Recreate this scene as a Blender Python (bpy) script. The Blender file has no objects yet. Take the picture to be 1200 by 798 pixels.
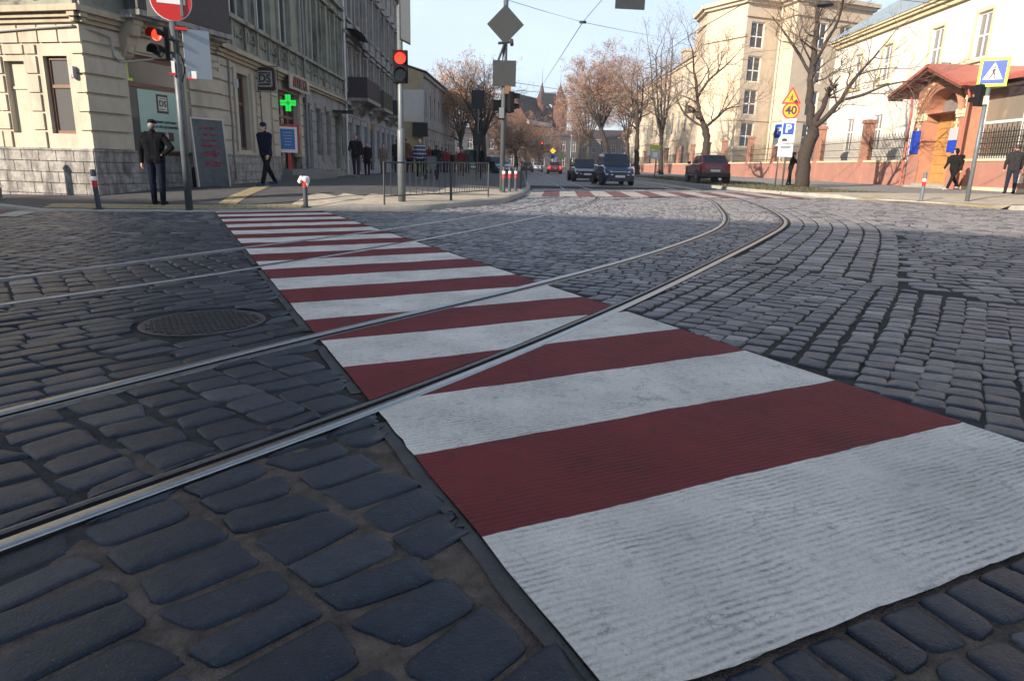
import bpy, bmesh, math, random
import numpy as np
from mathutils import Vector, Matrix, noise
from mathutils.geometry import delaunay_2d_cdt
random.seed(7); rng = np.random.default_rng(7)
R = math.radians
scn = bpy.context.scene
COL = scn.collection

# ------------------------------------------------------------------ camera
cam_d = bpy.data.cameras.new('camera'); cam = bpy.data.objects.new('camera', cam_d); COL.objects.link(cam)
scn.camera = cam
F_PX, CX, CY, PITCH, ROLL, CAMZ = 800., 600., 399., R(14.4), R(1.6), 1.0
cam_d.lens = 24; cam_d.sensor_width = 36; cam_d.sensor_fit = 'HORIZONTAL'; cam_d.clip_end = 4000; cam_d.clip_start = .02
_f = Vector((0, math.cos(PITCH), -math.sin(PITCH))); _r0 = Vector((1, 0, 0)); _u0 = _r0.cross(_f)
_r = _r0*math.cos(ROLL)+_u0*math.sin(ROLL); _u = _u0*math.cos(ROLL)-_r0*math.sin(ROLL)
M = Matrix((_r, _u, -_f)).transposed().to_4x4(); M.translation = Vector((0, 0, CAMZ)); cam.matrix_world = M

# ------------------------------------------------------------------ terrain heights
def zr(x, y=0): return .0175*max(-16., min(24., x))
KERB_L = [(-60, 30), (-16, 16.9), (-11.4, 14.7), (-9.9, 14.3), (-8.4, 14.25), (-6.6, 14.35), (-4.5, 15.15), (-3.6, 15.1), (-2.84, 15.1), (-2.2, 15.5), (-1.5, 16.45),
          (-.29, 19.05), (.2, 23), (.6, 30), (.7, 47), (.84, 81), (1.2, 320)]
KERB_R = [(70, -12), (20, 10.6), (13.4, 16.6), (12.9, 18), (12.85, 20), (12.3, 22), (11.3, 23.3), (10.8, 24.9), (10.3, 26.6), (9.9, 29.2), (9.75, 33), (9.7, 40), (10, 60), (11.5, 120), (14, 320)]
def pdist(p, poly):
    best = 1e9
    for a, b in zip(poly[:-1], poly[1:]):
        ax, ay = a; bx, by = b; dx, dy = bx-ax, by-ay
        t = max(0, min(1, ((p[0]-ax)*dx+(p[1]-ay)*dy)/(dx*dx+dy*dy)))
        best = min(best, math.hypot(p[0]-ax-t*dx, p[1]-ay-t*dy))
    return best
def kerb_h(x, y):
    if y < 17 and -10.2 < x < -4: return .012
    if x > 10 and 18.5 < y < 23.4: return .05
    return .12
def kside(p, poly, sgn):              # true on the pavement side of a kerb line
    best, out = 1e9, False
    for a, b in zip(poly[:-1], poly[1:]):
        ax, ay = a; dx, dy = b[0]-ax, b[1]-ay
        t = max(0, min(1, ((p[0]-ax)*dx+(p[1]-ay)*dy)/(dx*dx+dy*dy))); qx, qy = p[0]-ax-t*dx, p[1]-ay-t*dy; d = qx*qx+qy*qy
        if d < best-1e-9: best = d; out = (dx*qy-dy*qx)*sgn >= -1e-6
    return out
def pave(x, y):                       # height of both pavements
    if not (kside((x, y), KERB_L, 1) if x < 6 else kside((x, y), KERB_R, -1)) and pdist((x, y), KERB_L if x < 6 else KERB_R) > .02: return zr(x)
    d = pdist((x, y), KERB_L if x < 6 else KERB_R)
    if x < 6: return zr(x)+kerb_h(x, y)*(1-min(d, 2)/2)+.12*min(d, 2)/2+.055*min(d, 4.5)
    return zr(x)+kerb_h(x, y)*(1-min(d, 3)/3)+.13*min(d, 3)/3
def ray(px, py): return (_f*F_PX+_r*(px-CX)-_u*(py-CY))
def ground_at(px, py, surf=pave):
    d = ray(px, py); z = 0.
    for _ in range(40):
        t = (z-CAMZ)/d.z; q = Vector((0, 0, CAMZ))+d*t; z = .5*z+.5*surf(q.x, q.y)
    return q.x, q.y, surf(q.x, q.y)
def at(px, py, Y):
    d = ray(px, py); return Vector((0, 0, CAMZ))+d*(Y/d.y)

# ------------------------------------------------------------------ materials
MATS = {}
def mat(name, col, rough=.6, metal=0., var=.0, vscale=3., var2=0., bump=0., bscale=40., emit=None, estr=0., spec=.5, stain=None, sscale=.6, samt=.0, coat=0.):
    if name in MATS: return MATS[name]
    m = bpy.data.materials.new(name); m.use_nodes = True; nt = m.node_tree; b = nt.nodes['Principled BSDF']
    b.inputs['Base Color'].default_value = (*col, 1); b.inputs['Roughness'].default_value = rough; b.inputs['Metallic'].default_value = metal
    b.inputs['Specular IOR Level'].default_value = spec; b.inputs['Coat Weight'].default_value = coat
    N = nt.nodes.new; L = nt.links.new
    out = None
    if var or bump or stain:
        geo = N('ShaderNodeNewGeometry')
    if var:
        n = N('ShaderNodeTexNoise'); n.inputs['Scale'].default_value = vscale; n.inputs['Detail'].default_value = 8; n.inputs['Roughness'].default_value = .65
        L(geo.outputs['Position'], n.inputs['Vector'])
        r = N('ShaderNodeMapRange'); r.inputs['From Min'].default_value = .3; r.inputs['From Max'].default_value = .7
        r.inputs['To Min'].default_value = 1-var; r.inputs['To Max'].default_value = 1+var; L(n.outputs['Fac'], r.inputs['Value'])
        mx = N('ShaderNodeVectorMath'); mx.operation = 'SCALE'; mx.inputs[0].default_value = col; L(r.outputs[0], mx.inputs['Scale']); out = mx.outputs[0]
    if stain:
        n2 = N('ShaderNodeTexNoise'); n2.inputs['Scale'].default_value = sscale; n2.inputs['Detail'].default_value = 10; n2.inputs['Roughness'].default_value = .7
        mp = N('ShaderNodeMapping'); mp.inputs['Scale'].default_value = (1, 1, .22); L(geo.outputs['Position'], mp.inputs['Vector']); L(mp.outputs[0], n2.inputs['Vector'])
        r2 = N('ShaderNodeMapRange'); r2.inputs['From Min'].default_value = .5; r2.inputs['From Max'].default_value = .66; r2.inputs['To Max'].default_value = samt; L(n2.outputs['Fac'], r2.inputs['Value'])
        mm = N('ShaderNodeMix'); mm.data_type = 'RGBA'; L(r2.outputs[0], mm.inputs['Factor'])
        if out: L(out, mm.inputs['A'])
        else: mm.inputs['A'].default_value = (*col, 1)
        mm.inputs['B'].default_value = (*stain, 1); out = mm.outputs['Result']
    if out: L(out, b.inputs['Base Color'])
    if bump:
        nb = N('ShaderNodeTexNoise'); nb.inputs['Scale'].default_value = bscale; nb.inputs['Detail'].default_value = 6; L(geo.outputs['Position'], nb.inputs['Vector'])
        bp = N('ShaderNodeBump'); bp.inputs['Strength'].default_value = bump; bp.inputs['Distance'].default_value = .02; L(nb.outputs['Fac'], bp.inputs['Height']); L(bp.outputs[0], b.inputs['Normal'])
    if emit: b.inputs['Emission Color'].default_value = (*emit, 1); b.inputs['Emission Strength'].default_value = estr
    MATS[name] = m; return m
def srgb(r, g, b):
    f = lambda c: (c/255/12.92) if c <= 10 else ((c/255+.055)/1.055)**2.4
    return (f(r), f(g), f(b))

# ------------------------------------------------------------------ mesh helpers
def root_inv(o):
    while o.parent: o = o.parent
    return (Matrix.Translation(o.location) @ o.rotation_euler.to_matrix().to_4x4()).inverted()
class MB:
    def __init__(s): s.v = []; s.f = []; s.m = []
    def add(s, vs, fs, mi=0):
        o = len(s.v); s.v += [Vector(v) for v in vs]; s.f += [tuple(o+i for i in f) for f in fs]; s.m += [mi]*len(fs)
    BF = [(0, 3, 2, 1), (4, 5, 6, 7), (0, 1, 5, 4), (1, 2, 6, 5), (2, 3, 7, 6), (3, 0, 4, 7)]
    def box(s, x0, x1, y0, y1, z0, z1, mi=0, T=None):
        vs = [Vector(p) for p in ((x0, y0, z0), (x1, y0, z0), (x1, y1, z0), (x0, y1, z0), (x0, y0, z1), (x1, y0, z1), (x1, y1, z1), (x0, y1, z1))]
        if T is not None: vs = [T @ v for v in vs]
        s.add(vs, s.BF, mi); return s
    def tube(s, pts, rs, seg=8, mi=0, caps=True):
        pts = [Vector(p) for p in pts]; n = len(pts)
        if not hasattr(rs, '__len__'): rs = [rs]*n
        o = len(s.v); up = Vector((0, 0, 1)); prev = None
        for i, p in enumerate(pts):
            t = (pts[min(i+1, n-1)]-pts[max(i-1, 0)])
            t = t.normalized() if t.length > 1e-9 else Vector((0, 0, 1))
            if prev is None:
                a = t.cross(up); a = t.cross(Vector((1, 0, 0))) if a.length < .05 else a
            else: a = prev-t*prev.dot(t); a = t.cross(up) if a.length < 1e-4 else a
            a.normalize(); prev = a; b = t.cross(a)
            for k in range(seg):
                th = 2*math.pi*k/seg; s.v.append(p+(a*math.cos(th)+b*math.sin(th))*rs[i])
        for i in range(n-1):
            for k in range(seg):
                k2 = (k+1) % seg; s.f.append((o+i*seg+k, o+i*seg+k2, o+(i+1)*seg+k2, o+(i+1)*seg+k)); s.m.append(mi)
        if caps:
            s.f.append(tuple(o+k for k in reversed(range(seg)))); s.f.append(tuple(o+(n-1)*seg+k for k in range(seg))); s.m += [mi, mi]
        return s
    def cyl(s, p0, p1, r0, r1=None, seg=12, mi=0): return s.tube([p0, p1], [r0, r0 if r1 is None else r1], seg, mi)
    def lathe(s, prof, c, axis=2, seg=16, mi=0, T=None):
        o = len(s.v)
        for (r, h) in prof:
            for k in range(seg):
                th = 2*math.pi*k/seg; p = [r*math.cos(th), r*math.sin(th), h]
                if axis == 0: p = [p[2], p[0], p[1]]
                if axis == 1: p = [p[1], p[2], p[0]]
                v = Vector(p)+Vector(c); s.v.append(T @ v if T is not None else v)
        for i in range(len(prof)-1):
            for k in range(seg):
                k2 = (k+1) % seg; s.f.append((o+i*seg+k, o+i*seg+k2, o+(i+1)*seg+k2, o+(i+1)*seg+k)); s.m.append(mi)
        for i in (0, len(prof)-1):
            if prof[i][0] > 1e-4:
                s.f.append(tuple(o+i*seg+k for k in range(seg))); s.m.append(mi)
        return s
    def prism(s, poly, T, d, mi=0):      # poly in local xz, extruded along local y from 0 to d
        n = len(poly); vs = [T @ Vector((x, 0, z)) for x, z in poly]+[T @ Vector((x, d, z)) for x, z in poly]
        s.add(vs, [tuple(range(n)), tuple(reversed(range(n, 2*n)))]+[(i, i+n, (i+1) % n+n, (i+1) % n) for i in range(n)], mi); return s
    def build(s, name, mats, parent=None, smooth=False, world=True, bevel=0):
        me = bpy.data.meshes.new(name); vs = s.v
        if parent is not None and world:
            I = root_inv(parent); vs = [I @ v for v in vs]
        me.from_pydata([tuple(v) for v in vs], [], s.f)
        if not isinstance(mats, (list, tuple)): mats = [mats]
        for m in mats: me.materials.append(m)
        if len(mats) > 1: me.polygons.foreach_set('material_index', s.m)
        if smooth: me.polygons.foreach_set('use_smooth', [True]*len(me.polygons))
        bm = bmesh.new(); bm.from_mesh(me); bmesh.ops.recalc_face_normals(bm, faces=bm.faces)
        if bevel: bmesh.ops.bevel(bm, geom=[e for e in bm.edges if len(e.link_faces) == 2 and e.calc_face_angle(0) > .6], offset=bevel, segments=2, affect='EDGES', profile=.6)
        bm.to_mesh(me); bm.free()
        o = bpy.data.objects.new(name, me); COL.objects.link(o)
        if parent is not None: o.parent = parent
        return o
def tag(o, label=None, cat=None, group=None, kind=None):
    if label: o['label'] = label
    if cat: o['category'] = cat
    if group: o['group'] = group
    if kind: o['kind'] = kind
    return o
def thing(name, label, cat, loc=(0, 0, 0), rz=0, group=None):
    o = bpy.data.objects.new(name, None); COL.objects.link(o); o.location = loc; o.rotation_euler = (0, 0, rz); o.empty_display_size = .2
    return tag(o, label, cat, group)
def copy_tree(o, parent=None):
    c = o.copy(); COL.objects.link(c)
    if parent: c.parent = parent
    for ch in list(o.children): copy_tree(ch, c)
    return c
def np_mesh(name, V, faces_list, mats, rnd_sheen=None, matidx=None, smooth=True):   # faces_list: list of int arrays (n,k)
    me = bpy.data.meshes.new(name); V = np.asarray(V, np.float32)
    me.vertices.add(len(V)); me.vertices.foreach_set('co', V.ravel())
    tot = sum(f.size for f in faces_list); nf = sum(len(f) for f in faces_list)
    me.loops.add(tot); me.polygons.add(nf)
    me.loops.foreach_set('vertex_index', np.concatenate([f.ravel() for f in faces_list]).astype(np.int32))
    st = []; c = 0
    for f in faces_list:
        st.append(c+np.arange(len(f))*f.shape[1]); c += f.size
    me.polygons.foreach_set('loop_start', np.concatenate(st).astype(np.int32))
    if smooth: me.polygons.foreach_set('use_smooth', np.ones(nf, bool))
    for m in (mats if isinstance(mats, (list, tuple)) else [mats]): me.materials.append(m)
    if matidx is not None: me.polygons.foreach_set('material_index', np.asarray(matidx, np.int32))
    me.update(calc_edges=True); me.validate()
    if rnd_sheen is not None:
        a = me.attributes.new('rnd_sheen', 'FLOAT', 'POINT'); a.data.foreach_set('value', np.asarray(rnd_sheen, np.float32))
    o = bpy.data.objects.new(name, me); COL.objects.link(o); return o
def text_mesh(s, size, T, name, m, parent, ext=.004, bold=0.0, align='CENTER', world=True):
    cu = bpy.data.curves.new('txt', 'FONT'); cu.body = s; cu.size = size; cu.extrude = ext; cu.align_x = align; cu.align_y = 'CENTER'; cu.offset = bold
    cu.resolution_u = 3
    to = bpy.data.objects.new('txt', cu); COL.objects.link(to)
    dg = bpy.context.evaluated_depsgraph_get(); me = bpy.data.meshes.new_from_object(to.evaluated_get(dg))
    bpy.data.objects.remove(to); bpy.data.curves.remove(cu)
    I = root_inv(parent) if (parent is not None and world) else Matrix()
    me.transform(I @ T); me.materials.clear(); me.materials.append(m); me.name = name
    o = bpy.data.objects.new(name, me); COL.objects.link(o)
    if parent: o.parent = parent
    return o
def frameT(p, nrm, up=Vector((0, 0, 1))):     # local x = right (seen from outside), local y = up, local z = outwards (for text)
    n = Vector(nrm).normalized(); x = Vector(up).cross(n).normalized(); y = n.cross(x)
    T = Matrix((x, y, n)).transposed().to_4x4(); T.translation = Vector(p); return T
def panelT(p, nrm):                           # local x right, local y inwards, local z up (for prism)
    n = Vector(nrm).normalized(); x = Vector((0, 0, 1)).cross(n).normalized(); z = n.cross(x)
    T = Matrix((x, -n, z)).transposed().to_4x4(); T.translation = Vector(p); return T

# ------------------------------------------------------------------ world and sun
SUN_EL = 20.; SUN_DIR = Vector((-.72, -.69, 0)).normalized()
w = bpy.data.worlds.new('World'); scn.world = w; w.use_nodes = True; nt = w.node_tree
bg = nt.nodes['Background']; sky = nt.nodes.new('ShaderNodeTexSky'); sky.sky_type = 'NISHITA'; sky.sun_disc = False
sky.sun_elevation = R(SUN_EL); sky.sun_rotation = math.atan2(SUN_DIR.x, SUN_DIR.y); sky.air_density = 1.0; sky.dust_density = 1.2; sky.ozone_density = 2.0; sky.altitude = 300
tc = nt.nodes.new('ShaderNodeTexCoord'); mp = nt.nodes.new('ShaderNodeMapping'); mp.inputs['Scale'].default_value = (1, 1, 3.2)
cn = nt.nodes.new('ShaderNodeTexNoise'); cn.inputs['Scale'].default_value = 1.6; cn.inputs['Detail'].default_value = 9; cn.inputs['Roughness'].default_value = .58
cr = nt.nodes.new('ShaderNodeMapRange'); cr.inputs['From Min'].default_value = .34; cr.inputs['From Max'].default_value = .72; cr.inputs['To Min'].default_value = .45; cr.inputs['To Max'].default_value = .85
mx = nt.nodes.new('ShaderNodeMix'); mx.data_type = 'RGBA'; mx.inputs['B'].default_value = (5.9, 7.0, 8.5, 1)
nt.links.new(tc.outputs['Generated'], mp.inputs['Vector']); nt.links.new(mp.outputs[0], cn.inputs['Vector']); nt.links.new(cn.outputs['Fac'], cr.inputs['Value'])
sep = nt.nodes.new('ShaderNodeSeparateXYZ'); nt.links.new(tc.outputs['Generated'], sep.inputs[0]); er = nt.nodes.new('ShaderNodeMapRange'); er.inputs['From Min'].default_value = .25; er.inputs['From Max'].default_value = .85; er.inputs['To Min'].default_value = 1; er.inputs['To Max'].default_value = .3; nt.links.new(sep.outputs['Z'], er.inputs['Value']); em = nt.nodes.new('ShaderNodeMath'); em.operation = 'MULTIPLY'; nt.links.new(cr.outputs[0], em.inputs[0]); nt.links.new(er.outputs[0], em.inputs[1]); nt.links.new(em.outputs[0], mx.inputs['Factor']); nt.links.new(sky.outputs[0], mx.inputs['A']); nt.links.new(mx.outputs['Result'], bg.inputs['Color'])
bg.inputs['Strength'].default_value = .065
sd = bpy.data.lights.new('sun', 'SUN'); so = bpy.data.objects.new('sun', sd); COL.objects.link(so)
sd.energy = 4.2; sd.angle = R(.53); sd.color = (1, .87, .72)
dv = Vector((-SUN_DIR.x*math.cos(R(SUN_EL)), -SUN_DIR.y*math.cos(R(SUN_EL)), -math.sin(R(SUN_EL)))); so.rotation_euler = dv.to_track_quat('-Z', 'Y').to_euler(); so.location = (-20, -20, 30)
scn.view_settings.view_transform = 'Standard'; scn.view_settings.look = 'None'; scn.view_settings.exposure = 1.28; scn.view_settings.gamma = 1
scn.render.engine = 'CYCLES'
# ================================================================== GROUND
def catmull(P, step):
    P = [np.array(p, float) for p in P]; out = []
    Q = [2*P[0]-P[1]]+P+[2*P[-1]-P[-2]]
    for i in range(1, len(Q)-2):
        n = max(2, int(np.linalg.norm(Q[i+1]-Q[i])/step))
        for k in range(n):
            t = k/n; a, b, c, d = Q[i-1], Q[i], Q[i+1], Q[i+2]
            out.append(.5*((2*b)+(-a+c)*t+(2*a-5*b+4*c-d)*t*t+(-a+3*b-3*c+d)*t**3))
    out.append(P[-1]); return np.array(out)
def smooth_line(L, it):
    L = L.copy()
    for _ in range(it): L[1:-1] = .25*L[:-2]+.5*L[1:-1]+.25*L[2:]
    return L
RAILP = dict(
 A=[(-3.6, -1.6), (-2.1, .55), (-1.35, 1.62), (-1.05, 2.04), (-.56, 2.68), (.1, 3.69), (1.08, 5.36), (2.39, 7.73), (3.81, 10.36), (4.94, 12.64), (5.72, 15.02), (6.68, 19.0), (7.35, 22.98), (7.89, 26.49), (8.2, 31), (8.3, 38), (8.1, 60), (8.2, 120)],
 B=[(-5.4, -2.2), (-3.2, .9), (-2.07, 2.6), (-1.71, 3.14), (-1.18, 3.97), (-.25, 5.2), (1.25, 7.5), (2.5, 9.75), (3.6, 12.1), (4.42, 14.7), (4.98, 16.96), (5.8, 20.52), (6.42, 24.4), (6.85, 28), (7.1, 33), (7.2, 38), (7.0, 60), (7.1, 120)],
 C=[(-12.5, -8), (-6.2, .8), (-3.64, 4.73), (-2.53, 6.6), (-1.2, 9.4), (.64, 14.3), (2.03, 19.0), (2.8, 23.4), (3.12, 27.8), (3.2, 35), (3.1, 60), (3.2, 120)],
 D=[(-13.6, -7.2), (-7.2, 1.6), (-4.55, 5.6), (-3.5, 7.8), (-1.9, 11.0), (-.1, 15.9), (1.12, 20.5), (1.78, 24.6), (2.0, 28), (2.1, 35), (2.0, 60), (2.1, 120)])
RAILS = {k: smooth_line(catmull(p, .12), 40) for k, p in RAILP.items()}
SIDE = dict(A=1, B=-1, C=1, D=-1)            # the groove lies on this side (+1 = left)
def normals(L):
    t = np.gradient(L, axis=0); t /= np.linalg.norm(t, axis=1)[:, None]; return np.stack([-t[:, 1], t[:, 0]], 1)
KR = 1.04
FOOT = {k: L+normals(L)*(.031*KR*SIDE[k]) for k, L in RAILS.items()}   # footprint centre lines
HALF = .06*KR
def sdist(P, L, near=.0):
    """signed distance (left +) of points P to polyline L, and the nearest point's outward direction"""
    out = np.full(len(P), 1e3); nx = np.zeros((len(P), 2))
    A, B = L[:-1], L[1:]; D = B-A; l2 = (D**2).sum(1)
    for s in range(0, len(P), 4000):
        p = P[s:s+4000]; w_ = p[:, None, :]-A[None]
        t = np.clip((w_*D[None]).sum(2)/l2, 0, 1); q = w_-t[..., None]*D[None]; d2 = (q**2).sum(2); i = d2.argmin(1); r = np.arange(len(p))
        qq = q[r, i]; sg = np.sign(D[i, 0]*qq[:, 1]-D[i, 1]*qq[:, 0]); dd = np.sqrt(d2[r, i])
        out[s:s+4000] = dd*sg; nx[s:s+4000] = qq/np.maximum(dd, 1e-6)[:, None]
    return out, nx
SIMPLE = {k: L[::4] for k, L in FOOT.items()}
zr_np = lambda x: .0175*np.clip(x, -16, 24)

# crosswalk frame: origin at near left corner, s along its length, t across
XO = np.array((.205, 1.125)); XD = np.array((-.438, .899)); XN = np.array((.899, .438)); XW = 2.12; XLEN = 14.6
def xst(P): Q = P-XO; return Q@XD, Q@XN
def xpt(s, t): return XO+XD*s+XN*t
def xin(s, t, m=0):
    w_ = XW+.0*s
    return (s > -.055-m) & (s < XLEN+m) & (t > -m) & (t < w_+m)
MH_C = np.array((-2.0, 4.3)); MH_R = .40

# ---- materials of the ground
def stone_mat():
    m = bpy.data.materials.new('basalt_sett'); m.use_nodes = True; nt = m.node_tree; b = nt.nodes['Principled BSDF']; N = nt.nodes.new; L = nt.links.new
    at_ = N('ShaderNodeAttribute'); at_.attribute_name = 'rnd_sheen'; geo = N('ShaderNodeNewGeometry')
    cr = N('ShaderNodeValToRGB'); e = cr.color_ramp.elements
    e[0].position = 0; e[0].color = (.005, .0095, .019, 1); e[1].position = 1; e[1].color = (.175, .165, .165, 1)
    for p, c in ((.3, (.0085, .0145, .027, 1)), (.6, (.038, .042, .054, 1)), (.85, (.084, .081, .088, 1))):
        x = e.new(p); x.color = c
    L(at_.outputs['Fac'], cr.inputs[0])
    n = N('ShaderNodeTexNoise'); n.inputs['Scale'].default_value = 34; n.inputs['Detail'].default_value = 10; n.inputs['Roughness'].default_value = .78; L(geo.outputs['Position'], n.inputs['Vector'])
    r = N('ShaderNodeMapRange'); r.inputs['From Min'].default_value = .3; r.inputs['From Max'].default_value = .75; r.inputs['To Min'].default_value = .45; r.inputs['To Max'].default_value = 2.0; L(n.outputs['Fac'], r.inputs[0])
    v = N('ShaderNodeVectorMath'); v.operation = 'SCALE'; L(cr.outputs[0], v.inputs[0]); L(r.outputs[0], v.inputs['Scale'])
    # pale scuffs and dust
    n2 = N('ShaderNodeTexNoise'); n2.inputs['Scale'].default_value = 7; n2.inputs['Detail'].default_value = 12; n2.inputs['Roughness'].default_value = .75; L(geo.outputs['Position'], n2.inputs['Vector'])
    r2 = N('ShaderNodeMapRange'); r2.inputs['From Min'].default_value = .54; r2.inputs['From Max'].default_value = .72; r2.inputs['To Max'].default_value = .36; L(n2.outputs['Fac'], r2.inputs[0])
    mm = N('ShaderNodeMix'); mm.data_type = 'RGBA'; L(r2.outputs[0], mm.inputs['Factor']); L(v.outputs[0], mm.inputs['A']); mm.inputs['B'].default_value = (.10, .092, .086, 1)
    # chips
    vo = N('ShaderNodeTexNoise'); vo.inputs['Scale'].default_value = 190; vo.inputs['Detail'].default_value = 3; L(geo.outputs['Position'], vo.inputs['Vector'])
    r4 = N('ShaderNodeMapRange'); r4.inputs['From Min'].default_value = .665; r4.inputs['From Max'].default_value = .72; r4.inputs['To Max'].default_value = .6; L(vo.outputs['Fac'], r4.inputs[0])
    m4 = N('ShaderNodeMix'); m4.data_type = 'RGBA'; L(r4.outputs[0], m4.inputs['Factor']); L(mm.outputs['Result'], m4.inputs['A']); m4.inputs['B'].default_value = (.2, .2, .21, 1)
    L(m4.outputs['Result'], b.inputs['Base Color'])
    r3 = N('ShaderNodeMapRange'); r3.inputs['From Min'].default_value = .3; r3.inputs['From Max'].default_value = .7; r3.inputs['To Min'].default_value = .30; r3.inputs['To Max'].default_value = .52; L(n2.outputs['Fac'], r3.inputs[0]); L(r3.outputs[0], b.inputs['Roughness'])
    n3 = N('ShaderNodeTexNoise'); n3.inputs['Scale'].default_value = 110; n3.inputs['Detail'].default_value = 9; n3.inputs['Roughness'].default_value = .65; L(geo.outputs['Position'], n3.inputs['Vector'])
    n4 = N('ShaderNodeTexNoise'); n4.inputs['Scale'].default_value = 16; n4.inputs['Detail'].default_value = 3; L(geo.outputs['Position'], n4.inputs['Vector'])
    ad = N('ShaderNodeMath'); ad.operation = 'MULTIPLY_ADD'; L(n4.outputs['Fac'], ad.inputs[0]); ad.inputs[1].default_value = .7; L(n3.outputs['Fac'], ad.inputs[2])
    bp = N('ShaderNodeBump'); bp.inputs['Strength'].default_value = .7; bp.inputs['Distance'].default_value = .005; L(ad.outputs[0], bp.inputs['Height']); L(bp.outputs[0], b.inputs['Normal'])
    b.inputs['Specular IOR Level'].default_value = .36
    return m
M_STONE = stone_mat()
M_JOINT = mat('joint_dirt', (.052, .047, .043), .92, var=.5, vscale=9, stain=(.02, .02, .021), sscale=2.2, samt=.8, bump=1.0, bscale=130, spec=.25)
M_SAND = mat('joint_sand', (.17, .135, .11), .95, var=.4, vscale=14, stain=(.045, .04, .037), sscale=5, samt=.75, bump=1.2, bscale=150, spec=.2)
M_ASPH = mat('asphalt', (.052, .05, .052), .85, var=.25, vscale=14, bump=.8, bscale=160)
M_PAVE = mat('pavement_asphalt', (.075, .072, .07), .85, var=.22, vscale=2.5, bump=.5, bscale=90, stain=(.04, .04, .04), sscale=.8, samt=.6)
M_SLAB = mat('pavement_concrete', (.40, .345, .265), .85, var=.2, vscale=3, bump=.4, bscale=60, stain=(.16, .15, .13), sscale=.9, samt=.6)
M_KERB = mat('kerb_concrete', (.33, .31, .27), .85, var=.2, vscale=4, bump=.5, bscale=70)
M_TACT = mat('tactile_yellow', (.38, .30, .17), .8, var=.25, vscale=6)
def paint_mat(name, col, under, wear, pitch=13.):
    m = bpy.data.materials.new(name); m.use_nodes = True; nt = m.node_tree; b = nt.nodes['Principled BSDF']; N = nt.nodes.new; L = nt.links.new
    geo = N('ShaderNodeNewGeometry')
    def ns(scale, det=8, rough=.65, vec=None):
        n = N('ShaderNodeTexNoise'); n.inputs['Scale'].default_value = scale; n.inputs['Detail'].default_value = det; n.inputs['Roughness'].default_value = rough; L(vec or geo.outputs['Position'], n.inputs['Vector']); return n.outputs['Fac']
    def rg(v, a, b_, c, d):
        r = N('ShaderNodeMapRange'); r.inputs['From Min'].default_value = a; r.inputs['From Max'].default_value = b_; r.inputs['To Min'].default_value = c; r.inputs['To Max'].default_value = d; L(v, r.inputs[0]); return r.outputs[0]
    # rake ribs run along the stripes
    mp = N('ShaderNodeMapping'); mp.inputs['Rotation'].default_value = (0, 0, -R(24.5)); L(geo.outputs['Position'], mp.inputs['Vector'])
    wv = N('ShaderNodeTexWave'); wv.bands_direction = 'Y'; wv.wave_profile = 'SIN'; wv.inputs['Scale'].default_value = pitch; wv.inputs['Distortion'].default_value = 5.5; wv.inputs['Detail'].default_value = 3; wv.inputs['Detail Scale'].default_value = .35; wv.inputs['Detail Roughness'].default_value = .6
    L(mp.outputs[0], wv.inputs['Vector'])
    big = ns(1.7, 6); fine = ns(210, 4, .7); mid = ns(11, 10, .72); amp = rg(ns(2.6, 4), .36, .62, .12, 1.0)
    ribs = N('ShaderNodeMath'); ribs.operation = 'MULTIPLY'; L(wv.outputs['Fac'], ribs.inputs[0]); L(amp, ribs.inputs[1])
    sc = N('ShaderNodeVectorMath'); sc.operation = 'SCALE'; sc.inputs[0].default_value = col; L(rg(big, .3, .7, .78, 1.12), sc.inputs['Scale'])
    # worn specks, mostly in the hollows; rib shade is painted in there too
    ad = N('ShaderNodeMath'); ad.operation = 'MULTIPLY_ADD'; L(ribs.outputs[0], ad.inputs[0]); ad.inputs[1].default_value = -.10; L(mid, ad.inputs[2])
    ad2 = N('ShaderNodeMath'); ad2.operation = 'MULTIPLY_ADD'; L(fine, ad2.inputs[0]); ad2.inputs[1].default_value = .35; L(ad.outputs[0], ad2.inputs[2])
    inv = N('ShaderNodeMath'); inv.operation = 'SUBTRACT'; inv.inputs[0].default_value = 1; L(wv.outputs['Fac'], inv.inputs[1]); vl = N('ShaderNodeMath'); vl.operation = 'POWER'; L(inv.outputs[0], vl.inputs[0]); vl.inputs[1].default_value = 2.2
    va = N('ShaderNodeMath'); va.operation = 'MULTIPLY'; L(vl.outputs[0], va.inputs[0]); L(amp, va.inputs[1]); vb = N('ShaderNodeMath'); vb.operation = 'MULTIPLY'; L(va.outputs[0], vb.inputs[0]); L(rg(ns(38, 5, .7), .36, .60, .05, .95), vb.inputs[1])
    spk = rg(ns(120, 4, .75), .50, .68, 0, .5)
    cks = N('ShaderNodeTexVoronoi'); cks.feature = 'DISTANCE_TO_EDGE'; cks.inputs['Scale'].default_value = 2.6; cw_ = N('ShaderNodeVectorMath'); cw_.operation = 'ADD'; nv_ = N('ShaderNodeTexNoise'); nv_.inputs['Scale'].default_value = 5; nv_.inputs['Detail'].default_value = 6; L(geo.outputs['Position'], nv_.inputs['Vector']); sc_ = N('ShaderNodeVectorMath'); sc_.operation = 'SCALE'; sc_.inputs['Scale'].default_value = .5; L(nv_.outputs['Color'], sc_.inputs[0]); L(geo.outputs['Position'], cw_.inputs[0]); L(sc_.outputs[0], cw_.inputs[1]); L(cw_.outputs[0], cks.inputs['Vector'])
    ck = N('ShaderNodeMath'); ck.operation = 'MULTIPLY'; L(rg(cks.outputs['Distance'], .0, .012, .75, 0), ck.inputs[0]); L(rg(ns(4, 3), .5, .58, 0, 1), ck.inputs[1])
    f0 = rg(ad2.outputs[0], .70, .86, 0., wear)
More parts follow.
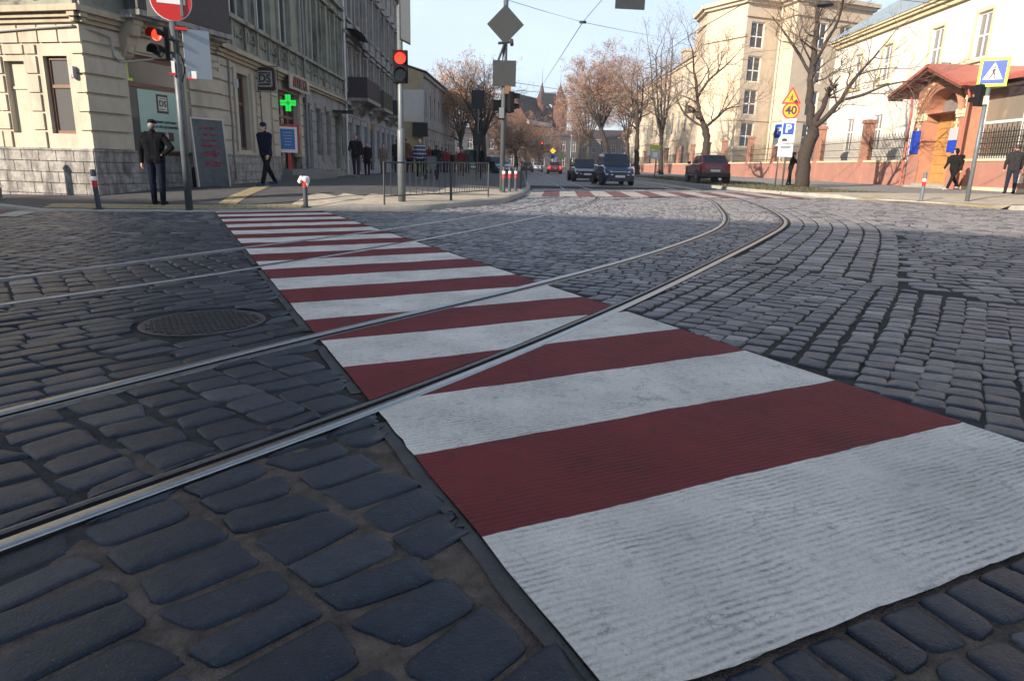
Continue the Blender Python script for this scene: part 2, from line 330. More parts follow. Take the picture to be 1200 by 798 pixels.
    m1_ = N('ShaderNodeMath'); m1_.operation = 'MAXIMUM'; L(f0, m1_.inputs[0]); L(vb.outputs[0], m1_.inputs[1]); m2_ = N('ShaderNodeMath'); m2_.operation = 'MAXIMUM'; L(m1_.outputs[0], m2_.inputs[0]); L(spk, m2_.inputs[1]); m3_ = N('ShaderNodeMath'); m3_.operation = 'MAXIMUM'; L(m2_.outputs[0], m3_.inputs[0]); L(ck.outputs[0], m3_.inputs[1]); f = m3_.outputs[0]
    mm = N('ShaderNodeMix'); mm.data_type = 'RGBA'; L(f, mm.inputs['Factor']); L(sc.outputs[0], mm.inputs['A']); mm.inputs['B'].default_value = (*under, 1)
    sp = rg(ns(64, 3, .5), .735, .76, 0, .7); m2 = N('ShaderNodeMix'); m2.data_type = 'RGBA'; L(sp, m2.inputs['Factor']); L(mm.outputs['Result'], m2.inputs['A']); m2.inputs['B'].default_value = (.09, .085, .08, 1)
    L(m2.outputs['Result'], b.inputs['Base Color']); b.inputs['Roughness'].default_value = .7; b.inputs['Specular IOR Level'].default_value = .2
    h = N('ShaderNodeMath'); h.operation = 'MULTIPLY_ADD'; L(ribs.outputs[0], h.inputs[0]); h.inputs[1].default_value = 1.0
    h2 = N('ShaderNodeMath'); h2.operation = 'MULTIPLY'; L(mid, h2.inputs[0]); h2.inputs[1].default_value = 2.4; L(h2.outputs[0], h.inputs[2])
    h3 = N('ShaderNodeMath'); h3.operation = 'MULTIPLY_ADD'; L(fine, h3.inputs[0]); h3.inputs[1].default_value = .5; L(h.outputs[0], h3.inputs[2])
    bp = N('ShaderNodeBump'); bp.inputs['Strength'].default_value = 1.0; bp.inputs['Distance'].default_value = .008; L(h3.outputs[0], bp.inputs['Height']); L(bp.outputs[0], b.inputs['Normal'])
    return m
M_WHITE = paint_mat('white_road_paint', (.84, .765, .68), (.24, .23, .22), .85)
M_RED = paint_mat('red_road_paint', (.215, .026, .028), (.055, .035, .036), .8)

# ---- setts (the stones of the road) laid in courses
def field(ang, cw, pitch, bbox, pred, jit=.12, gap=.016, voff=0., lenvar=.18, wav=.03):
    """rows of stones: courses run along direction ang, each cw wide, one stone every pitch. Returns centres, half sizes, angles"""
    x0, x1, y0, y1 = bbox; c, s = math.cos(ang), math.sin(ang)
    cor = np.array([(x, y) for x in (x0, x1) for y in (y0, y1)]); U = cor@np.array((c, s)); Vv = cor@np.array((-s, c))
    C = []; H = []
    for j in range(int(Vv.min()/cw)-1, int(Vv.max()/cw)+2):
        n = int((U.max()-U.min())/pitch)+8
        ls = pitch*(1+rng.uniform(-lenvar, lenvar, n)); us = U.min()-rng.uniform(0, pitch)+np.cumsum(ls)-ls/2
        w_ = cw*(1+rng.uniform(-.04, .04)); vv = j*cw+voff+rng.normal(0, cw*.02, n)+wav*np.sin(us*.8+j*.7)
        C.append(np.stack([us, vv], 1)); H.append(np.stack([ls/2-gap*rng.uniform(.35, .9, n), w_/2-gap*rng.uniform(.3, .9, n)], 1))
    C = np.concatenate(C); H = np.maximum(np.concatenate(H), .018)
    P = C@np.array(((c, s), (-s, c)))
    A = np.full(len(P), ang)+rng.normal(0, .035, len(P))
    k = (P[:, 0] > x0) & (P[:, 0] < x1) & (P[:, 1] > y0) & (P[:, 1] < y1) & (np.abs(P[:, 0]) < .78*P[:, 1]+1.6)
    P, H, A = P[k], H[k], A[k]; k = pred(P); return P[k], H[k], A[k]
def rails_sd(P): return {k: sdist(P, SIMPLE[k])[0] for k in 'ABCD'}
DIV = np.array([(2.6, 7.6), (2.94, 6.9), (3.48, 5.76), (3.9, 5.0), (5.2, 3.4)])
YMAX = 31.
def kerb_ok(P):
    a = sdist(P, np.array(KERB_L))[0]; b = sdist(P, np.array(KERB_R[::-1]))[0]
    return (a < -.1) & (b < -.1)
def zone(fn):
    def pr(P):
        if not len(P): return np.zeros(0, bool)
        s, t = xst(P); r = rails_sd(P)
        return fn(P, s, t, r) & ~(xin(s, t, .045) & (s > -.06)) & kerb_ok(P) & (np.hypot(*(P-MH_C).T) > MH_R+.02)
    return pr
Z = []
left = lambda t: t < XW/2
Z.append(field(R(-44), .275, .165, (-4, .9, .2, 4), zone(lambda P, s, t, r: (t < XW/2) & (s > 0) & (r['A'] < 0)), gap=.013))
ANG_ = math.atan2(XN[1], XN[0]); EV_ = float((XO-XD*.055)@np.array((-XN[1], XN[0])))
Z.append(field(ANG_, .175, .122, (-.8, 4, .2, 3.2), zone(lambda P, s, t, r: (s <= 0) & (r['A'] < 0)), gap=.012, voff=(EV_-.175/2+.012) % .175, wav=.0))
Z.append(field(R(-41), .225, .185, (-4, 1, .4, 5), zone(lambda P, s, t, r: left(t) & (r['A'] >= 0) & (r['B'] < 0)), gap=.013))
Z.append(field(R(52), .150, .31, (-6.5, 0, .6, 8), zone(lambda P, s, t, r: left(t) & (r['B'] >= 0) & (r['C'] < 0)), gap=.012))
Z.append(field(R(-52), .2, .26, (-9, 0, 2, 11), zone(lambda P, s, t, r: left(t) & (r['C'] >= 0) & (r['D'] < 0)), gap=.016))
Z.append(field(R(-22), .165, .25, (-16, 0, 2, 17), zone(lambda P, s, t, r: left(t) & (r['D'] >= 0)), gap=.012))
ri = lambda t: t >= XW/2
dv_ = lambda P: sdist(P, DIV)[0]
Z.append(field(R(57), .145, .158, (.2, 8, 1.4, 8.5), zone(lambda P, s, t, r: ri(t) & (s > 0) & (r['A'] < 0) & (dv_(P) < -.06)), gap=.011))
def fan():
    L = RAILS['A']; nn = -normals(L); C, H, A = [], [], []
    for j in range(7):
        d = .2+.235*j; off = L+nn*d; sl = np.concatenate([[0], np.cumsum(np.linalg.norm(np.diff(off, axis=0), axis=1))])
        u = np.arange(0, sl[-1], .29)+rng.uniform(-.05, .05, len(np.arange(0, sl[-1], .29))); u.sort()
        x = np.interp(u, sl, off[:, 0]); y = np.interp(u, sl, off[:, 1])
        P = np.stack([x, y], 1); m = .5*(P[1:]+P[:-1]); l = np.linalg.norm(np.diff(P, axis=0), axis=1); a = np.arctan2(np.diff(y), np.diff(x))
        k = (m[:, 1] > 5) & (m[:, 1] < YMAX-8); C.append(m[k]); H.append(np.stack([l[k]/2-.008, np.full(k.sum(),   .235/2-.009)], 1)); A.append(a[k])
    C, H, A = map(np.concatenate, (C, H, A)); k = zone(lambda P, s, t, r: ri(t) & (dv_(P) > .0) & (r['A'] < -.05))(C); return C[k], H[k], A[k]
Z.append(fan())
Z.append(field(R(-18), .21, .26, (3, 22, 3, 22), zone(lambda P, s, t, r: ri(t) & (r['A'] < -1.75) & (dv_(P) > .05)), gap=.015))
Z.append(field(R(-30), .14, .155, (-1, 9, 4, 15), zone(lambda P, s, t, r: ri(t) & (r['A'] >= 0) & (r['B'] < 0)), gap=.012))
Z.append(field(R(-32), .14, .165, (-6, 6, 5, 20), zone(lambda P, s, t, r: ri(t) & (r['B'] >= 0) & (r['C'] < 0)), gap=.012))
Z.append(field(R(-28), .18, .21, (-8, 6, 9, YMAX), zone(lambda P, s, t, r: ri(t) & (r['C'] >= 0)), gap=.012))
Z.append(field(R(-10), .2, .26, (-3, 14, 15, YMAX), zone(lambda P, s, t, r: ri(t) & (r['A'] >= -1.75) & ((r['C'] < 0) & (P[:, 1] > 20) | (r['A'] > 0) & (r['B'] < 0) & (P[:, 1] > 15))), gap=.014))
Z.append(field(R(-14), .2, .26, (3, 18, 21, YMAX), zone(lambda P, s, t, r: ri(t) & (r['A'] < -.1) & ((P[:, 1] > 23) | (r['A'] < -1.75)) & (P[:, 1] > 22)), gap=.014))
SP = np.concatenate([z[0] for z in Z]); SH = np.concatenate([z[1] for z in Z]); SA = np.concatenate([z[2] for z in Z])
def stones(P, H, A, N, rings, name):
    n = len(P); th = 2*np.pi*(np.arange(N)+.5)/N; pw = 2/6.5
    ux = np.sign(np.cos(th))*np.abs(np.cos(th))**pw; uy = np.sign(np.sin(th))*np.abs(np.sin(th))**pw
    V = np.zeros((n, N*len(rings)+1, 3)); sz = H.min(1)
    # irregular outlines: low-frequency wobble, skewed quads
    wob = 1+.055*np.sin(th[None]*2+rng.uniform(0, 6.28, (n, 1)))*rng.uniform(.2, 1, (n, 1))+.045*np.sin(th[None]*3+rng.uniform(0, 6.28, (n, 1)))+rng.normal(0, .018, (n, N))
    skew = rng.normal(0, .09, (n, 1)); tap = rng.normal(0, .08, (n, 1))
    dome = rng.uniform(.001, .0055, n)*np.minimum(1, sz/.06); tilt = rng.normal(0, .016, (n, 2)); lift = rng.normal(0, .002, n)
    c, s = np.cos(A)[:, None], np.sin(A)[:, None]
    def place(X, Y): return P[:, :1]+X*c-Y*s, P[:, 1:]+X*s+Y*c
    for i, (ins, z, df) in enumerate(rings):
        hx = np.maximum(H[:, :1]-ins*sz[:, None]/.06, H[:, :1]*.3); hy = np.maximum(H[:, 1:]-ins*sz[:, None]/.06, H[:, 1:]*.3)
        X = hx*ux[None]*wob; Y = hy*uy[None]*wob*(1+tap*ux[None]); X = X+skew*Y
        gx, gy = place(X, Y); sl = slice(i*N, (i+1)*N); V[:, sl, 0] = gx; V[:, sl, 1] = gy
        V[:, sl, 2] = z+lift[:, None]+dome[:, None]*df+(tilt[:, :1]*X+tilt[:, 1:]*Y)*(z > -.012)+rng.normal(0, .0003, (n, N))*(z > -.012)
    V[:, -1, :2] = P; V[:, -1, 2] = lift+dome
    flat = V.reshape(-1, 3)
    for k in 'ABCD':                       # trim the stones along the rails
        near = sdist(P, SIMPLE[k][::2])[0]; idx = np.where(np.abs(near) < .5)[0]
        if not len(idx): continue
        vi = (idx[:, None]*V.shape[1]+np.arange(V.shape[1])[None]).ravel(); d, nx = sdist(flat[vi, :2], FOOT[k])
        own = np.sign(np.repeat(near[idx], V.shape[1])); need = HALF+.012+.006*np.sin(flat[vi, 0]*23)
        push = need-d*own; m = push > 0; dirn = nx*(np.sign(d)*own)[:, None]
        flat[vi[m], :2] += (dirn*push[:, None])[m]
    s_, t_ = xst(flat[:, :2]); e = .012                                  # trim along the crosswalk
    ins_ = xin(s_, t_, .012)
    ow = np.repeat(np.stack(xst(P), 1), V.shape[1], 0)
    for cond, tgt, ax in ((ow[:, 1] < 0, -.045, XN), (ow[:, 1] > XW, XW+.03, XN), (ow[:, 0] < 0, -.066, XD)):
        cur = t_ if ax is XN else s_; m = ins_ & cond; flat[m, :2] += ax[None]*(tgt-cur[m])[:, None]
    dm = flat[:, :2]-MH_C; r_ = np.hypot(*dm.T); m = r_ < MH_R+.02; flat[m, :2] = MH_C+dm[m]/r_[m][:, None]*(MH_R+.02)
    flat[:, 2] += zr_np(flat[:, 0])
    base = (np.arange(n)*V.shape[1])[:, None, None]; q = []
    for i in range(len(rings)-1):
        k = np.arange(N); k2 = (k+1) % N; q.append(np.stack([i*N+k, i*N+k2, (i+1)*N+k2, (i+1)*N+k], 1))
    Q = (base+np.concatenate(q)[None]).reshape(-1, 4); k = np.arange(N); l = (len(rings)-1)*N
    T = (base+np.stack([l+k, l+(k+1) % N, np.full(N, N*len(rings))], 1)[None]).reshape(-1, 3)
    s_, t_ = xst(P); mu = np.where(t_ < XW/2, .20+.055*np.clip(P[:, 1]-2, 0, 10), .60+.045*np.clip(P[:, 1]-3, 0, 9)); mu = np.where(s_ < 0, .16, mu); rn = np.clip(rng.normal(0, .15, n)+mu, 0, 1)  # sun and sky sheen painted in: stones paler farther off and to the right
    o = np_mesh(name, flat, [Q, T], M_STONE, rnd_sheen=np.repeat(rn, V.shape[1])); tag(o, kind='structure'); return o
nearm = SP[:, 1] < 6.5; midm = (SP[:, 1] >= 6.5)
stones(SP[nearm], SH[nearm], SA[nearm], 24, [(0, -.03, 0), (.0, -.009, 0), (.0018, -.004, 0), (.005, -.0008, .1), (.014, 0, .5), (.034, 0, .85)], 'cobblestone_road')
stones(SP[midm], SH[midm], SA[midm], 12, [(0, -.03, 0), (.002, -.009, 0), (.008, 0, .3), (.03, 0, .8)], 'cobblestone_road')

# ---- bed of the stones (one sheet, cut open along the rails)
def cdt_sheet(pts, edges, drop, zf, name, mats, mi=None, smooth=True):
    vs, es, fs, *_ = delaunay_2d_cdt([Vector(p) for p in pts], edges, [], 0, 1e-5)
    V = np.array([(v.x, v.y) for v in vs]); F = np.array([f for f in fs if len(f) == 3]); c = V[F].mean(1); k = ~drop(c); F = F[k]; c = c[k]
    a = V[F[:, 1]]-V[F[:, 0]]; b = V[F[:, 2]]-V[F[:, 0]]; fl = (a[:, 0]*b[:, 1]-a[:, 1]*b[:, 0]) < 0; F[fl] = F[fl][:, ::-1]
    z = zf(V); o = np_mesh(name, np.column_stack([V, z]), [F], mats, matidx=None if mi is None else mi(c), smooth=smooth); return o
pts, edges = [], []
def add_line(L, closed=False):
    o = len(pts); pts.extend([tuple(p) for p in L]); edges.extend([(o+i, o+i+1) for i in range(len(L)-1)])
    if closed: edges.append((o+len(L)-1, o))
def rail_sides(k, e, y1=33., step=1):
    L = FOOT[k]; n = normals(L); m = L[:, 1] < y1; return L[m][::step]+n[m][::step]*e, L[m][::step]-n[m][::step]*e
for k in 'ABCD':
    for sd_ in rail_sides(k, HALF-.004): add_line(sd_)
add_line([(-46, -12), (46, -12), (46, 34), (-46, 34)], True)
G = [(x, y) for x in np.arange(-45, 45.1, 1.5) for y in np.arange(-11, 33.5, 1.5)]+[(x, y) for x in np.arange(-4.5, 4.6, .09) for y in np.arange(.5, 4.6, .09)]
G = np.array(G)+rng.uniform(-.01, .01, (len(G), 2))
keep = np.ones(len(G), bool)
for k in 'ABCD': keep &= np.abs(sdist(G, SIMPLE[k])[0]) > HALF+.01
pts += [tuple(p) for p in G[keep]]
def bed_drop(c):
    d = np.zeros(len(c), bool)
    for k in 'ABCD': d |= (np.abs(sdist(c, FOOT[k])[0]) < HALF-.006) & (c[:, 1] < 33.2)
    return d
o = cdt_sheet(pts, edges, bed_drop, lambda V: zr_np(V[:, 0])-np.where(V[:, 1] < 3.2, .0085, .0105)+np.array([.003*noise.noise(Vector((x*3, y*3, 1)))+.0025*noise.noise(Vector((x*14, y*14, 5))) for x, y in V]), 'road_bed', [M_JOINT, M_SAND], lambda c: np.array([1 if (y < 2.3+.9*noise.noise(Vector((x*1.3, y*1.3, 7))) and x > -1.25+.5*noise.noise(Vector((x*2, y*2, 3)))) else 0 for x, y in c])); tag(o, kind='structure')

# ---- crosswalk: one painted sheet, cut open along the rails
BND = [-.05, .625, 1.235, 1.83, 2.40, 2.98]
while BND[-1] < XLEN: BND.append(BND[-1]+.60)
def crosswalk():
    global pts, edges
    pts, edges = [], []
    jag = lambda i, t: .008*noise.noise(Vector((t*5, i*3.1, 0)))+.005*noise.noise(Vector((t*23, i*7.7, 2)))
    ts = np.arange(0, XW+.001, XW/70)
    lines = []
    end = XLEN
    bs = [b for b in BND if b < end-.2]+[end]
    for i, b in enumerate(bs):
        L = [xpt(b+jag(i, t), min(XW, max(0, t))+(.006*noise.noise(Vector((b*3, t, 9))) if t in (ts[0], ts[-1]) else 0)) for t in ts]; lines.append(L)
    # outline: near edge, right edge, far edge, left edge
    for i, L in enumerate(lines): add_line(L)
    for sgn, t0 in ((0, 0), (1, XW)):
        for i in range(len(lines)-1):
            a = lines[i][-1 if sgn else 0]; b = lines[i+1][-1 if sgn else 0]; n = 8
            mid = [a+(b-a)*k/n+XN*(.006*noise.noise(Vector((i*2.3+k*.9, t0, 4)))+.004*noise.noise(Vector((i*9+k*3.3, t0, 8)))) for k in range(1, n)]
            add_line([a]+mid+[b])
    for k in 'ABCD':
        for sd_ in rail_sides(k, HALF+.004):
            s_, t_ = xst(sd_); m = xin(s_, t_, .3); m = m & (s_ < XLEN+.3)
            q = sd_[m]
            if len(q) > 1: add_line(q[::2])
    gs = [xpt(s, t) for s in np.arange(.02, XLEN, .06) for t in np.arange(.03, XW, .06)]; gs = np.array(gs)+rng.uniform(-.008, .008, (len(gs), 2))
    kp = np.ones(len(gs), bool)
    for k in 'ABCD': kp &= np.abs(sdist(gs, SIMPLE[k])[0]) > HALF+.02
    pts += [tuple(p) for p in gs[kp]]
    arr = np.array(bs)
    edge_near = lambda s, t: s < arr[0]+np.array([jag(0, x) for x in t])
    def drop(c):
        s_, t_ = xst(c); d = (t_ < .001) | (t_ > XW-.001) | edge_near(s_, t_) | (s_ > XLEN)
        d = (t_ < -.012) | (t_ > XW+.012) | edge_near(s_, t_) | (s_ > XLEN)
        for k in 'ABCD': d |= np.abs(sdist(c, FOOT[k])[0]) < HALF+.002
        return d
    def mi(c):
        s_, t_ = xst(c); out = np.zeros(len(c), int)
        J = np.zeros(len(c), int)
        for i, b in enumerate(bs[1:-1], 1): J += s_ > b+np.array([jag(i, t) for t in t_])
        return J % 2
    zf = lambda V: zr_np(V[:, 0])+.007+np.array([.005*noise.noise(Vector((x*1.6, y*1.6, 3)))+.0015*noise.noise(Vector((x*9, y*9, 3))) for x, y in V])
    o = cdt_sheet(pts, edges, drop, zf, 'crosswalk', [M_WHITE, M_RED], mi); tag(o, kind='structure')
    # slab edge below the paint and the narrow concrete strip beside it
crosswalk()
def strip(name, m, line_a, line_b, z, kind='structure'):
    V = []; 
    for a, b in zip(line_a, line_b): V += [(*a, zr(a[0])+z), (*b, zr(b[0])+z)]
    F = np.array([(2*i, 2*i+2, 2*i+3, 2*i+1) for i in range(len(line_a)-1)]); o = np_mesh(name, V, [F], m); return tag(o, kind=kind)
M_STRIP = mat('concrete_strip', (.062, .056, .055), .8, var=.3, vscale=8, bump=.5, bscale=110, stain=(.03, .03, .032), sscale=2.5, samt=.8)
sg_ = np.arange(.0, XLEN, .1)
segs = []; cur = []
for s_ in sg_:
    p = xpt(s_, -.02)[None]; ok = all(abs(sdist(p, FOOT[k])[0][0]) > HALF+.05 for k in 'ABCD')
    if ok: cur.append(s_)
    elif cur: segs.append(cur); cur = []
segs.append(cur)
for i, sg in enumerate(segs):
    if len(sg) > 1: strip('crosswalk_border', M_STRIP, [xpt(s, -.05+.012*noise.noise(Vector((s*4, 0, i)))) for s in sg], [xpt(s, .0) for s in sg], -.001)
# asphalt patch in the near right corner
pa = [(1.22, 1.02), (1.2, 1.12), (1.29, 1.2), (1.33, 1.30), (1.42, 1.36), (1.5, 1.5), (1.72, 1.62), (1.9, 1.9), (2.3, 2.1), (3.2, 2.3), (3.2, -.5), (1.0, -.5)]
mb = MB(); mb.add([(x, y, zr(x)+.006) for x, y in pa], [tuple(range(len(pa)))]); tag(mb.build('asphalt_patch', M_ASPH), kind='structure')

# ---- tram rails
M_HEAD = mat('rail_steel_polished', (.36, .36, .36), .30, 1., var=.12, vscale=30, bump=.08, bscale=60)
M_HEAD2 = mat('rail_steel_dull', (.40, .39, .38), .32, 1., var=.3, vscale=6)
M_RUST = mat('rail_steel_dark', (.045, .04, .037), .5, .7, var=.3, vscale=20)
M_LIP = mat('rail_lip_steel', (.16, .15, .145), .42, .9, var=.25, vscale=25)
def rail(k, label):
    L = RAILS[k]; n = normals(L)*SIDE[k]; root = thing('tram_rail', label, 'rail', (L[0][0], L[0][1], zr(L[0][0])), 0, 'tram rails set in the road')
    def ext(name, sec, m):
        V = []; ns = len(sec)
        for p, q in zip(L, n):
            for d, z in sec: x, y = p+q*d*(KR if k in 'AB' else .85); V.append((x, y, zr(x)+z))
        i = np.arange(len(L)-1)[:, None]; j = np.arange(ns-1)[None]
        F = np.stack([i*ns+j, i*ns+j+1, (i+1)*ns+j+1, (i+1)*ns+j], -1).reshape(-1, 4)
        if SIDE[k] > 0: F = F[:, ::-1]
        V = np.array(V)-np.array(root.location); o = np_mesh(name, V, [F], m, smooth=False); o.parent = root
    ext('rail_side', [(-.029, -.06), (-.029, .004)], M_RUST)
    ext('running_head', [(-.029, .004), (-.0285, .007), (-.024, .011), (-.012, .0125), (.016, .0125), (.023, .010), (.026, .004)], M_HEAD if k in 'AB' else M_HEAD2)
    ext('groove', [(.026, .004), (.026, -.034), (.064, -.034), (.066, .003)], M_RUST)
    ext('guard_lip', [(.066, .003), (.069, .0075), (.086, .0075), (.091, .004), (.091, -.05)], M_LIP)
rail('A', 'nearest polished tram rail curving from the lower left across the crosswalk')
rail('B', 'second polished tram rail from the camera crossing beside the manhole cover')
rail('C', 'third tram rail passing the far half of the crosswalk behind the manhole cover')
rail('D', 'farthest thin tram rail crossing the crosswalk nearest the corner building')

# ---- manhole cover
root = thing('manhole_cover', 'round dark iron manhole cover with raised studs in the cobbles', 'manhole cover', (MH_C[0], MH_C[1], zr(MH_C[0])))
M_IRON = mat('cast_iron', (.055, .052, .054), .45, .3, var=.35, vscale=18, bump=.3, bscale=90)
mb = MB(); z0 = zr(MH_C[0]); T = Matrix.Translation((MH_C[0], MH_C[1], z0)) @ Matrix.Rotation(-.0175, 4, 'Y')
mb.lathe([(MH_R-.02, -.03), (MH_R-.02, -.002), (MH_R-.025, .001), (MH_R-.04, .001), (MH_R-.045, -.006)], (0, 0, 0), seg=48, T=T); mb.build('rim', M_IRON, root)
mb = MB(); mb.lathe([(MH_R-.05, -.02), (MH_R-.05, -.003), (0, -.003)], (0, 0, 0), seg=48, T=T)
for i in range(-9, 10):
    for j in range(-9, 10):
        x, y = i*.041+(j % 2)*.0205, j*.036
        if math.hypot(x, y) < MH_R-.065: mb.box(x-.013, x+.013, y-.009, y+.009, -.004, .004, T=T @ Matrix.Translation((0, 0, 0)))
mb.build('lid', M_IRON, root)

# ---- far road, pavements, kerbs, base ground
mb = MB(); gx = [-1500, -400, -60, -16, 0, 24, 60, 400, 1500]; gy = [-1500, -300, -11.9, 33.9, 60, 120, 320, 1500]
vs = [(x, y, zr(x)-(.16 if True else 0)) for y in gy for x in gx]; nx = len(gx)
mb.add(vs, [(j*nx+i, j*nx+i+1, (j+1)*nx+i+1, (j+1)*nx+i) for j in range(len(gy)-1) for i in range(nx-1)]); tag(mb.build('ground', mat('ground_asphalt', (.07, .068, .065), .9, var=.2, vscale=.5)), kind='structure')
def cob_far():
    m = bpy.data.materials.new('far_setts'); m.use_nodes = True; nt = m.node_tree; b = nt.nodes['Principled BSDF']; N = nt.nodes.new; L = nt.links.new
    geo = N('ShaderNodeNewGeometry'); br = N('ShaderNodeTexBrick'); br.inputs['Scale'].default_value = 1; br.inputs['Brick Width'].default_value = .26; br.inputs['Row Height'].default_value = .18; br.inputs['Mortar Size'].default_value = .016; br.inputs['Bias'].default_value = 0
    br.inputs['Color1'].default_value = (.09, .088, .09, 1); br.inputs['Color2'].default_value = (.14, .13, .127, 1); br.inputs['Mortar'].default_value = (.03, .03, .03, 1); L(geo.outputs['Position'], br.inputs['Vector']); L(br.outputs['Color'], b.inputs['Base Color'])
    b.inputs['Roughness'].default_value = .55; bp = N('ShaderNodeBump'); bp.invert = True; bp.inputs['Strength'].default_value = .6; bp.inputs['Distance'].default_value = .02; L(br.outputs['Fac'], bp.inputs['Height']); L(bp.outputs[0], b.inputs['Normal']); return m
mb = MB(); ys = [34, 45, 60, 90, 140, 320]; xs = [-3, 3, 9, 16, 22]
mb.add([(x, y, zr(x)-.012) for y in ys for x in xs], [(j*5+i, j*5+i+1, (j+1)*5+i+1, (j+1)*5+i) for j in range(5) for i in range(4)]); tag(mb.build('far_road', cob_far()), kind='structure')
def dens(poly, step):
    out = [np.array(poly[0], float)]
    for a, b in zip(poly[:-1], poly[1:]):
        a, b = np.array(a, float), np.array(b, float); n = max(1, int(np.linalg.norm(b-a)/step)) if max(abs(b)) < 100 else 6
        out += [a+(b-a)*k/n for k in range(1, n+1)]
    return np.array(out)
def pavement(name, kerb, close, left_side, slabmats, mi):
    global pts, edges
    pts, edges = [], []; K = dens(kerb, .8); n = normals(K)*(1 if left_side else -1)
    back = K+n*.16; add_line(back)
    o = len(pts); pts.extend(close); first = 0; last = len(back)-1
    edges.extend([(last, o)]+[(o+i, o+i+1) for i in range(len(close)-1)]+[(o+len(close)-1, first)])
    sg = np.array(list(map(tuple, back))+close)
    gr = np.array([(x, y) for x in np.arange(-24, 30, .7) for y in np.arange(8, 62, .7)])
    d = sdist(gr, K)[0]*(1 if left_side else -1); gr = gr[(d > .5) & (d < 14)]; pts += [tuple(p) for p in gr]
    poly = sg
    def inside(c):
        x, y = c[:, 0], c[:, 1]; r = np.zeros(len(c), bool); j = len(poly)-1
        for i in range(len(poly)):
            xi, yi = poly[i]; xj, yj = poly[j]
            cnd = ((yi > y) != (yj > y)); xx = (xj-xi)*(y-yi)/(yj-yi+1e-12)+xi; r ^= cnd & (x < xx); j = i
        return r
    ob = cdt_sheet(pts, edges, lambda c: ~inside(c), lambda V: np.array([pave(x, y) for x, y in V])-.002, name, slabmats, mi); tag(ob, kind='structure')
    V = []
    for p, q in zip(K, n):
        h = zr(p[0])+kerb_h(*p); b = p+q*.16; a = p+q*.015
        V += [(*p, zr(p[0])-.06), (*p, h-.015), (*a, h), (*b, pave(*b)+.001)]
    i = np.arange(len(K)-1)[:, None]; j = np.arange(3)[None]; F = np.stack([i*4+j, i*4+j+1, (i+1)*4+j+1, (i+1)*4+j], -1).reshape(-1, 4)
    if left_side: F = F[:, ::-1]
    tag(np_mesh(name.replace('pavement', 'kerb'), V, [F], M_KERB, smooth=False), kind='structure')
def mi_left(c): d = np.abs(sdist(c, np.array(KERB_L))[0]); return np.where((d < 2.3) & (c[:, 1] < 27) & (c[:, 0] > -5.2), 1, 0)
def mi_right(c): d = np.abs(sdist(c, np.array(KERB_R))[0]); return np.where(c[:, 1] < 26.0, 1, np.where((d < 3.9), 2, 0))
M_SOIL = mat('worn_grass_soil', (.075, .07, .035), .95, var=.5, vscale=3, bump=.8, bscale=60)
pavement('left_pavement', KERB_L, [(1.2, 330), (-200, 330), (-200, 40)], True, [M_PAVE, M_SLAB], mi_left)
pavement('right_pavement', KERB_R[::-1], [(90, -12), (200, 20), (200, 330), (15, 330)], True, [mat('grey_paving', (.20, .195, .19), .85, var=.18, vscale=2, bump=.4, bscale=70), M_SLAB, M_SOIL], mi_right)
# yellow tactile paving at the dropped kerbs
def tactile(line, wdt):
    mb = MB(); L = dens(line, .4); n = normals(L)
    for a, b, na in zip(L[:-1], L[1:], n):
        for k in range(2):
            c = (a+b)/2+na*wdt*(k+.5)/2; t = b-a; t = t/np.linalg.norm(t); hw = np.linalg.norm(b-a)/2-.006; hh = wdt/4-.006
            z = pave(*c); cs = [c+t*hw*sx+na*hh*sy for sx, sy in ((-1, -1), (1, -1), (1, 1), (-1, 1))]
            mb.add([(*q, pave(*q)+.004) for q in cs], [(0, 1, 2, 3)])
            for u in (-.3, 0, .3): 
                q = c+t*hw*u*2; s_ = .02; mb.add([(*(q+t*s_*sx+na*hh*.85*sy), z+(.011)) for sx, sy in ((-1, -1), (1, -1), (1, 1), (-1, 1))], [(0, 1, 2, 3)])
    tag(mb.build('tactile_paving', M_TACT), kind='structure')
tactile([(-10.2, 14.55), (-8.4, 14.47), (-6.6, 14.55), (-4.6, 15.3)], .55)
tactile([(-6.2, 15.4), (-6.8, 19.5)], .4)
tactile([(11.7, 23.4), (12.6, 22.0), (13.2, 20.0), (13.3, 18.2)], -.7)
# crosswalks of the far street and of the side street
M_WHITE_OLD = paint_mat('worn_white_road_paint', (.50, .46, .42), (.16, .15, .14), .9); M_RED_OLD = paint_mat('worn_red_road_paint', (.20, .085, .08), (.12, .10, .095), .9)
def flat_cross(name, O, d, n, count, w_, length, z=.012):
    O, d, n = map(np.array, (O, d, n)); d = d/np.linalg.norm(d); n = n/np.linalg.norm(n); mb = MB()
    for i in range(count):
        ps = [O+d*(i*w_)+n*0, O+d*((i+1)*w_), O+d*((i+1)*w_)+n*length, O+d*(i*w_)+n*length]
        mb.add([(*p, zr(p[0])+z) for p in ps], [(0, 1, 2, 3)], i % 2)
    tag(mb.build(name, [M_WHITE_OLD, M_RED_OLD]), kind='structure')
flat_cross('far_crosswalk', (.25, 23.2), (10, .1), (.06, 1), 17, .60, 5.0)
flat_cross('side_crosswalk', (-9.0, 12.4), (-1, .30), (-.35, .9), 14, .55, 1.5)
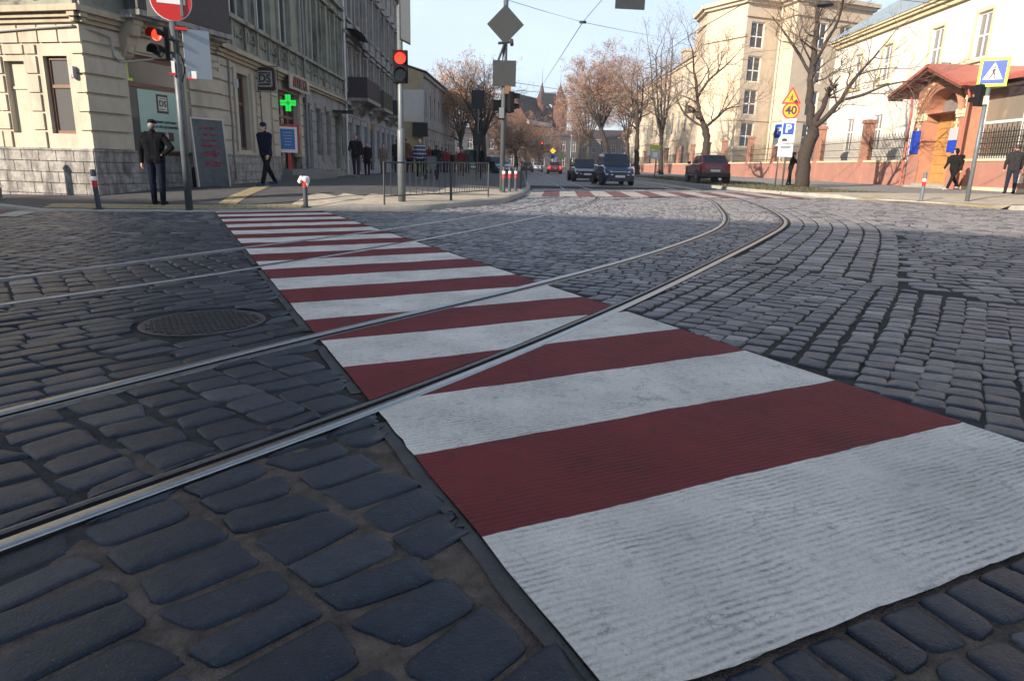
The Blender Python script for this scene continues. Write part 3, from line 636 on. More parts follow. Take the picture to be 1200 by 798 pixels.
# ================================================================== BUILDINGS
class Facade:
    """local frame of a wall: u along it, n outwards, z up"""
    def __init__(s, p0, p1, outward):
        s.o = Vector((p0[0], p0[1], 0)); d = Vector((p1[0]-p0[0], p1[1]-p0[1], 0)); s.L = d.length; s.u = d.normalized()
        n = Vector((s.u.y, -s.u.x, 0)); s.n = n if n.dot(Vector((*outward, 0))) > 0 else -n
    def p(s, u, z, n=0): return s.o+s.u*u+s.n*n+Vector((0, 0, z))
    def box(s, mb, u0, u1, n0, n1, z0, z1, mi=0):
        mb.add([s.p(u, z, n) for z in (z0, z1) for (u, n) in ((u0, n0), (u1, n0), (u1, n1), (u0, n1))], MB.BF, mi)
    def quad(s, mb, u0, u1, z0, z1, n=0, mi=0): mb.add([s.p(u0, z0, n), s.p(u1, z0, n), s.p(u1, z1, n), s.p(u0, z1, n)], [(0, 1, 2, 3)], mi)
    def wall(s, mb, u0, u1, z0, z1, ops, depth=.22, n=0, mi=0):
        us = sorted({u0, u1, *[min(max(o[k], u0), u1) for o in ops for k in (0, 1)]}); zs = sorted({z0, z1, *[min(max(o[k], z0), z1) for o in ops for k in (2, 3)]})
        for a, b in zip(us[:-1], us[1:]):
            for c, d in zip(zs[:-1], zs[1:]):
                m, k = (a+b)/2, (c+d)/2
                if not any(o[0] < m < o[1] and o[2] < k < o[3] for o in ops): s.quad(mb, a, b, c, d, n, mi)
        for o in ops:
            a, b, c, d = max(o[0], u0), min(o[1], u1), max(o[2], z0), min(o[3], z1)
            if a >= b or c >= d: continue
            for (q0, q1) in (((a, c), (a, d)), ((b, d), (b, c)), ((a, d), (b, d)), ((b, c), (a, c))):
                mb.add([s.p(q0[0], q0[1], n), s.p(q1[0], q1[1], n), s.p(q1[0], q1[1], n-depth), s.p(q0[0], q0[1], n-depth)], [(0, 1, 2, 3)], mi)
    def rows(s, mb, u0, u1, z0, z1, ops, h, n0, n1, gap=.045, vj=None, mi=0):
        z = z0; r = 0
        while z < z1-.05:
            t = min(z+h, z1); segs = [(u0, u1)]
            for o in ops:
                if o[2] < t-gap and o[3] > z+.02:
                    segs = [q for a, b in segs for q in ((a, min(b, o[0])), (max(a, o[1]), b)) if q[1]-q[0] > .03]
            for a, b in segs:
                if vj:
                    cuts = [a]+sorted(c for c in (k*vj+(r % 2)*vj/2+.13*noise.noise(Vector((k*3., r*5., 1))) for k in range(-2, 40)) if a+.15 < c < b-.15)+[b]
                else: cuts = [a, b]
                for c, d in zip(cuts[:-1], cuts[1:]): s.box(mb, c+(gap/2 if c > a and vj else 0), d-(gap/2 if d < b and vj else 0), n0, n1, z+gap/2, t-gap/2, mi)
            z += h; r += 1
def window(f, root, u0, u1, z0, z1, mf, mp, n=-.12, cols=2, trans=.68, bar=.07, name='window', curtain=None, label=None):
    mb = MB(); B = f.box
    for a, b, c, d in ((u0, u0+bar, z0, z1), (u1-bar, u1, z0, z1), (u0+bar, u1-bar, z0, z0+bar), (u0+bar, u1-bar, z1-bar, z1)): B(mb, a, b, n-.06, n, c, d)
    for k in range(1, cols): m = u0+(u1-u0)*k/cols; B(mb, m-bar*.45, m+bar*.45, n-.055, n-.004, z0+bar, z1-bar)
    if trans: zt = z0+(z1-z0)*trans; B(mb, u0+bar, u1-bar, n-.058, n-.002, zt-bar*.5, zt+bar*.5)
    wi = mb.build(name, mf, root)
    if label: wi['label'] = label
    mb = MB(); f.quad(mb, u0+.01, u1-.01, z0+.01, z1-.01, n-.035); mb.build('pane', mp, wi)
    return wi
def sill(f, mb, u0, u1, z, mi=0, d=.14, h=.09, o=.1): f.box(mb, u0-o, u1+o, -.02, d, z-h, z, mi)
def glass(name, col=(.02, .024, .028), rough=.06): return mat(name, col, rough, 0, spec=.8)
GL = glass('window_glass'); GLB = glass('window_glass_pale', (.10, .10, .10), .12); GLW = glass('curtained_glass', (.20, .19, .18), .15)
CREAM = mat('cream_plaster', (.44, .39, .305), .85, var=.12, vscale=2, bump=.25, bscale=50, stain=(.26, .23, .18), sscale=1.3, samt=.75)
CORN = mat('cornice_plaster', (.38, .32, .23), .85, var=.15, vscale=3, stain=(.2, .18, .14), sscale=1.6, samt=.7)
GREENP = mat('old_green_plaster', (.24, .245, .20), .88, var=.25, vscale=2.2, bump=.5, bscale=40, stain=(.05, .052, .046), sscale=1.3, samt=.85)
GREYP = mat('grey_rendering', (.26, .25, .235), .88, var=.22, vscale=2, bump=.4, bscale=40, stain=(.07, .068, .064), sscale=1.0, samt=.7)
STONEP = mat('weathered_plinth_stone', (.27, .255, .235), .92, var=.45, vscale=5, bump=1.0, bscale=16, stain=(.085, .08, .078), sscale=3.2, samt=.95)
BROWNW = mat('brown_window_wood', (.14, .055, .028), .5, var=.15, vscale=8)
WHITEF = mat('white_window_frame', (.66, .66, .64), .5)
GREYF = mat('old_grey_frame', (.45, .46, .44), .6)
DARKM = mat('dark_metal', (.025, .026, .028), .5, .5)
ROOFM = mat('grey_roof_metal', (.22, .24, .26), .45, .4, var=.2, vscale=2)
DOORD = mat('dark_door', (.035, .034, .036), .5)
POSTER = mat('pale_green_poster', (.36, .50, .42), .6, var=.06, vscale=2)
LETD = mat('dark_lettering', (.03, .032, .035), .6)
MAROON = mat('maroon_lettering', (.09, .018, .024), .5)
PLATEW = mat('white_plate', (.75, .75, .73), .5)

# ---- corner building (left)
PA, PB = (-9.76, 16.25), (-8.58, 20.64); PD = (-12.56, 16.92); PC = (-9.18, 37.64)
dd = Vector((PD[0]-PA[0], PD[1]-PA[1])).normalized(); PDf = (PA[0]+dd.x*16, PA[1]+dd.y*16)
FL, FC, FS = Facade(PA, PDf, (-.3, -1)), Facade(PA, PB, (1, -.3)), Facade(PB, PC, (1, 0))
root = thing('corner_building', 'cream and mossy green corner building with chamfered shop corner and rusticated ground floor', 'building', (PB[0], PB[1], 0))
z1 = 3.78
opL = [(.42, 1.08, 1.42, 3.1), (3.4, 4.06, 1.42, 3.1), (6, 6.7, 1.42, 3.1)]; nicheL = [(1.62, 2.2, 1.42, 3.0), (4.6, 5.2, 1.42, 3.0)]
opC = [(1.24, 3.14, .98, 3.36)]
opS = [(1.35, 2.45, 1.22, 3.5), (5.62, 8.25, .5, 3.45), (9.2, 10.1, .6, 3.22), (11.1, 11.9, 1.2, 3.15), (12.9, 13.6, 1.2, 3.15), (14.8, 15.8, .6, 3.15), (16.2, 16.75, 1.2, 3.15)]
mb = MB()
FL.wall(mb, 0, 16, 1.07, z1, opL+nicheL, .14); FC.wall(mb, 0, FC.L, 1.07, z1, opC, .22); FS.wall(mb, 0, 8.75, 1.07, z1, opS[:2], .3)
nb = [(a-.16, b+.16, c-.0, d+.12) for a, b, c, d in opL]+[(a-.04, b+.04, c, d) for a, b, c, d in nicheL]
FL.rows(mb, -.05, 16, 1.07, 3.36, nb, .41, -.01, .045, gap=.05, vj=.62); FL.rows(mb, -.05, 16, 3.36, z1-.02, [], .4, -.01, .05, vj=.55)
FC.rows(mb, -.05, FC.L+.05, 1.07, 3.36, [(1.12, 3.26, .9, 3.5)], .41, -.01, .08, gap=.07); FC.rows(mb, -.05, FC.L+.05, 3.40, z1-.02, [], .4, -.01, .05)
FS.rows(mb, -.05, .95, 1.07, z1-.02, [], .41, -.01, .055); FS.rows(mb, 3.1, 3.6, 1.07, z1-.02, [], .41, -.01, .055); FS.rows(mb, 4.7, 5.4, 1.07, z1-.02, [], .41, -.01, .055); FS.rows(mb, 8.3, 8.75, 1.07, z1-.02, [], .41, -.01, .055)
for u in (1.02, 2.55): FS.box(mb, u, u+.22, -.01, .09, 1.2, 3.6)
mb.build('ground_floor_wall', CREAM, root)
mb = MB(); FS.wall(mb, 8.75, FS.L, .0, 3.86, opS[2:], .3)
FS.rows(mb, 8.8, FS.L-.05, .5, 3.1, [(a-.1, b+.1, c-.05, d+.15) for a, b, c, d in opS[2:]], .42, -.01, .05)
for a, b, c, d in opS[2:]: FS.box(mb, a-.12, b+.12, -.02, .08, d+.05, d+.25)
w_ = mb.build('ground_floor_wall', GREYP, root); w_['label'] = 'grey rendered ground floor wall past the pharmacy'
mb = MB()
for f, a, b, ops in ((FL, -.09, 16, []), (FC, -.09, FC.L+.09, [(1.24, 3.14, .98, 1.1)]), (FS, -.09, 8.75, [(5.62, 8.25, 0, 2)])):
    f.wall(mb, a+.09, b-.09, -.5, 1.07, ops, .2, n=.03); f.rows(mb, a, b, -.2, 1.05, ops, .25, .0, .07, gap=.02, vj=.5)
    for o_a, o_b in ([(a, b)] if not ops else [(a, ops[0][0]), (ops[0][1], b)]): f.box(mb, o_a, o_b, 0, .10, 1.045, 1.09)
mb.build('stone_plinth', STONEP, root)
mb = MB()
for f, a, b in ((FL, -.2, 16), (FC, -.2, FC.L+.2), (FS, -.2, 8.9)):
    f.box(mb, a, b, -.02, .10, z1, 3.87); f.box(mb, a-.06, b, -.02, .18, 3.872, 3.97); f.box(mb, a-.1, b, -.02, .30, 3.972, 4.10)
mb.build('cornice', CORN, root); mb = MB(); FS.box(mb, 8.95, FS.L, -.02, .12, 3.86, 3.96); FS.box(mb, 8.95, FS.L, -.02, .22, 3.955, 4.06)
mb.build('cornice', CORN, root)
# upper storeys
upW = [(1.0, 2.2), (3.4, 4.9), (6.0, 7.4), (8.85, 9.7), (10.6, 11.45), (12.4, 13.2), (14.2, 15.0), (15.9, 16.65)]
opU = [(a, b, 5.12, 7.7) for a, b in upW]+[(a, b, 8.9, 11.0) for a, b in upW]; opUL = [(.9, 1.9, 5.1, 7.6), (3.4, 4.4, 5.1, 7.6), (6, 7, 5.1, 7.6)]
mb = MB(); FS.wall(mb, 0, FS.L, 4.1, 12, opU, .25); FC.wall(mb, 0, FC.L, 4.1, 12, [(1.5, 2.9, 4.6, 7.6)], .25); FL.wall(mb, 0, 16, 4.1, 12, opUL, .25)
mb.build('upper_wall', GREENP, root)
mb = MB()
for f, L_ in ((FS, FS.L), (FC, FC.L), (FL, 16)):
    f.box(mb, 0, L_, -.02, .16, 4.96, 5.08); f.box(mb, 0, L_, -.02, .10, 4.12, 4.22); f.box(mb, 0, L_, -.02, .2, 8.3, 8.5); f.box(mb, -.2, L_, -.02, .5, 11.8, 12.05)
for f, pts_ in ((FS, [k*1.16 for k in range(15)]), (FL, [k*1.05 for k in range(14)])):
    for k in pts_:
        f.box(mb, k, k+.13, -.02, .07, 4.22, 4.96)                                   # panels with swags under the windows
        c = k+.64
        for j in range(7):
            a = (j-3)/3; mb.lathe([(0, -.05), (.055, -.02), (.06, .02), (0, .05)], f.p(c+a*.30, 4.66-.10*(1-a*a), .03), seg=6)
        for a in (-.3, .3): f.box(mb, c+a-.03, c+a+.03, 0, .05, 4.5, 4.82)
for a, b in upW:
    for zt in (7.7, 11.0):
        FS.box(mb, a-.16, a-.02, -.02, .09, zt-2.6 if zt < 8 else zt-2.1, zt+.05); FS.box(mb, b+.02, b+.16, -.02, .09, zt-2.6 if zt < 8 else zt-2.1, zt+.05)
        FS.box(mb, a-.25, b+.25, -.02, .20, zt+.12, zt+.24)
mb.build('plaster_ornament', GREENP, root)
mb = MB(); roofz = 12.05
pb = [Vector((*PDf, 0)), Vector((*PA, 0)), Vector((*PB, 0)), Vector((*PC, 0)), Vector((PC[0]-12, PC[1], 0)), Vector((PDf[0], PC[1]-6, 0))]
mb.add([v+Vector((0, 0, roofz)) for v in pb]+[Vector((-16, 27, roofz+2.0))], [(i, (i+1) % 6, 6) for i in range(6)]); mb.build('roof', ROOFM, root)
mb = MB()
for a, b in ((3, 4), (4, 5), (5, 0)): p, q = pb[a], pb[b]; mb.add([p+Vector((0, 0, -.3)), q+Vector((0, 0, -.3)), q+Vector((0, 0, roofz)), p+Vector((0, 0, roofz))], [(0, 1, 2, 3)])
mb.build('rear_wall', GREYP, root)
for i, o in enumerate(opL): window(FL, root, o[0], o[1], o[2], o[3], BROWNW, GLB, n=-.1, cols=1, trans=.62, bar=.07)
for o in nicheL: mb = MB(); FL.quad(mb, o[0], o[1], o[2], o[3], -.13); FL.box(mb, o[0], o[1], -.135, -.10, 2.40, 2.46); mb.build('blind_niche', CREAM, root)
sw = window(FC, root, *opC[0], BROWNW, GLB, n=-.1, cols=1, trans=.71, bar=.10, name='shop_window')
# posters behind the shop window's glass are stuck on its outside
def plate(f, u0, u1, z0, z1, n, m, par, name, th=.012): mb = MB(); f.box(mb, u0, u1, n, n+th, z0, z1); return mb.build(name, m, par)
pst = plate(FC, 1.62, 3.02, 1.12, 2.58, -.13, POSTER, root, 'window_poster')
def ftext(f, s, size, u, z, n, m, par, name='lettering', bold=0., ext=.003): return text_mesh(s, size, frameT(f.p(u, z, n), f.n), name, m, par, ext, bold)
def logo(f, u, z, n, h, par):          # dark framed square with old-style letters
    w_ = h*.42; mb = MB(); f.box(mb, u-w_, u+w_, n, n+.01, z-h/2, z+h/2); a = mb.build('logo_frame', mat('logo_frame_brown', (.04, .014, .016), .5), par)
    mb = MB(); f.box(mb, u-w_*.76, u+w_*.76, n+.011, n+.016, z-h*.38, z+h*.38); mb.build('logo_field', mat('logo_field_pale', (.55, .53, .48), .6), a)
    ftext(f, 'DS', h*.46, u, z, n+.018, LETD, a, 'lettering', bold=.006)
    mb = MB(); f.box(mb, u-w_*.7, u+w_*.3, n+.017, n+.02, z-h*.31, z-h*.27); mb.build('logo_flourish', LETD, a); mb = MB(); f.box(mb, u-w_*.5, u+w_*.6, n+.017, n+.02, z+h*.27, z+h*.31); mb.build('logo_flourish', LETD, a)
logo(FC, 2.42, 2.28, -.117, .46, root)
ftext(FC, 'Включаємо рекламу та', .098, 2.42, 1.83, -.114, LETD, pst, bold=.003); ftext(FC, 'вигідне обслуговування', .098, 2.42, 1.71, -.114, LETD, pst, bold=.003)
plate(FC, 1.7, 2.72, 1.36, 1.58, -.117, MAROON, root, 'maroon_banner', .008); ftext(FC, 'СТАРИЙ', .16, 2.2, 1.47, -.105, PLATEW, pst, bold=.004)
plate(FC, 1.34, 1.40, 2.74, 3.18, -.13, mat('neon_yellow_sticker', (.5, .75, .05), .5), root, 'yellow_sticker'); plate(FC, 1.40, 1.52, 2.74, 2.8, -.13, mat('neon_yellow_sticker', (.5, .75, .05), .5), root, 'yellow_sticker')
for a, b, c, d in [opS[0]]: window(FS, root, a, b, c, d, BROWNW, GL, n=-.16, cols=1, trans=.62, bar=.09)
mb = MB(); a, b, c, d = opS[1]
for k in (a, a+.85, a+1.7, b-.09): FS.box(mb, k, k+.09, -.3, -.2, c, d)
FS.box(mb, a, b, -.3, -.2, d-.12, d); FS.box(mb, a, b, -.3, -.2, 2.5, 2.6); FS.box(mb, a+.09, a+.85, -.29, -.22, c, 1.1); FS.box(mb, a+1.79, b-.09, -.29, -.22, c, 1.1)
sf = mb.build('shop_front', BROWNW, root); mb = MB(); FS.quad(mb, a, b, c, d, -.27); mb.build('pane', GL, sf)
for i, (a, b, c, d) in enumerate(opS[2:]):
    if c < 1:
        mb = MB(); FS.box(mb, a, b, -.25, -.16, c-.3, 2.6); FS.box(mb, a+.12, (a+b)/2-.06, -.17, -.14, c+.2, 2.4); FS.box(mb, (a+b)/2+.06, b-.12, -.17, -.14, c+.2, 2.4)
        dr = mb.build('door', DOORD, root); mb = MB(); FS.quad(mb, a, b, 2.6, d, -.2); mb.build('fanlight', GL, dr)
        mb = MB(); FS.box(mb, (a+b)/2+.02, (a+b)/2+.05, -.14, -.09, 1.5, 1.75); mb.build('handle', DARKM, dr)
    else: window(FS, root, a, b, c, d, DOORD, GL, n=-.14, cols=2, trans=.7)
mb = MB(); FS.box(mb, 14.4, 16.1, .02, 1.0, 3.3, 3.36); FS.box(mb, 14.4, 16.1, .94, 1.0, 3.2, 3.3); mb.tube([FS.p(14.45, 3.9, .02), FS.p(14.45, 3.34, .95)], .015); mb.tube([FS.p(16.05, 3.9, .02), FS.p(16.05, 3.34, .95)], .015); mb.build('door_canopy', DARKM, root)
for a, b in upW:
    window(FS, root, a, b, 5.12, 7.7, GREYF, GL, n=-.1, cols=2, trans=.68, bar=.10); window(FS, root, a, b, 8.9, 11.0, GREYF, GL, n=-.1, cols=2, trans=.68, bar=.08)
for a, b, c, d in opUL: window(FL, root, a, b, c, d, GREYF, GL, n=-.1, cols=2, trans=.68)
window(FC, root, 1.5, 2.9, 4.6, 7.6, DARKM, GL, n=-.1, cols=2, trans=.7)
mb = MB(); FC.box(mb, 1.0, FC.L-.25, .0, .75, 4.12, 4.24); FC.box(mb, .9, FC.L-.2, .0, .6, 4.05, 4.118); mb.build('balcony_slab', STONEP, root)
mb = MB(); FC.box(mb, 1.0, FC.L-.28, .66, .72, 4.26, 5.2); mb.build('balcony_boarding', mat('dark_board', (.045, .04, .042), .7, var=.2, vscale=6), root)
mb = MB()
for u in (1.05,):                      # carved console under the balcony
    pr = [(0, 0), (.5, 0), (.52, -.10), (.40, -.22), (.30, -.40), (.26, -.55), (.14, -.78), (.04, -.86), (0, -.86)]
    mb.add([FC.p(u+du, 4.05+z, n) for du in (0, .3) for n, z in pr], [tuple(range(9)), tuple(reversed(range(9, 18)))]+[(i, i+9, (i+1) % 9+9, (i+1) % 9) for i in range(9)])
    mb.lathe([(0, -.2), (.12, -.17), (.15, 0), (.12, .17), (0, .2)], FC.p(u+.15, 3.86, .36), seg=10); mb.lathe([(0, -.1), (.09, -.07), (.1, 0), (.09, .07), (0, .1)], FC.p(u+.15, 3.40, .17), seg=10)
mb.build('carved_console', CORN, root)
mb = MB(); FS.box(mb, 5.3, 11.6, .0, .75, .0, .42); FS.box(mb, 5.6, 10.4, .0, .42, .42, .62); mb.build('entrance_step', mat('grey_step_stone', (.16, .16, .16), .8, var=.2, vscale=5), root)
mb = MB(); FS.box(mb, 6.0, 8.75, .31, .36, 3.52, 4.02); mb.build('fascia_board', CREAM, root)
ftext(FS, 'АПТЕКА', .50, 7.35, 3.77, .375, MAROON, root, 'fascia_lettering', bold=.012, ext=.02)
mb = MB(); FS.box(mb, 2.95, 2.99, .02, .04, 2.85, 3.05); 
mb = MB(); mb.tube([FS.p(.62, z, .09+.012*math.sin(z*4)) for z in np.arange(.35, 3.9, .2)], .03, 6); mb.build('downpipe', mat('pipe_grey', (.2, .2, .2), .5, .3), root); mb = MB(); mb.tube([FS.p(9.0, z, .14) for z in (.5, 4, 8, 12)], .05, 8); mb.build('downpipe', mat('pipe_grey', (.2, .2, .2), .5, .3), root)
mb = MB(); pth = [FL.p(6, 3.45, .1), FL.p(3, 3.58, .1), FL.p(1.2, 3.66, .1), FL.p(.05, 3.70, .12), FC.p(.35, 3.66, .12), FC.p(.75, 3.6, .1), FC.p(.8, 3.2, .1), FC.p(.95, 3.1, .1), FC.p(2.6, 3.42, .09), FC.p(FC.L, 3.62, .09)]
mb.tube(pth, .022, 6); mb.build('cable_conduit', mat('conduit_grey', (.34, .34, .33), .5), root)
mb = MB(); FL.box(mb, .14, .24, .05, .16, 2.62, 2.86); mb.lathe([(0, 0), (.03, .01), (.03, .08), (0, .09)], FL.p(.19, 2.6, .14), seg=8); mb.build('wall_lamp_box', mat('grey_box', (.28, .28, .28), .5), root)
plate(FC, 4.2, 4.6, 4.42, 4.8, .02, PLATEW, root, 'house_plate', .02); plate(FS, 1.0, 1.35, 3.05, 3.3, .07, mat('pale_blue_plate', (.45, .5, .55), .5), root, 'street_plate', .02)

# ---- second building on the left, with boarded balcony
PE = (-9.98, 60.2); FB = Facade(PC, PE, (1, 0))
root = thing('old_tenement', 'grey old tenement with ornate facade and dark boarded balcony beyond the corner building', 'building', (PC[0], PC[1], 0))
W2 = [(1.0+2.35*k, 2.1+2.35*k) for k in range(9)]
op2 = [(a, b, 4.5, 6.9) for a, b in W2]+[(a, b, 8.3, 10.6) for a, b in W2]+[(a, b, 11.6, 12.8) for a, b in W2]; opG = [(a-.1, b+.1, .4 if i % 2 else 1.1, 3.0) for i, (a, b) in enumerate(W2)]
mb = MB(); FB.wall(mb, 0, FB.L, 3.9, 13.6, op2, .25); mb.build('upper_wall', GREYP, root)
mb = MB(); FB.wall(mb, 0, FB.L, -.3, 3.9, opG, .3); FB.rows(mb, .0, FB.L, .9, 3.6, [(a-.1, b+.1, c-.6, d+.1) for a, b, c, d in opG], .4, -.01, .05); mb.build('ground_floor_wall', mat('blue_grey_plaster', (.26, .27, .29), .85, var=.2, vscale=2, stain=(.12, .12, .12), sscale=1, samt=.6), root)
mb = MB(); FB.box(mb, 0, FB.L, -.02, .25, 3.85, 4.05); FB.box(mb, 0, FB.L, -.02, .2, 7.35, 7.5); FB.box(mb, -.1, FB.L+.1, -.02, .55, 13.3, 13.75)
for a, b in W2:
    for zt in (6.9, 10.6): FB.box(mb, a-.2, b+.2, -.02, .22, zt+.15, zt+.3); FB.box(mb, a-.15, a-.02, -.02, .1, zt-2.4, zt+.1); FB.box(mb, b+.02, b+.15, -.02, .1, zt-2.4, zt+.1); mb.lathe([(0, -.1), (.3, 0), (0, .1)], FB.p((a+b)/2, zt+.45, .06), seg=8)
    FB.box(mb, a-.1, b+.1, -.02, .18, 8.1, 8.25); FB.box(mb, a+.1, b-.1, .0, .12, 7.6, 8.0)
mb.build('plaster_ornament', GREYP, root)
for o in op2: window(FB, root, *o, WHITEF, GL, n=-.1, cols=2, trans=.7, bar=.1)
for i, o in enumerate(opG): window(FB, root, *o, DOORD if i % 2 else GREYF, GL, n=-.15, cols=2, trans=.75)
mb = MB(); p = [Vector((*PC, 0)), Vector((*PE, 0)), Vector((PE[0]-11, PE[1], 0)), Vector((PC[0]-11, PC[1], 0))]; Z_ = Vector((0, 0, 13.7))
mb.add([v+Z_ for v in p]+[(p[0]+p[3])/2+Vector((0, 0, 15.2)), (p[1]+p[2])/2+Vector((0, 0, 15.2))], [(0, 1, 5, 4), (2, 3, 4, 5), (1, 2, 5), (3, 0, 4)]); mb.build('roof', ROOFM, root)
for i_, j_ in ((1, 2), (0, 3)): mb = MB(); mb.add([p[i_], p[j_], p[j_]+Z_, p[i_]+Z_], [(0, 1, 2, 3)]); mb.build('gable_wall', GREYP, root)
mb = MB(); mb.add([p[2], p[3], p[3]+Z_, p[2]+Z_], [(0, 1, 2, 3)]); mb.build('rear_wall', GREYP, root)
def balcony(u0, u1, z, d, m):
    mb = MB(); FB.box(mb, u0, u1, 0, d, z-.16, z); 
    for u in (u0+.3, u1-.6): mb.add([FB.p(u+du, z-.16+dz, n) for du in (0, .3) for n, dz in ((0, 0), (d*.85, 0), (d*.6, -.2), (0, -.7))], [(0, 1, 2, 3), (7, 6, 5, 4), (0, 4, 5, 1), (1, 5, 6, 2), (2, 6, 7, 3), (3, 7, 4, 0)])
    b_ = mb.build('balcony', STONEP, root)
    mb = MB(); FB.box(mb, u0+.02, u1-.02, d-.06, d-.02, z, z+1.05); FB.box(mb, u0+.02, u0+.06, 0, d-.06, z, z+1.05); FB.box(mb, u1-.06, u1-.02, 0, d-.06, z, z+1.05)
    for k in np.arange(u0+.15, u1-.1, .22): FB.box(mb, k, k+.03, d-.022, d-.005, z+.05, z+1.0)
    mb.build('balustrade', m, b_)
balcony(.9, 5.2, 4.25, 1.15, mat('dark_balcony_boards', (.035, .02, .028), .6, var=.3, vscale=4)); balcony(7.6, 11.5, 4.25, 1.0, mat('mossy_metal', (.06, .06, .035), .7, var=.3, vscale=5)); balcony(14.5, 17, 4.25, .9, DARKM)
mb = MB(); n = 9
for k in range(n):
    a0, a1 = k/n*math.pi/2, (k+1)/n*math.pi/2; r = lambda a: (1.1*math.sin(a), 7.15+.55*math.cos(a))
    (x0, y0), (x1, y1) = r(a0), r(a1); mb.add([FB.p(.9, y0, x0), FB.p(5.2, y0, x0), FB.p(5.2, y1, x1), FB.p(.9, y1, x1)], [(0, 1, 2, 3)])
mb.build('balcony_awning', mat('dark_awning', (.025, .02, .02), .7), root)
mb = MB(); mb.tube([FB.p(.12, z, .12) for z in (.3, 5, 13.4)], .07, 8); mb.build('downpipe', mat('pale_pipe', (.5, .5, .5), .45, .3), root)

# ---- cream gable house and the row behind it
def row_house(name, label, P0, P1, depth, z0, ze, nw, storeys, mw, mr, outward, gable=True, rise=1.6, wf=WHITEF, gm=None, wn=-.12, ww=.55, wh=2.1):
    f = Facade(P0, P1, outward); root = thing(name, label, 'building', (P0[0], P0[1], 0))
    sh = (ze-z0-.6)/storeys; ops = []; sp = f.L/nw
    for k in range(nw):
        for s_ in range(storeys): ops.append((sp*(k+.5)-ww, sp*(k+.5)+ww, z0+s_*sh+.9, z0+s_*sh+.9+min(wh, sh*.62)))
    mb = MB(); f.wall(mb, 0, f.L, z0-.4, ze, ops, .2); mb.build('facade_wall', mw, root)
    q = [f.p(0, 0), f.p(f.L, 0), f.p(f.L, 0, -depth), f.p(0, 0, -depth)]; E_ = Vector((0, 0, ze)); Rz = Vector((0, 0, ze+rise)); B_ = Vector((0, 0, z0-.4))
    r0, r1 = (q[0]+q[3])/2, (q[1]+q[2])/2
    mb = MB(); mb.add([q[0]+B_, q[3]+B_, q[3]+E_, r0+Rz, q[0]+E_], [(0, 1, 2, 3, 4)]); mb.build('gable_wall', gm or mw, root); mb = MB(); mb.add([q[1]+B_, q[2]+B_, q[2]+E_, r1+Rz, q[1]+E_], [(4, 3, 2, 1, 0)]); mb.build('gable_wall', gm or mw, root)
    mb = MB(); mb.add([q[3]+B_, q[2]+B_, q[2]+E_, q[3]+E_], [(0, 1, 2, 3)]); mb.build('rear_wall', mw, root)
    mb = MB(); o = f.n*.35; dn = Vector((0, 0, .02)); th = Vector((0, 0, .12)); e0, e1 = f.u*-.15, f.u*.15
    for a, b, c, d in ((q[0]+E_+o+e0, q[1]+E_+o+e1, r1+Rz+e1, r0+Rz+e0), (q[2]+E_-o+e1, q[3]+E_-o+e0, r0+Rz+e0, r1+Rz+e1)): mb.add([a+dn, b+dn, c+dn, d+dn, a+th, b+th, c+th, d+th], MB.BF)
    mb.build('roof', mr, root); mb = MB(); f.box(mb, 0, f.L, -.02, .2, ze-.35, ze-.05); mb.build('cornice', mw, root); mb = MB(); f.box(mb, 0, f.L, -.02, .12, z0+sh*1.0-.1, z0+sh+.1); mb.build('string_course', mw, root)
    for o in ops: window(f, root, *o, wf, GL, n=wn, cols=2, trans=.68, bar=.09)
    return root, f
BEIGEG = mat('beige_gable', (.42, .33, .20), .85, var=.15, vscale=1.5, stain=(.5, .47, .42), sscale=.25, samt=.5)
g, f_ = row_house('gable_house', 'grey house with bare beige gable wall behind the red traffic light', (-8.75, 66), (-8.1, 92), 9, .2, 8.9, 9, 2, GREYP, mat('dull_roof', (.12, .10, .09), .8, var=.2, vscale=1), (1, 0), rise=1.4, gm=BEIGEG)
mb = MB(); mb.box(-11.5, -8.7, 65.93, 65.99, 4.6, 7.4); mb.build('white_panel', mat('white_render', (.62, .60, .56), .85, var=.08, vscale=1), g)
mb = MB(); mb.box(-9.6, -8.2, 64.9, 66, 3.3, 3.5); mb.box(-9.6, -9.55, 64.9, 65.9, 3.5, 4.5); mb.box(-9.55, -8.2, 64.9, 64.95, 3.5, 4.5); mb.build('balcony', DARKM, g)

# ---- long beige building and tall corner block (right)
BEIGE = mat('sand_plaster', (.46, .38, .285), .85, var=.10, vscale=1.2, bump=.2, bscale=20, stain=(.46, .34, .21), sscale=.4, samt=.5)
BEIGE2 = mat('sand_plaster_pale', (.52, .44, .325), .85, var=.10, vscale=1.2, stain=(.48, .37, .24), sscale=.4, samt=.5)
g, f_ = row_house('long_beige_building', 'long three storey beige building behind the street trees on the right', (24.4, 103), (24.6, 158), 12, .4, 16.2, 13, 3, BEIGE2, mat('dark_tin_roof', (.09, .08, .075), .6, var=.2, vscale=1), (-1, 0), rise=3.0, wf=GREYF, ww=.95, wh=3.2)
for y, h in ((107, 20.5), (115, 19)): mb = MB(); mb.box(25.8, 27.4, y, y+2.0, 15.5, h); mb.box(25.6, 27.6, y-.2, y+2.2, h, h+.3); mb.build('chimney', BEIGE, g)
Q = [(24.4, 101.5), (24.1, 96), (27.4, 90), (32.2, 91.8), (32.9, 88.6), (44, 93.2), (44, 106), (30, 110)]
root = thing('tall_beige_block', 'tall sand coloured corner block with angled facades and stepped cornice', 'building', (27.4, 90, .4))
CEN = Vector((34, 99)); ztop = 21.4
wallmb, cornmb, win = MB(), {}, []
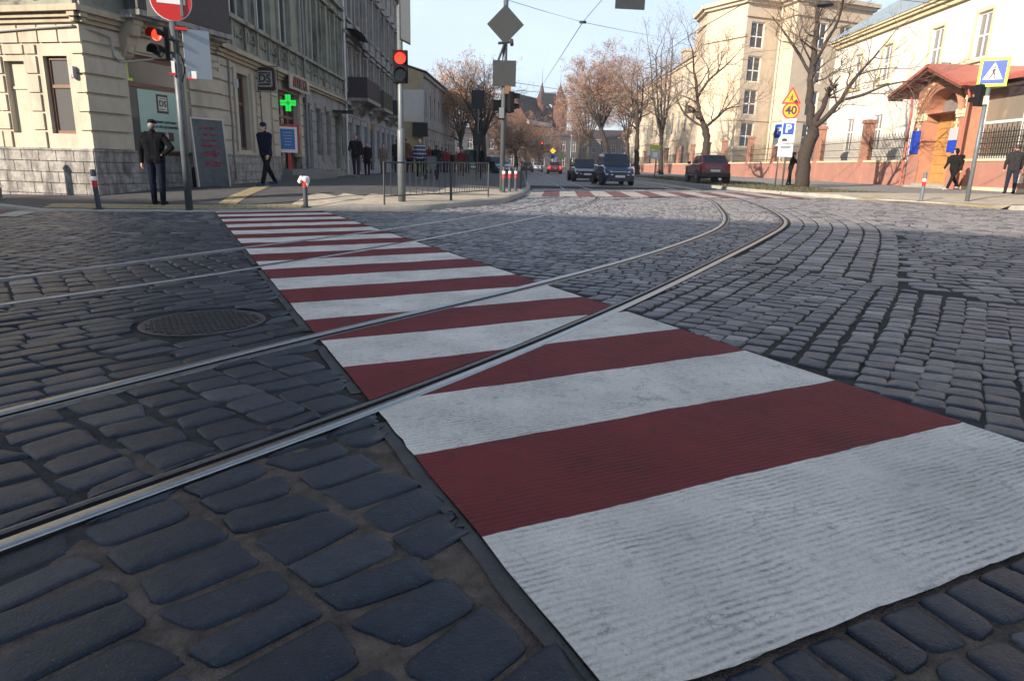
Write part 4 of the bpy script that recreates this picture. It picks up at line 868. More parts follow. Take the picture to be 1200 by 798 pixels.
for i, (a, b) in enumerate(zip(Q, Q[1:]+Q[:1])):
    m = Vector(((a[0]+b[0])/2, (a[1]+b[1])/2))-CEN; f = Facade(a, b, m)
    cols_ = {1: [], 2: [(.75, 2.75)], 4: [(3.0, 4.9), (7.0, 8.9)]}.get(i, [])
    ops = [(u0, u1, z, z+3.0) for u0, u1 in cols_ for z in (4.0, 7.9, 11.8, 15.7)]
    f.wall(wallmb, 0, f.L, 0, ztop, ops, .3, mi=1 if i in (1, 3) else 0)  # faces turned to the sun get paler plaster: light put into colour
    for z, h, d in ((7.2, .25, .12), (16.9 if i == 1 else 19.2, .35, .22), (ztop-.7, .35, .4), (ztop-.35, .45, .75)): f.box(cornmb.setdefault('string_course' if z < 8 else 'upper_course' if z < 20 else 'cornice', MB()), -d*.6, f.L+d*.6, -.02, d, z, z+h)
    win += [(f, o) for o in ops]
wallmb.build('wall', [BEIGE, BEIGE2], root); [m_.build(k_, BEIGE, root) for k_, m_ in cornmb.items()]
for f, o in win: window(f, root, *o, WHITEF, GL, n=-.15, cols=2, trans=.45, bar=.13)
mb = MB(); mb.add([Vector((*q, ztop+.1)) for q in Q]+[Vector((*CEN, ztop+2.5))], [(i, (i+1) % 8, 8) for i in range(8)]); mb.build('roof', ROOFM, root)
mb = MB(); f = Facade(Q[3], Q[4], (-1, 0)); mb.tube([Vector((32.1, 91.4, z)) for z in (.5, 8, 21)], .12, 8); mb.build('downpipe', mat('sand_pipe', (.5, .45, .36), .5), root)

# ---- white building (right)
WHITEP = mat('bright_plaster', (.68, .635, .55), .85, var=.06, vscale=1.0, stain=(.60, .53, .40), sscale=.7, samt=.5)
YEL = mat('yellow_trim', (.58, .49, .30), .8, var=.1, vscale=3)
W0, W1 = (23.26, 20), (24.36, 56.6); FW = Facade(W0, W1, (-1, 0)); u_ = lambda y: y-20
root = thing('white_building', 'bright cream two storey building with blue grey roof at the right', 'building', (W0[0], W0[1], .4))
ws = [(u_(y)-.60, u_(y)+.60) for y in (52.4, 48.2, 42.45, 38.2, 32.5, 27)]
opw = [(a, b, 7.0, 9.25) for a, b in ws]+[(a, b, 2.6, 4.9) for a, b in ws[:2]]
mb = MB(); FW.wall(mb, 0, FW.L, 0, 10.6, opw, .22); mb.add([FW.p(FW.L, 0), FW.p(FW.L, 0, -14), FW.p(FW.L, 10.6, -14), FW.p(FW.L, 13.6, -7), FW.p(FW.L, 10.6)], [(0, 1, 2, 3, 4)]); mb.add([FW.p(0, 0), FW.p(0, 0, -14), FW.p(0, 10.6, -14), FW.p(0, 13.6, -7), FW.p(0, 10.6)], [(0, 1, 2, 3, 4)]); mb.build('wall', WHITEP, root)
mb = MB(); FW.box(mb, -.2, FW.L+.1, -.02, .2, 10.2, 10.45); FW.box(mb, -.2, FW.L+.15, -.02, .38, 10.452, 10.62); FW.box(mb, -.2, FW.L+.2, -.02, .5, 10.622, 10.78)
for a, b in ws:
    for zt, zb in ((9.25, 7.0),): FW.box(mb, a-.18, a-.03, -.02, .05, zb-.05, zt+.18); FW.box(mb, b+.03, b+.18, -.02, .05, zb-.05, zt+.18); FW.box(mb, a-.03, b+.03, -.02, .05, zt+.03, zt+.18); FW.box(mb, a-.3, b+.3, -.02, .14, zb-.18, zb-.06)
mb.build('trim', YEL, root)
mb = MB(); a, b = FW.p(-.3, 10.78, .6), FW.p(FW.L+.3, 10.78, .6); c, d = FW.p(FW.L+.3, 15.2, -6.5), FW.p(-.3, 15.2, -6.5); e, g_ = FW.p(FW.L+.3, 10.78, -14), FW.p(-.3, 10.78, -14)
T_ = Vector((0, 0, .06)); mb.add([a, b, c, d, a+T_, b+T_, c+T_, d+T_], MB.BF); mb.add([d, c, e, g_], [(0, 1, 2, 3)])
for k in np.arange(0, FW.L+.3, .6): mb.add([FW.p(k+du, 10.78+dz+z_, n) for z_, n in ((0, .6), (4.42, -6.5)) for du, dz in ((0, .06), (.05, .06), (.05, .13), (0, .13))], MB.BF)
mb.build('roof', mat('blue_grey_tin', (.30, .36, .40), .4, .35, var=.15, vscale=1), root)
for a, b in ws: window(FW, root, a, b, 7.0, 9.25, WHITEF, GLW, n=-.1, cols=2, trans=.5, bar=.10)
for a, b in ws[:2]: window(FW, root, a, b, 2.6, 4.9, WHITEF, GLW, n=-.1, cols=2, trans=.6, bar=.09)
mb = MB(); mb.tube([FW.p(u_(40.6), 7.1, 0), FW.p(u_(40.6), 7.1, .5), FW.p(u_(40.6), 6.9, .55)], .03, 6); mb.lathe([(0, -.15), (.12, -.12), (.1, .08), (0, .12)], FW.p(u_(40.6), 6.85, .55), seg=8); mb.build('wall_lamp', DARKM, root)

# ---- portal with tiled canopy over the gate (right)
BRICKP = mat('orange_portal_plaster', (.38, .18, .11), .8, var=.15, vscale=3, bump=.3, bscale=30)
PINK = mat('pink_plinth', (.36, .175, .13), .8, var=.12, vscale=1.5, stain=(.33, .16, .12), sscale=.7, samt=.5)
REDR = mat('red_tin_roof', (.40, .115, .085), .45, .1, var=.12, vscale=2)
PALE = mat('pale_trim', (.72, .58, .38), .8, var=.1, vscale=3); DOORW = mat('honey_wood', (.46, .235, .075), .5, var=.18, vscale=3)
FF = Facade((20.2-.03*12, 15.9), (20.2+.03*120, 147.9), (-1, 0)); v_ = lambda y: (y-15.9)*1.00045
root = thing('gate_portal', 'orange plastered gate portal with arched wooden door under a red tin canopy', 'portal', (20.4, 34, .48))
y0, y1 = 32.3, 36.4; zb = .4; spring = 3.95; cy, rad = 34.15, 1.35
mb = MB(); n = 14; N0, N1 = .35, -1.2
ops = [(v_(cy-rad), v_(cy+rad), .6, spring)]
FF.wall(mb, v_(y0), v_(y1), zb, spring, ops, 1.5, n=N0)
# arch spandrel
top = 5.25; arc = [(cy+rad*math.cos(t), spring+rad*.80*math.sin(t)) for t in np.linspace(0, math.pi, n+1)]
for (ya, za), (yb, zb_) in zip(arc[:-1], arc[1:]):
    mb.add([FF.p(v_(ya), za, N0), FF.p(v_(ya), top, N0), FF.p(v_(yb), top, N0), FF.p(v_(yb), zb_, N0)], [(0, 1, 2, 3)]); mb.add([FF.p(v_(ya), za, N0), FF.p(v_(yb), zb_, N0), FF.p(v_(yb), zb_, N0-1.5), FF.p(v_(ya), za, N0-1.5)], [(0, 1, 2, 3)])
mb.add([FF.p(v_(y0), spring, N0), FF.p(v_(cy-rad), spring, N0), FF.p(v_(cy-rad), top, N0), FF.p(v_(y0), top, N0)], [(0, 1, 2, 3)]); mb.add([FF.p(v_(y1), spring, N0), FF.p(v_(cy+rad), spring, N0), FF.p(v_(cy+rad), top, N0), FF.p(v_(y1), top, N0)], [(0, 1, 2, 3)])
mb.add([FF.p(v_(y0), top, N0), FF.p(v_(y1), top, N0), FF.p(v_(cy+.3), 6.0, N0)], [(0, 1, 2)])
for yy in (y0, y1): mb.add([FF.p(v_(yy), zb, N0), FF.p(v_(yy), top, N0), FF.p(v_(yy), top, -3), FF.p(v_(yy), zb, -3)], [(0, 1, 2, 3)])
for k in range(3):                                                # stepped archivolts
    r_ = rad+.08+.17*k; A_ = [(cy+r_*math.cos(t), spring+r_*.80*math.sin(t)) for t in np.linspace(0, math.pi, 22)]
    mb.tube([FF.p(v_(a), b, N0+.02+.03*k) for a, b in A_], .075, 6)
mb.build('portal_wall', BRICKP, root)
mb = MB()
for t in np.linspace(.12, math.pi-.12, 17): r_ = rad+.62; c = FF.p(v_(cy+r_*math.cos(t)), spring+r_*.80*math.sin(t), N0+.03); mb.lathe([(0, -.05), (.06, -.03), (.06, .03), (0, .05)], c, seg=6)
mb.tube([FF.p(v_(cy+(rad+.62)*math.cos(t)), spring+(rad+.62)*.80*math.sin(t), N0+.01) for t in np.linspace(.0, math.pi, 17)], .03, 5)
for ya, yb in ((y0-.03, cy-rad+.02), (cy+rad-.02, y1+.03)): FF.box(mb, v_(ya), v_(yb), N0-.1, N0+.10, spring-.16, spring+.04); FF.box(mb, v_(ya), v_(yb), N0-.1, N0+.06, spring-.30, spring-.18)
for ym in (32.75, 35.95): FF.box(mb, v_(ym)-.05, v_(ym)+.05, N0, N0+.03, 3.1, 3.6); FF.box(mb, v_(ym)-.16, v_(ym)+.16, N0, N0+.03, 3.38, 3.46)
mb.build('pale_trim', PALE, root)
mb = MB(); FF.box(mb, v_(y0)-.01, v_(cy-rad), N0-.05, N0+.04, zb, 1.85); FF.box(mb, v_(cy+rad), v_(y1)+.01, N0-.05, N0+.04, zb, 1.85); mb.build('pink_base', PINK, root)
mb = MB(); FF.box(mb, v_(cy-rad), v_(cy+rad), -.45, -.35, .6, 3.9)
for k in np.arange(.75, 3.7, .42):
    for s_ in (-1, 1): FF.box(mb, v_(cy+s_*.68)-.52, v_(cy+s_*.68)+.52, -.36, -.32, k, k+.34)
dr = mb.build('door', DOORW, root); mb = MB(); FF.box(mb, v_(cy)-.12, v_(cy)-.08, -.33, -.26, 1.7, 1.95); mb.build('handle', DARKM, dr)
mb = MB(); mb.add([FF.p(v_(cy), spring, -.4)]+[FF.p(v_(a), b, -.4) for a, b in arc], [(0, i+1, i+2) for i in range(n)]); fl = mb.build('fanlight', GLW, root)
mb = MB(); FF.box(mb, v_(cy-rad), v_(cy+rad), -.45, -.28, 3.9, 4.02)
mb.build('door_lintel', DOORW, root)
mb = MB(); FF.box(mb, v_(32.6), v_(35.8), -.5, .75, .4, .56); FF.box(mb, v_(32.9), v_(35.5), -.5, .5, .56, .66); mb.build('step', KERB_M if 'KERB_M' in globals() else M_KERB, root)
# canopy roof: gable towards the street, then running along over the veranda
ri0, ri1 = FF.p(v_(cy+.4), 6.15, 1.15), FF.p(v_(cy+.4), 6.15, -3.4)
el0, el1 = FF.p(v_(38.0), 5.05, 1.15), FF.p(v_(38.0), 5.05, -3.4); er0, er1 = FF.p(v_(31.7), 5.05, 1.15), FF.p(v_(31.7), 5.05, -3.4)
mb = MB(); D_ = Vector((0, 0, -.16))
for a, b, c, d in ((ri0, el0, el1, ri1), (er0, ri0, ri1, er1)): mb.add([a+D_, b+D_, c+D_, d+D_, a, b, c, d], MB.BF)
a, b = FF.p(v_(31.7), 5.05, .5), FF.p(v_(18), 5.05, .5); c, d = FF.p(v_(18), 5.95, -3.3), FF.p(v_(33.2), 5.95, -3.3); mb.add([a+D_, b+D_, c+D_, d+D_, a, b, c, d], MB.BF)
for k in range(24): y = 31.5-k*.56; mb.add([FF.p(v_(y)+du, zz+dz, nn) for nn, zz in ((.5, 5.05), (-3.3, 5.95)) for du, dz in ((0, 0), (.04, 0), (.04, .05), (0, .05))], MB.BF)
mb.build('canopy_roof', REDR, root)
mb = MB()
for k in range(6): t = k/5; yl = 38.0+(34.55-38.0)*t; FF.box(mb, v_(yl)-.05, v_(yl)+.05, .36, 1.05, 4.78+1.1*t*.95, 4.88+1.1*t*.95)
for (p_, q_) in ((el0, ri0), (er0, ri0)): mb.tube([p_+D_*1.4-FF.n*.1, q_+D_*1.6-FF.n*.1], .07, 5)
mb.build('canopy_rafter', mat('brown_rafter', (.16, .07, .035), .7), root)
for yy in (36.75, 32.0): mb = MB(); mb.tube([FF.p(v_(yy), 4.9, .55), FF.p(v_(yy), 4.4, .42), FF.p(v_(yy), 2, .42), FF.p(v_(yy), .5, .42)], .055, 8); mb.build('downpipe', REDR, root)
BLUES = mat('blue_sign', (.015, .05, .42), .4); GREYS = mat('grey_sign', (.42, .44, .45), .45)
plate(FF, v_(35.6), v_(36.35), 2.1, 3.2, N0+.03, BLUES, root, 'blue_board', .03)
plate(FF, v_(32.45), v_(33.1), 2.65, 3.2, N0+.03, GREYS, root, 'grey_board', .03); plate(FF, v_(32.45), v_(33.1), 2.1, 2.64, N0+.03, BLUES, root, 'blue_board', .03)
window(FF, root, v_(16.3), v_(32.25), 1.83, 4.92, WHITEF, mat('veranda_glass', (.22, .19, .15), .08, spec=.8), n=-.5, cols=6, trans=.50, bar=.11, name='veranda_glazing')
mb = MB(); FF.box(mb, v_(29.2), v_(30.9), -1.4, -1.3, 2.2, 4.2); mb.build('inner_window', GL, root)

# ---- fence on the right: pink plinth, pillars, wrought iron panels
def fence(ya, yb, pillars, label, far=False):
    root = thing('iron_fence', label, 'fence', (20.2+.03*(ya-27.9), ya, .48))
    mb = MB(); FF.box(mb, v_(ya), v_(yb), -.3, 0, .2, 1.72); mb.build('plinth', PINK, root)
    mb = MB(); FF.box(mb, v_(ya), v_(yb), -.33, .04, 1.72, 1.82); (FF.box(mb, v_(ya), v_(yb), -.02, .06, .3, .62) if ya < 20 else None); mb.build('pale_band', PALE, root)
    for y in pillars:
        mb = MB(); FF.box(mb, v_(y)-.32, v_(y)+.32, -.45, .08, .3, 1.9, 0); FF.box(mb, v_(y)-.3, v_(y)+.3, -.42, .05, 1.9, 3.95, 1); FF.box(mb, v_(y)-.38, v_(y)+.38, -.5, .12, 3.95, 4.05, 1); FF.box(mb, v_(y)-.34, v_(y)+.34, -.46, .09, 4.05, 4.15, 1); mb.build('pillar', [PINK, BRICKPIL], root)
    for a, b in zip([ya]+pillars, pillars+[yb]):
        a2, b2 = v_(a)+.3, v_(b)-.3
        if b2-a2 < .6: continue
        mb = MB()
        for z in (2.0, 2.45, 2.9): FF.box(mb, a2, b2, -.17, -.14, z, z+.035)
        st = .16 if not far else .35
        for k in np.arange(a2+.05, b2, st): FF.box(mb, k, k+.022, -.165, -.143, 1.82, 3.25 if int(k/st) % 2 else 3.1)
        if not far:
            for k in np.arange(a2+.15, b2-.1, .32):
                c = [FF.p(k+.11*math.cos(t), 2.68+.11*math.sin(t), -.155) for t in np.linspace(0, 2*math.pi, 9)]; mb.tube(c, .011, 4, caps=False)
                c = [FF.p(k+.11*math.cos(t), 2.24+.09*math.sin(t), -.155) for t in np.linspace(0, 2*math.pi, 9)]; mb.tube(c, .011, 4, caps=False)
        mb.build('iron_panel', DARKM, root)
BRICKPIL = mat('brick_pillar', (.29, .145, .10), .85, var=.3, vscale=9, bump=.5, bscale=18)
fence(14, 32.1, [18, 24.5], 'wrought iron fence with pink plinth to the right of the gate portal')
fence(36.6, 56.5, [42.5, 49.5], 'wrought iron fence with pink plinth between the gate portal and the tall block')
fence(56.5, 150, [58.6, 65.6, 74.8, 82, 90, 99, 108, 118, 130], 'far stretch of pink plinth iron fence in front of the tall and long beige buildings', True)

# ---- brick castle-like building far down the street
root = thing('turreted_brick_building', 'distant brick building with dark tiled roof and two pointed turrets', 'building', (4, 175, 0))
RB = mat('far_red_brick', (.085, .034, .027), .85, var=.2, vscale=.6); RT = mat('far_dark_tiles', (.030, .020, .023), .8, var=.2, vscale=.5); FG = mat('far_grey_wall', (.05, .05, .058), .85, var=.2, vscale=.3)
mb = MB(); p0, p1 = Vector((2, 165, 0)), Vector((12.2, 186, 0)); dv2 = (p1-p0).normalized(); nv = Vector((-dv2.y, dv2.x, 0))*8; 
mb.add([p0, p1, p1+Vector((0, 0, 11.4)), p0+Vector((0, 0, 11.4))], [(0, 1, 2, 3)]); mb.add([p0, p0+nv, p0+nv+Vector((0, 0, 11.4)), p0+nv/2+Vector((0, 0, 17.2)), p0+Vector((0, 0, 11.4))], [(0, 1, 2, 3, 4)]); mb.add([p1, p1+nv, p1+nv+Vector((0, 0, 11.4)), p1+Vector((0, 0, 11.4))], [(3, 2, 1, 0)]); mb.build('brick_wall', RB, root)
mb = MB(); e = Vector((0, 0, 11.3)); t = Vector((0, 0, 17.2)); mb.add([p0+e-nv*.04, p1+e-nv*.04, p1+nv/2+t-dv2*4, p0+nv/2+t], [(0, 1, 2, 3)]); mb.add([p0+nv+e, p1+nv+e, p1+nv/2+t-dv2*4, p0+nv/2+t], [(3, 2, 1, 0)]); mb.add([p1+e-nv*.04, p1+nv+e, p1+nv/2+t-dv2*4], [(0, 1, 2)]); mb.build('roof', RT, root)
mb = MB(); f = Facade((p0.x, p0.y), (p1.x, p1.y), (0, -1)); f.box(mb, 0, f.L, 0, .5, 10.3, 11.2); mb.build('cornice', mat('far_pale_trim', (.5, .46, .42), .8), root)
for k in range(7): window(f, root, 1+k*2.7, 2.4+k*2.7, 6, 9, WHITEF, GL, n=.02, cols=2, trans=.6, bar=.15)
for (x, y, r_, zb_, zc, zt) in ((5.6, 176, 1.1, 12, 16.4, 20.6), (10.2, 178, 1.9, 8, 15.6, 20.6)):
    mb = MB(); mb.lathe([(r_, zb_), (r_, zc), (r_*1.15, zc), (r_*1.15, zc+.3)], (x, y, 0), seg=10); tw = mb.build('turret', RB, root)
    mb = MB(); mb.lathe([(r_*1.2, zc+.3), (r_*.5, zc+(zt-zc)*.5), (.05, zt)], (x, y, 0), seg=10); mb.cyl((x, y, zt-.3), (x, y, zt+3.2), .06, .02, 5); mb.build('turret_roof', mat('far_red_tiles', (.07, .03, .028), .8), tw)
g, f_ = row_house('far_grey_building', 'dark grey distant building closing the street below the turrets', (-26, 158), (14, 163), 8, 0, 7.5, 17, 2, FG, RT, (0, -1), rise=1.5, wf=GREYF)

g, f_ = row_house('far_brown_house', 'low brown distant house seen between the trunks of the brown trees', (14.5, 196), (38, 192), 10, 0, 8.5, 9, 2, mat('far_brown_wall', (.16, .11, .085), .85, var=.2, vscale=.4), RT, (0, -1), rise=2.5, wf=GREYF)
# ---- building behind the camera whose roof shades the crossing
SH = mat('rear_plaster', (.4, .36, .3), .85, var=.1, vscale=1)
edge = [(-90, -14), (-42.9, -16.2), (-34, -16.9), (-28, -18.8), (-25.2, -21.0), (-19, -25.8), (-4, -38)]
root = thing('shading_building', 'plastered building across the crossing behind the photographer', 'building', (-30, -20, 0))
mb = MB(); n = len(edge); bk = [(-4, -55), (-90, -40)]; P_ = edge+bk; m_ = len(P_)
mb.add([(x, y, -.4) for x, y in P_]+[(x, y, 16.8) for x, y in P_], [(i, (i+1) % m_, (i+1) % m_+m_, i+m_) for i in range(m_)]); mb.build('wall', SH, root)
mb = MB(); mb.add([(x, y, 16.81) for x, y in P_], [tuple(range(m_))]); mb.build('roof', ROOFM, root)
for i in range(1, n-1):
    f = Facade(edge[i], edge[i+1], (.5, 1)); k = 1.2
    while k < f.L-1.5:
        for z in (1.2, 5, 8.6, 12): window(f, root, k, k+1.1, z, z+2, WHITEF, GL, n=.07, cols=2, trans=.7)
        k += 2.6
# ================================================================== STREET FURNITURE
POLE = mat('grey_painted_pole', (.085, .10, .11), .5, .2, var=.2, vscale=6); POLEL = mat('galvanised_pole', (.13, .15, .162), .5, .2, var=.15, vscale=9)
BLACKP = mat('black_plastic', (.008, .008, .009), .65, spec=.2); SIGNB = mat('grey_sign_back', (.016, .021, .025), .7, .0, var=.12, vscale=7)
WHITES = mat('sign_white', (.78, .78, .76), .4); REDS = mat('sign_red', (.50, .018, .014), .4); BLUE = mat('sign_blue', (.006, .05, .32), .4); ORANGE = mat('sign_orange', (.72, .30, .012), .4); LIME = mat('sign_lime', (.52, .80, .03), .4); BLACKS = mat('sign_black', (.012, .012, .012), .5)
LIT_R = mat('lit_red_lens', (.6, .02, .01), .3, emit=(1, .03, .012), estr=1.3); LIT_G = mat('lit_green_led', (.02, .5, .05), .4, emit=(.02, .9, .10), estr=.32); LENS = mat('dark_lens', (.012, .02, .018), .15)
FACE = Vector((0, -1, 0))
def face_cam(p): v = Vector((-p[0], -p[1], 0)).normalized(); return v
def gp(px, py, s=pave): return Vector(ground_at(px, py, s))
def pole(root, p, h, r, m=POLE, name='pole', base=True):
    mb = MB(); mb.cyl((p[0], p[1], p[2]-.25), (p[0], p[1], p[2]+h), r, r*.92, 14)
    o = mb.build(name, m, root, smooth=True)
    if base: mb = MB(); mb.lathe([(r*1.9, -.02), (r*1.9, .02), (r*1.25, .05), (r*1.2, .25), (r, .28)], p, seg=14); mb.build('pole_base', m, root)
    return o
def disc(T, r, th, n=28): return [(r*math.cos(2*math.pi*k/n), r*math.sin(2*math.pi*k/n)) for k in range(n)]
def board(root, poly, p, nrm, m, name, th=.02, off=0.):   # flat board: polygon in (right, up), facing nrm
    T = panelT(Vector(p)+Vector(nrm)*off, nrm); mb = MB(); mb.prism(poly, T, th); return mb.build(name, m, root)
def rect(w_, h): return [(-w_/2, -h/2), (w_/2, -h/2), (w_/2, h/2), (-w_/2, h/2)]
def rrect(w_, h, r, n=4):
    out = []
    for cx, cy, a in ((w_/2-r, h/2-r, 0), (-w_/2+r, h/2-r, 90), (-w_/2+r, -h/2+r, 180), (w_/2-r, -h/2+r, 270)):
        out += [(cx+r*math.cos(R(a+90*k/n)), cy+r*math.sin(R(a+90*k/n))) for k in range(n+1)]
    return out
def traffic_head(root, p, nrm, lenses=2, lit=0, s=.30, litm=None):
    nrm = Vector(nrm); T = panelT(p, nrm); mb = MB(); H = lenses*s
    mb.box(-s*.5, s*.5, 0, .16, -H/2, H/2, T=T); b = mb.build('signal_head', BLACKP, root, bevel=.02)
    for k in range(lenses):
        z = H/2-s*(k+.5); mb = MB(); c = [(s*.36*math.cos(t), s*.36*math.sin(t)) for t in np.linspace(0, 2*math.pi, 20)[:-1]]
        mb.prism(c, T @ Matrix.Translation((0, -.012, z)), .014); o = mb.build('lens', (litm or LIT_R) if k == lit else LENS, b)
        mb = MB(); n = 12
        for i in range(n):
            a0, a1 = math.pi*(-.08+1.16*i/n), math.pi*(-.08+1.16*(i+1)/n)
            mb.add([T @ Vector((s*.42*math.cos(a)*q, y, z+s*.42*math.sin(a)*q)) for a in (a0, a1) for y, q in ((0, 1), (-.2, 1), (-.2, .94), (0, .94))], [(0, 1, 5, 4), (1, 2, 6, 5), (2, 3, 7, 6)])
        mb.build('visor', BLACKP, b)
    return b

# left signal pole with the no-entry sign
p = gp(222, 246); root = thing('signal_pole', 'tall grey signal pole carrying a no entry sign by the man in the black cap', 'traffic light', p)
pole(root, p, 3.85, .075, base=False); q = p+Vector((0, 0, 3.02)); fc = face_cam(p)
side = Vector((0, 0, 1)).cross(fc)
traffic_head(root, p+side*-.30+Vector((0, 0, 3.12-p.z)), (fc+side*-.62).normalized(), 2, 0, .30)
mb = MB(); mb.tube([p+side*-.25+Vector((0, 0, 3.3)), p+Vector((0, 0, 3.3))], .02, 6); mb.tube([p+side*-.25+Vector((0, 0, 3.05)), p+Vector((0, 0, 3.05))], .02, 6); mb.tube([p+Vector((0, 0, 3.05)), p+Vector((0, 0, 3.3))], .082, 10)
mb.tube([p+side*.08+Vector((0, 0, 3.05))+side*.06*math.sin(t)+Vector((0, 0, -t*.16)) for t in np.linspace(0, 5, 14)], .012, 5); mb.build('bracket', DARKM, root)
board(root, rect(.50, .92), p+side*.40+Vector((0, 0, 3.06)), (fc+side*.25).normalized(), mat('grey_back_panel', (.33, .37, .40), .45, .3), 'back_panel', .05)
for dx, dz, a, b, h_, m_, nm in ((-.065, 2.78, .03, .03, .11, WHITES, 'white_clamp'), (.30, 2.66, .045, .03, .07, WHITES, 'white_clamp'), (-.08, 2.65, .06, .03, .02, REDS, 'red_clamp'), (.25, 2.575, .06, .03, .02, REDS, 'red_clamp'), (.14, 3.5, .11, .03, .025, REDS, 'red_clamp')):
    mb = MB(); mb.box(-a, a, -b, b, -h_, h_, T=panelT(p+side*dx+fc*.11+Vector((0, 0, dz)), fc)); mb.build(nm, m_, root)
sp = p+Vector((0, 0, 4.0))+fc*.09; d_ = board(root, disc(None, .36, 0), sp, fc, REDS, 'no_entry_sign', .02)
board(root, disc(None, .375, 0), sp, fc, WHITES, 'sign_rim', .015, -.012); board(d_, rect(.50, .13), sp, fc, WHITES, 'white_bar', .01, .008)
board(root, rect(.75, .75), sp-fc*.16-side*.12+Vector((0, 0, .1)), (fc-side*.6).normalized(), SIGNB, 'sign_back', .02)

# middle signal pole (red lamp)
p = gp(471, 236); root = thing('signal_pole', 'grey signal pole with lit red pedestrian lamp at the railing corner', 'traffic light', p); fc = face_cam(p); side = Vector((0, 0, 1)).cross(fc)
pole(root, p, 4.15, .065, POLEL, base=False)
mb = MB(); mb.lathe([(.088, 0), (.088, 1.55), (.066, 1.62)], p, seg=14); mb.build('pole_sleeve', POLEL, root, smooth=True)
traffic_head(root, p+fc*.1+Vector((0, 0, 2.92)), fc, 2, 0, .34)
T = panelT(p+side*.13+Vector((0, 0, 3.95)), (fc*.35+side*.94).normalized()); mb = MB(); mb.prism(rect(.62, .98), T, .03); o = mb.build('sign_panel', mat('pale_sign_back', (.42, .41, .36), .5), root)
mb = MB(); mb.prism(rect(.68, 1.04), T @ Matrix.Translation((0, .012, 0)), .015); mb.build('sign_edge', DARKM, o)

# centre pole with sign backs and signals
p = gp(588, 224); root = thing('signal_pole', 'tallest dark pole with diamond and square sign backs in the middle', 'traffic light', p); fc = face_cam(p); side = Vector((0, 0, 1)).cross(fc)
pole(root, p, 7.4, .085, base=False); hz = lambda py: at(588, py, p.y).z
board(root, [(0, -.58), (.58, 0), (0, .58), (-.58, 0)], (p.x, p.y-.14, hz(30)), FACE, SIGNB, 'diamond_sign_back', .03); board(root, rect(.74, .78), (p.x, p.y-.14, hz(87)), FACE, SIGNB, 'square_sign_back', .03)
mb = MB(); z = hz(52); mb.tube([(p.x-.22, p.y-.12, z), (p.x+.24, p.y-.12, z+.06)], .045, 6); mb.tube([(p.x+.2, p.y-.12, z+.1), (p.x+.22, p.y-.3, z-.06)], .06, 8); mb.tube([(p.x-.2, p.y-.12, z-.5), (p.x-.05, p.y-.12, z-.1), (p.x-.02, p.y-.1, z)], .04, 6); mb.build('camera_bracket', SIGNB, root)
traffic_head(root, Vector((p.x+.28, p.y-.05, hz(120))), (.9, .45, 0), 2, 5, .32); traffic_head(root, Vector((p.x-.28, p.y+.05, hz(124))), (-.5, .85, 0), 1, 5, .34)
mb = MB(); mb.box(-.08, .08, -.06, .06, -.16, .16, T=Matrix.Translation((p.x-.06, p.y-.15, hz(133)))); mb.build('control_box', POLEL, root)
mb = MB(); mb.box(-.1, .1, -.1, .1, -.12, .12, T=Matrix.Translation((p.x+.12, p.y-.05, hz(106)))); mb.build('rusty_box', mat('rusty_box', (.15, .07, .03), .7), root)

# slim pole with two sign backs behind the railing
p = gp(559, 212); root = thing('sign_post', 'slim post with two small grey sign backs behind the railing', 'sign post', p); pole(root, p, at(559, 100, p.y).z-p.z, .045)
for y_, w_, h_ in ((117, .62, .82), (164, .44, .56)): board(root, rect(w_, h_), (p.x, p.y-.07, at(559, y_, p.y).z), FACE, SIGNB, 'sign_back', .02)
# left frame edge post
p = gp(-4, 234); root = thing('street_post', 'thick dark post cut by the left edge of the photo', 'post', p); pole(root, p, 1.15, .095); mb = MB(); mb.lathe([(.10, 1.15), (.11, 1.18), (.06, 1.26), (0, 1.27)], p, seg=14); mb.build('post_cap', POLE, root)

# pedestrian crossing sign, right
p = gp(1133, 236); root = thing('crossing_sign', 'blue pedestrian crossing sign with lime border on a leaning grey post', 'road sign', p); fc = face_cam(p); side = Vector((0, 0, 1)).cross(fc); hz = lambda py: at(1150, py, p.y).z
ztop_ = hz(100); pole(root, p, ztop_-p.z+.05, .06, POLEL, base=False); sp = Vector((p.x, p.y, hz(85)))+fc*.08+side*.06
b0 = board(root, rect(.72, .78), sp, fc, LIME, 'sign_board', .02); board(b0, rect(.58, .62), sp, fc, BLUE, 'blue_field', .01, .006); board(b0, [(-.24, -.2), (.24, -.2), (0, .26)], sp, fc, WHITES, 'white_triangle', .008, .012)
T = frameT(sp+fc*.022, fc)
def walker(par, T, s, m=None, name='walking_figure'):
    mb = MB(); seg = lambda a, b, w_: mb.add([T @ Vector((x*s, y*s, z)) for z in (0, .004) for x, y in quad2(a, b, w_)], MB.BF)
    def quad2(a, b, w_): d = Vector((b[0]-a[0], b[1]-a[1])); d.normalize(); n = Vector((-d.y, d.x))*w_/2; return [(a[0]-n.x, a[1]-n.y), (b[0]-n.x, b[1]-n.y), (b[0]+n.x, b[1]+n.y), (a[0]+n.x, a[1]+n.y)]
    seg((0, .1), (.02, .45), .17); seg((0, .14), (-.16, -.2), .11); seg((-.16, -.2), (-.3, -.4), .09); seg((.02, .14), (.14, -.12), .11); seg((.14, -.12), (.16, -.42), .09); seg((0, .42), (-.2, .16), .07); seg((.03, .42), (.24, .24), .07)
    c = [(.03+.09*math.cos(t), .60+.09*math.sin(t)) for t in np.linspace(0, 2*math.pi, 13)[:-1]]; mb.add([T @ Vector((x*s, y*s, 0.004)) for x, y in c], [tuple(range(12))]); return mb.build(name, m or BLACKS, par)
walker(b0, T @ Matrix.Translation((0, -.05, 0)), .30)
